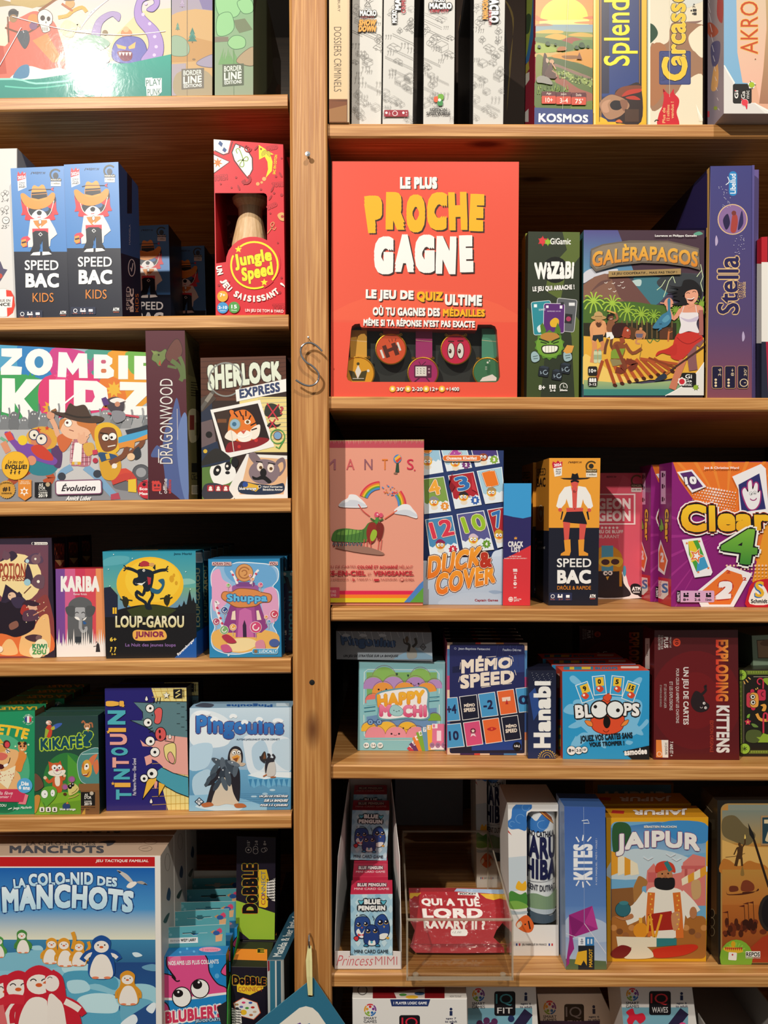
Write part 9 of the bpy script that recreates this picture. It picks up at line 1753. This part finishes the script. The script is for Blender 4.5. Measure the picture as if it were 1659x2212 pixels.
 t=g.build('printed_tube',MAT['gloss']);t.parent=o;t.location=t.location-o.location
 return b
HQ=[(1097,1738),(1206,1738),(1207,2065),(1101,2065)]
haru(HQ,'R5',None,'white carton with a window onto a printed tube, next to the acrylic case')
haru([(1027,1640),(1092,1640),(1093,1919),(1030,1919)],'R5',.237,'grey looking white tube carton in shadow behind the acrylic case')
b=Box([(853,1640),(1000,1640),(1000,1778),(853,1778)],'R5',.49,dep=.07,col='8f98a4');b.done('pale grey carton at the very back behind the acrylic case','matte')
b=Box([(1219,1742),(1307.5,1744),(1310.5,2095.5),(1222.5,2094)],'R5',dep=.05,col='3f63a4',top='345488',left='7f93b4',right='2a4478')
f=b.front.v(1060,1670,2.77)
f.rc(430,190,700,900,('3a5ca4','5f86c0'));f.rc(430,800,700,1180,('5f86c0','c2ccd8'));f.bl([(450,880),(520,850),(690,900),(690,1010),(450,980)],'b4c2d6');f.pg([(430,1110),(690,1125),(700,1190),(430,1190)],'5f6f4a')
f.pg([(468,850),(608,795),(642,935),(490,985),(500,1050),(450,1140),(470,1000)],'a02c7c');f.pg([(468,850),(560,900),(490,985)],'86206a');f.pg([(608,795),(560,900),(642,935)],'b83a8c');f.ln([(560,900),(690,1080)],3,'e8e0e4');f.ln([(450,960),(560,1000)],3,'e0dce0');f.pg([(475,1040),(450,1160),(470,1140)],'a02c7c')
f.tx('KITES',494,425,610,640,'f2f2f4',turn=1,b=.05)
for x,y,r in((520,398,30),(552,388,-10),(590,396,-40),(520,660,-30),(552,668,5),(584,660,40)):f.rc(x-18,y-4,x+18,y+4,'f2f2f4',rot=90-r)
f.tx('À VOS MARQUES... PRÊTS ? VOLEZ !',626,392,638,672,'dfe4f0',turn=1)
f.rc(524,982,566,1032,'e9edf2');f.rc(566,982,618,1032,'2f7ab8');f.tx('10+',538,990,554,1022,'2a3a5c',turn=1,b=.03);f.rc(524,1032,620,1176,'22252c');f.pg([(502,1140),(520,1070),(575,1060),(575,1152),(556,1120),(540,1150)],'e8b02c');f.tx('MARGOT',588,1052,608,1160,'e8b02c',turn=1,b=.03);f.rc(578,992,588,1022,'dfe8f0');f.rc(598,992,608,1022,'dfe8f0')
f.ln([(556,200),(560,900)],2,'9fb4d8');f.ln([(545,285),(580,280),(590,300),(555,300)],5,'dfe6f0')
b.done('tall blue kite game spine with white lengthwise title, standing beside the yellow box','wrap')
b=Box([(1309.5,1767),(1530,1765.5),(1525,2078),(1311.5,2077)],'R5',dep=.042,col='d89a1c',top='c98a1e',left='c08416',right='a8720f')
f=b.front.v(1060,1670,2.77)
f.rc(685,255,1310,1135,'e0a31e');f.rc(718,292,1288,1110,'6fa8cc',r=36);f.pg([(720,330),(1000,295),(1286,330),(1286,480),(720,560)],('3a7ab8','9cc0d4'));f.bl([(730,320),(800,296),(840,340),(820,440),(740,500)],'2f5a34');f.bl([(1030,295),(1280,300),(1286,420),(1100,400)],'3f8ac4');f.bl([(780,480),(1000,460),(1200,520),(1286,600),(720,640)],'c2d2d8')
f.pg([(930,640),(935,590),(975,545),(1000,590),(1050,620),(1140,600),(1150,540),(1210,490),(1285,510),(1286,800),(930,800)],'d87a70');f.rc(1140,560,1286,580,'c9605c');f.rc(1160,580,1176,660,'b85450');f.rc(1220,580,1236,660,'b85450');f.rc(940,600,990,660,'c9605c')
for k,(x0,c)in enumerate(((720,'e09a2c'),(760,'ede0c0'),(800,'e09a2c'),(835,'ede0c0'))):f.pg([(x0,470+k*18),(x0+42,488+k*20),(x0+52,600+k*4),(x0,620)],c)
for k in range(4):f.pg([(1140+k*38,640-k*20),(1180+k*36,615-k*18),(1186+k*34,660-k*16),(1145+k*36,680-k*14)],'e09a2c'if k%2 else 'ede0c0')
f.bl([(870,650),(890,622),(935,650),(930,680),(905,690),(900,760),(830,780),(850,700)],'a8743c');f.pg([(720,700),(850,690),(860,860),(720,880)],'8a5a30');f.bl([(1200,660),(1250,650),(1255,740),(1210,760)],'c9a06c')
f.rc(718,860,1288,1110,'a8682c',r=30)
for k in range(16):f.el(735+k*36,930+(k%3)*22,20,['c9884a','7a4a28','9a6034'][k%3],18)
f.ln([(950,740),(880,830),(800,870)],96,'ece4d4',3);f.ln([(1120,740),(1180,800),(1215,850)],92,'ece4d4',3);f.bl([(930,720),(1040,690),(1150,720),(1160,880),(1120,980),(950,980)],'ece4d4');f.ln([(960,720),(950,880),(960,980)],44,'d8702c',3);f.ln([(1110,720),(1125,880),(1130,990)],46,'d8702c',3);f.pg([(940,850),(1080,830),(1110,940),(940,950)],'a8281c');f.bl([(1080,850),(1130,840),(1120,930),(1090,940)],'c98a5c')
for k in range(8):f.el(955+(k%2)*8,730+k*30,5,'f0c44a');f.el(1115+(k%2)*8,740+k*28,5,'f0c44a')
f.el(1040,620,46,'b8784c',60);f.bl([(980,640),(1010,630),(1040,640),(1075,630),(1098,640),(1095,690),(1050,706),(985,690)],'1d1c1e');f.bl([(985,600),(990,550),(1040,530),(1090,550),(1102,600),(1060,585),(1020,590)],'c9402c');f.ln([(1045,535),(1075,590)],26,'2f7a7c');f.bl([(1010,640),(1040,630),(1075,640),(1040,650)],'1d1c1e');f.el(1024,608,5,'1a1010');f.el(1060,606,5,'1a1010');f.el(1042,625,8,'a4643c')
f.el(790,820,44,'2f6a74',42,o=('1a3a40',3));f.el(795,782,28,'3f8088',12);f.bl([(740,860),(790,870),(840,845),(850,870),(790,885)],'b8784c');f.el(1210,840,22,'b8784c',36)
f.el(895,945,44,'e09024',46);f.ln([(895,900),(895,870)],20,'e8a83c');f.ln([(935,960),(950,850),(975,990),(1000,920),(1020,850)],14,'e8a02c',4)
f.pg([(750,980),(990,985),(990,1040),(760,1045)],'e8dcc0');f.pg([(990,990),(1110,990),(1110,1030),(990,1040)],'2f7a7c');f.bl([(800,1090),(850,1040),(930,1040),(970,1100),(820,1110)],'e8dcc0');f.bl([(970,1080),(990,1050),(1200,1025),(1235,1050),(1150,1090),(1000,1105)],'c9301c');f.bl([(720,1070),(780,1030),(840,1050),(800,1100),(730,1100)],'7a1c1c')
f.tx('JAIPUR',0,0,1,1,'f0ebe4',b=.045,q=[(748,345),(1250,345),(1250,500),(748,500)],bend=lambda u,w:.2*(1-np.sin(np.pi*u))*0+w*(.84+0.*u)+.16*np.sin(np.pi*u),o=[('7a4a7c',5)]);f.tx('SÉBASTIEN PAUCHON',914,311,1110,328,'f4ead8',b=.04)
for x,y in((940,520),(1110,525),(1075,500)):f.ln([(x-28,y-14),(x,y+4),(x+28,y-12)],7,'d8dce0')
t=b.top.v(1060,1670,2.77);t.tx('JAIPUR',850,212,1175,250,'ece4dc',b=.05,flip=True,o=[('8a4a2c',3)]);t.pg([(728,222),(800,226),(796,244),(720,240)],'b8302c')
b.done('yellow bordered market game box with turbaned merchant and camel, frontmost','gloss',group='yellow market game boxes')
b.copy('second yellow market game box, dark top behind the frontmost',.05,-.004,0.,group='yellow market game boxes')
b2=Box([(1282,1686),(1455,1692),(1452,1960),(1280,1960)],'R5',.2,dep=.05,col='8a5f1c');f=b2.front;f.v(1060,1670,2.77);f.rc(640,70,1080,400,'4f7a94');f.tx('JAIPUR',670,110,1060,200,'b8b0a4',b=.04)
b2.done('market game box deep in the shadow with only its title showing','gloss',group='yellow market game boxes')
b=Box([(1550,1730),(1790,1727),(1788,2084),(1552,2083.5)],'R5',dep=.055,col='1e1a16',left='33291c',top='1c1814')
f=b.front.v(1510,1690,5.268)
f.rc(200,200,1600,2100,'1d1a16');f.rc(246,240,1600,2060,'a8854c',r=80);f.rc(262,256,1600,2046,'b8813c',r=70);f.rc(330,256,1600,700,('7f8a80','a88a4c'));f.rc(262,320,1600,700,('7a8478','b08c4c'))
f.bl([(270,420),(400,380),(520,500),(640,600),(560,720),(400,680),(270,600)],'6a5c3c');f.pg([(262,660),(420,720),(640,740),(1600,760),(1600,1000),(262,1000)],'d8a95c');f.bl([(265,890),(340,890),(450,960),(560,900),(640,920),(760,960),(760,1060),(265,1050)],'b8722c');f.rc(262,1000,1600,1500,('b8853c','b8682c'));f.rc(262,1400,1600,2046,('b06428','8a3c1c'))
s='4a3018'
f.ln([(415,960),(440,850),(460,780),(470,720)],36,s,3);f.ln([(488,960),(480,860)],24,s);f.pg([(430,740),(500,740),(486,880),(440,880)],s);f.el(458,712,16,s,22);f.ln([(490,745),(520,700),(520,650)],16,s);f.ln([(430,750),(395,830)],14,s);f.ln([(300,858),(400,850),(520,815)],6,s);f.bl([(512,645),(520,595),(530,640)],'f0cc6a');f.bl([(470,1060),(490,960),(512,1060)],'8a6a34')
f.pg([(555,465),(622,600),(632,660),(620,672),(572,600)],'1c1a18');f.ln([(622,660),(790,1200)],26,'2a1c14')
f.bl([(310,1240),(330,1280),(480,1270),(500,1255),(660,1245),(670,1215),(620,1260),(500,1285),(400,1290),(320,1285)],'4a2014');f.bl([(350,1250),(350,1190),(430,1190),(440,1240)],'6a301c');f.bl([(480,1240),(490,1140),(550,1120),(620,1170),(610,1240)],'7a3820')
for x,y in((325,1470),(510,1400),(555,1370),(612,1360)):f.ln([(x,y),(x+14,1660)],6,'3a1c10');f.pg([(x,y),(x-60,y+18),(x,y+24)],'5a2414')
rnd=random.Random(8)
for k in range(30):x=rnd.uniform(290,740);y=1600+rnd.uniform(-20,140);f.el(x,y,rnd.uniform(20,40),rnd.choice(['4a2012','38180e','6a2c16']),rnd.uniform(24,50))
f.pg([(560,1900),(720,1760),(900,1700),(1600,1700),(1600,2046),(560,2046)],'a8381c');f.el(800,1490,130,'2a2420',210);f.el(810,1490,104,'1a1618',176)
f.pg([(700,380),(1600,360),(1600,720),(700,720)],'a8855a');f.pg([(715,400),(1600,380),(1600,700),(715,700)],'24404a');f.tx('7',735,425,860,680,'d8c49a',b=.02)
f.el(420,1990,186,'7fae34',200)
for k in range(9):a=math.radians(190+k*20);f.pg([(410,1930),(410+120*math.cos(a),1940+120*math.sin(a)),(410+120*math.cos(a+.16),1940+120*math.sin(a+.16))],'93c044')
f.el(385,1905,114,'e0b42c',34,rot=6);f.el(385,1840,26,'d8a41c',34)
for k in range(9):f.pg([(290+k*22,1880+abs(4-k)*-2),(312+k*22,1880),(301+k*22,1915)],'b8242c')
f.rc(330,1932,424,2020,'efeae0',r=12,rot=4);f.pg([(376,1945),(388,1958),(376,1972),(364,1958)],'c92434')
f.rc(524,1920,690,1984,'efeae0');f.tx('REPOS',530,1930,684,1978,'16140f',b=.03);f.tx('PRODUCTION',524,1988,690,2002,'d8d0c0',b=.02)
l=b.left.v(1510,1690,5.268);l.rc(90,640,200,1500,('2a2016','6a4424'))
for y in(1490,1590,1700):l.el(148,y,26,'2a2018',46,o=('b8a078',4))
l.rc(120,420,180,540,'3f3628');l.ln([(80,260),(150,340)],8,'8a7a60')
b.done('bronze framed ancient army game box cut off by the right edge','gloss')
# ================================================================ RIGHT BOOKCASE, bottom shelf
def smart(q,Y,lab,name,col,top='d9d4cc',ban=False,mat='card',cat='small puzzle boxes'):
 b=Box(q,'R6',Y,dep=.075,col='e8e4de',top=top,left='cfcac4',right='cfcac4');f=b.front;(x0,y0),(x1,y1)=q[0],q[1];w=x1-x0;f.v(x0,y0,1)
 f.rc(w*.03,52 if not ban else 90,w*.95,400,('7fb4c4','4a8ab0'));f.el(w*.5,150,w*.3,'c9dce4',60)
 f.ln([(w*.55,130),(w*.9,60)],22,'2a2444');lx=w*(.1 if ban else .09)
 for k in range(5):a=math.radians(-90+72*k);f.arc(lx+14,25,12,-125+72*k,-60+72*k,3,['d8343c','7a3a8c','2f6fb4','8ab03c','e8a02c'][k],6);f.el(lx+14+7*math.cos(a),25+7*math.sin(a),3,['d8343c','7a3a8c','2f6fb4','8ab03c','e8a02c'][k])
 f.tx('SMART',lx,40,lx+28,46,'2a2a34',b=.01);f.tx('GAMES',lx,47,lx+28,53,'2a2a34',b=.01)
 if ban:f.pg([(w*.33,2),(w*.68,2),(w*.66,17),(w*.345,17)],'22356a');f.tx('1 PLAYER LOGIC GAME',w*.36,7,w*.65,13,'f0f0f2',b=.04)
 lo=w*.41;y=36 if ban else 18
 f.rc(lo,y,lo+w*(.18 if ban else .3),y+50,'16141a',r=5);f.tx('IQ',lo+w*.02,y+5,lo+w*(.16 if ban else .26),y+29,col,b=0.);f.tx(name,lo+w*.04,y+33,lo+w*(.15 if ban else .26),y+45,'e8e4e0',b=.01)
 px_=w*.86;f.el(px_,23,3,'1f2c54');f.rc(px_-3,27,px_+3,37,'1f2c54');f.tx('ages 7'if ban else 'ages 6',px_-11,41,px_+11,46,'1f2c54',b=.01);f.tx('to adult',px_-13,47,px_+13,52,'1f2c54',b=.01)
 return b,f,w
b,f,w=smart([(761,2156.5),(1009,2157.5),(1012,2430),(763,2430)],.004,'','XO','d8243c',ban=True)
t=b.top;t.v(740,2110,3.607);t.rc(235,60,795,168,'7a1418');t.pg([(400,120),(640,90),(640,168),(420,168)],'c9bcb4');t.el(540,158,50,'d8a82c',14);t.el(600,130,40,'2f4a6a',14);t.el(470,140,30,'4a8a3c',10);t.tx('HOW TO PLAY',836,146,926,160,'2a2a34');t.arc(155,105,36,0,360,8,'6a6460')
b.done('white puzzle box with blue banner, largest one at the bottom edge','card','puzzle_box','puzzle box')
b,f,w=smart([(1006,2122),(1157,2123),(1172,2430),(1008,2430)],.045,'','FIT','4a9aa4')
for x,y in((45,78),(55,88),(40,90),(30,84),(62,80),(98,74),(8,92)):f.el(x,y,7,'5a2a54'if x<70 else '22305c')
b.done('white puzzle box with teal lettered black logo and purple balls, beside the banner box','card','puzzle_box','puzzle box')
b,f,w=smart([(1160,2147),(1300,2146),(1350,2430),(1172,2430)],.16,'','STARS','8a8a94');f.rc(w*.03,52,w*.95,400,'4a3a6a')
b.done('dim puzzle box with violet picture, set back in the shadow','card','puzzle_box','puzzle box')
b,f,w=smart([(1338,2122),(1494,2122),(1526,2430),(1362,2430)],.045,'','WAVES','d8343c')
f.bl([(14,62),(28,54),(34,66),(50,64),(56,76),(44,86),(34,78),(24,92),(16,80),(20,70)],'d8243c');f.el(136,92,9,'e0508c')
b.done('white puzzle box with red lettered logo and red puzzle piece, bottom right','card','puzzle_box','puzzle box')
g=Geo();z0=shelf_z('R6',.45)+.0004;x0,x1=px(1525,0,.03).x,.56;z1=px(0,2150,.1).z
boxgeo(g,(x0,.03,z0),(x0+.002,.3,z1));boxgeo(g,(x1,.03,z0),(x1+.002,.3,z1));boxgeo(g,(x0,.3,z0),(x1,.302,z1+.02));boxgeo(g,(x0+.002,.03,z0),(x1,.03+.002,z1-.07));boxgeo(g,(x0+.002,.032,z1-.06),(x1,.3,z1-.058))
o=g.build('display_tray',plain('grey_card','8f8a84',.7));tag(o,'empty grey card tray at the bottom right corner','display tray')
# ================================================================ on the post: nails, hooks, hanging sign
STEEL=plain('brushed_steel','b9bcc0',.25,1.);YP=PY0
def nail(x,y,r,L,nm='nail',m=None):
 c=px(x,y,YP);g=Geo();lathe(g,(c.x,YP,c.z),[(0,.002),(r*.5,.002),(r*.5,-L+.0008),(r,-L+.0008),(r,-L),(0,-L-.0003)],'y',seg=20);o=g.build(nm,m or STEEL);o.parent=post;o.location=o.location-post.location;return o
nail(666,339,.0034,.009);nail(668,733,.0014,.012)
nail(674,1474,.0036,.0004,'screw_hole',plain('black_hole','0c0b0a',.6))
g=Geo();YS=YP-.011
tube(g,[px(x,y,YS)for x,y in spline([(696,759),(685,748),(672,741),(659,742.5),(650.5,752),(651,767),(661,782),(675,791),(685,802),(689,811),(686.6,823),(677.5,831.5),(666.7,833.5),(654,830),(639,821)],4,False)],.0014,seg=10)
o=g.build('s_hook',STEEL,smooth=True);tag(o,'steel S hook hanging empty from a nail on the post','hook')
c=px(669,2017,YP);g=Geo();tube(g,[Vector((c.x,YP+.003,c.z)),Vector((c.x,YP-.006,c.z+.001)),Vector((c.x,YP-.011,c.z-.004)),Vector((c.x+.0006,YP-.011,c.z-.012)),Vector((c.x+.0008,YP-.007,c.z-.018)),Vector((c.x+.0008,YP-.004,c.z-.015))],.0012,seg=8);o=g.build('cup_hook',STEEL,smooth=True);o.parent=post;o.location=o.location-post.location
YT=YP-.009;A=Vector((677,2112));u=Vector((-.78,.625));v=Vector((.56,.828));W_,H_=330,240
root=empty('hanging_sign',px(671,2300,YT),'teal diamond-hung card sign on a cream ribbon at the foot of the post','sign')
Q=[A,A+v*H_,A+v*H_+u*W_,A+u*W_];g=Geo();P=[px(p.x,p.y,YT)for p in Q];hole=[px(671+6.5*math.cos(a),2150+5*math.sin(a),YT)for a in[k*math.pi/6 for k in range(12)]];al=P+hole;e=Vector((0,.0012,0))
for t in tessellate_polygon([[Vector((p.x,p.z,0))for p in P],[Vector((p.x,p.z,0))for p in hole]]):g.face([al[i]for i in t],'2f708c');g.face([al[i]+e for i in t],'2f708c')
for L in(P,hole):
 for i in range(len(L)):j=(i+1)%len(L);g.face([L[i],L[j],L[j]+e,L[i]+e],'5a9ab0')
f=Face(g,[P[3],P[0],P[1],P[2]]);f.v()
ip=lambda a,b_:tuple(A+u*a+v*b_)
f.pg([ip(a,b_)for a,b_ in((62,32),(48,38),(38,50),(34,66),(34,220),(300,220),(300,32))],'ece6d8');f.pg([ip(a,b_)for a,b_ in((78,58),(92,54),(125,66),(125,140),(78,140))],'6a4a94');f.pg([ip(a,b_)for a,b_ in((62,72),(78,66),(78,150),(62,150))],'3a7ab0');f.el(*ip(92,74),8,'ece6d8',3,rot=-38)
g.build('card_panel',MAT['card'],root)
g=Geo()
for s_,w in((-1,.0024),(1,.0017)):
 C=[px(x,y,YT-.002+dy)for x,y,dy in((669.5+s_*.5,2043,.001),(668+s_*3.5,2075,-.001),(669+s_*3,2110,-.002),(671+s_*1.5,2150,-.001))]
 for a,b_ in zip(C,C[1:]):g.face([a+Vector((-w,0,0)),b_+Vector((-w,0,0)),b_+Vector((w,-.0006*s_,0)),a+Vector((w,-.0006*s_,0))],'e4dca0');g.face([a+Vector((-w,.0004,0)),a+Vector((w,.0004,0)),b_+Vector((w,.0004,0)),b_+Vector((-w,.0004,0))],'d8cf94')
g.build('ribbon',MAT['matte'],root)
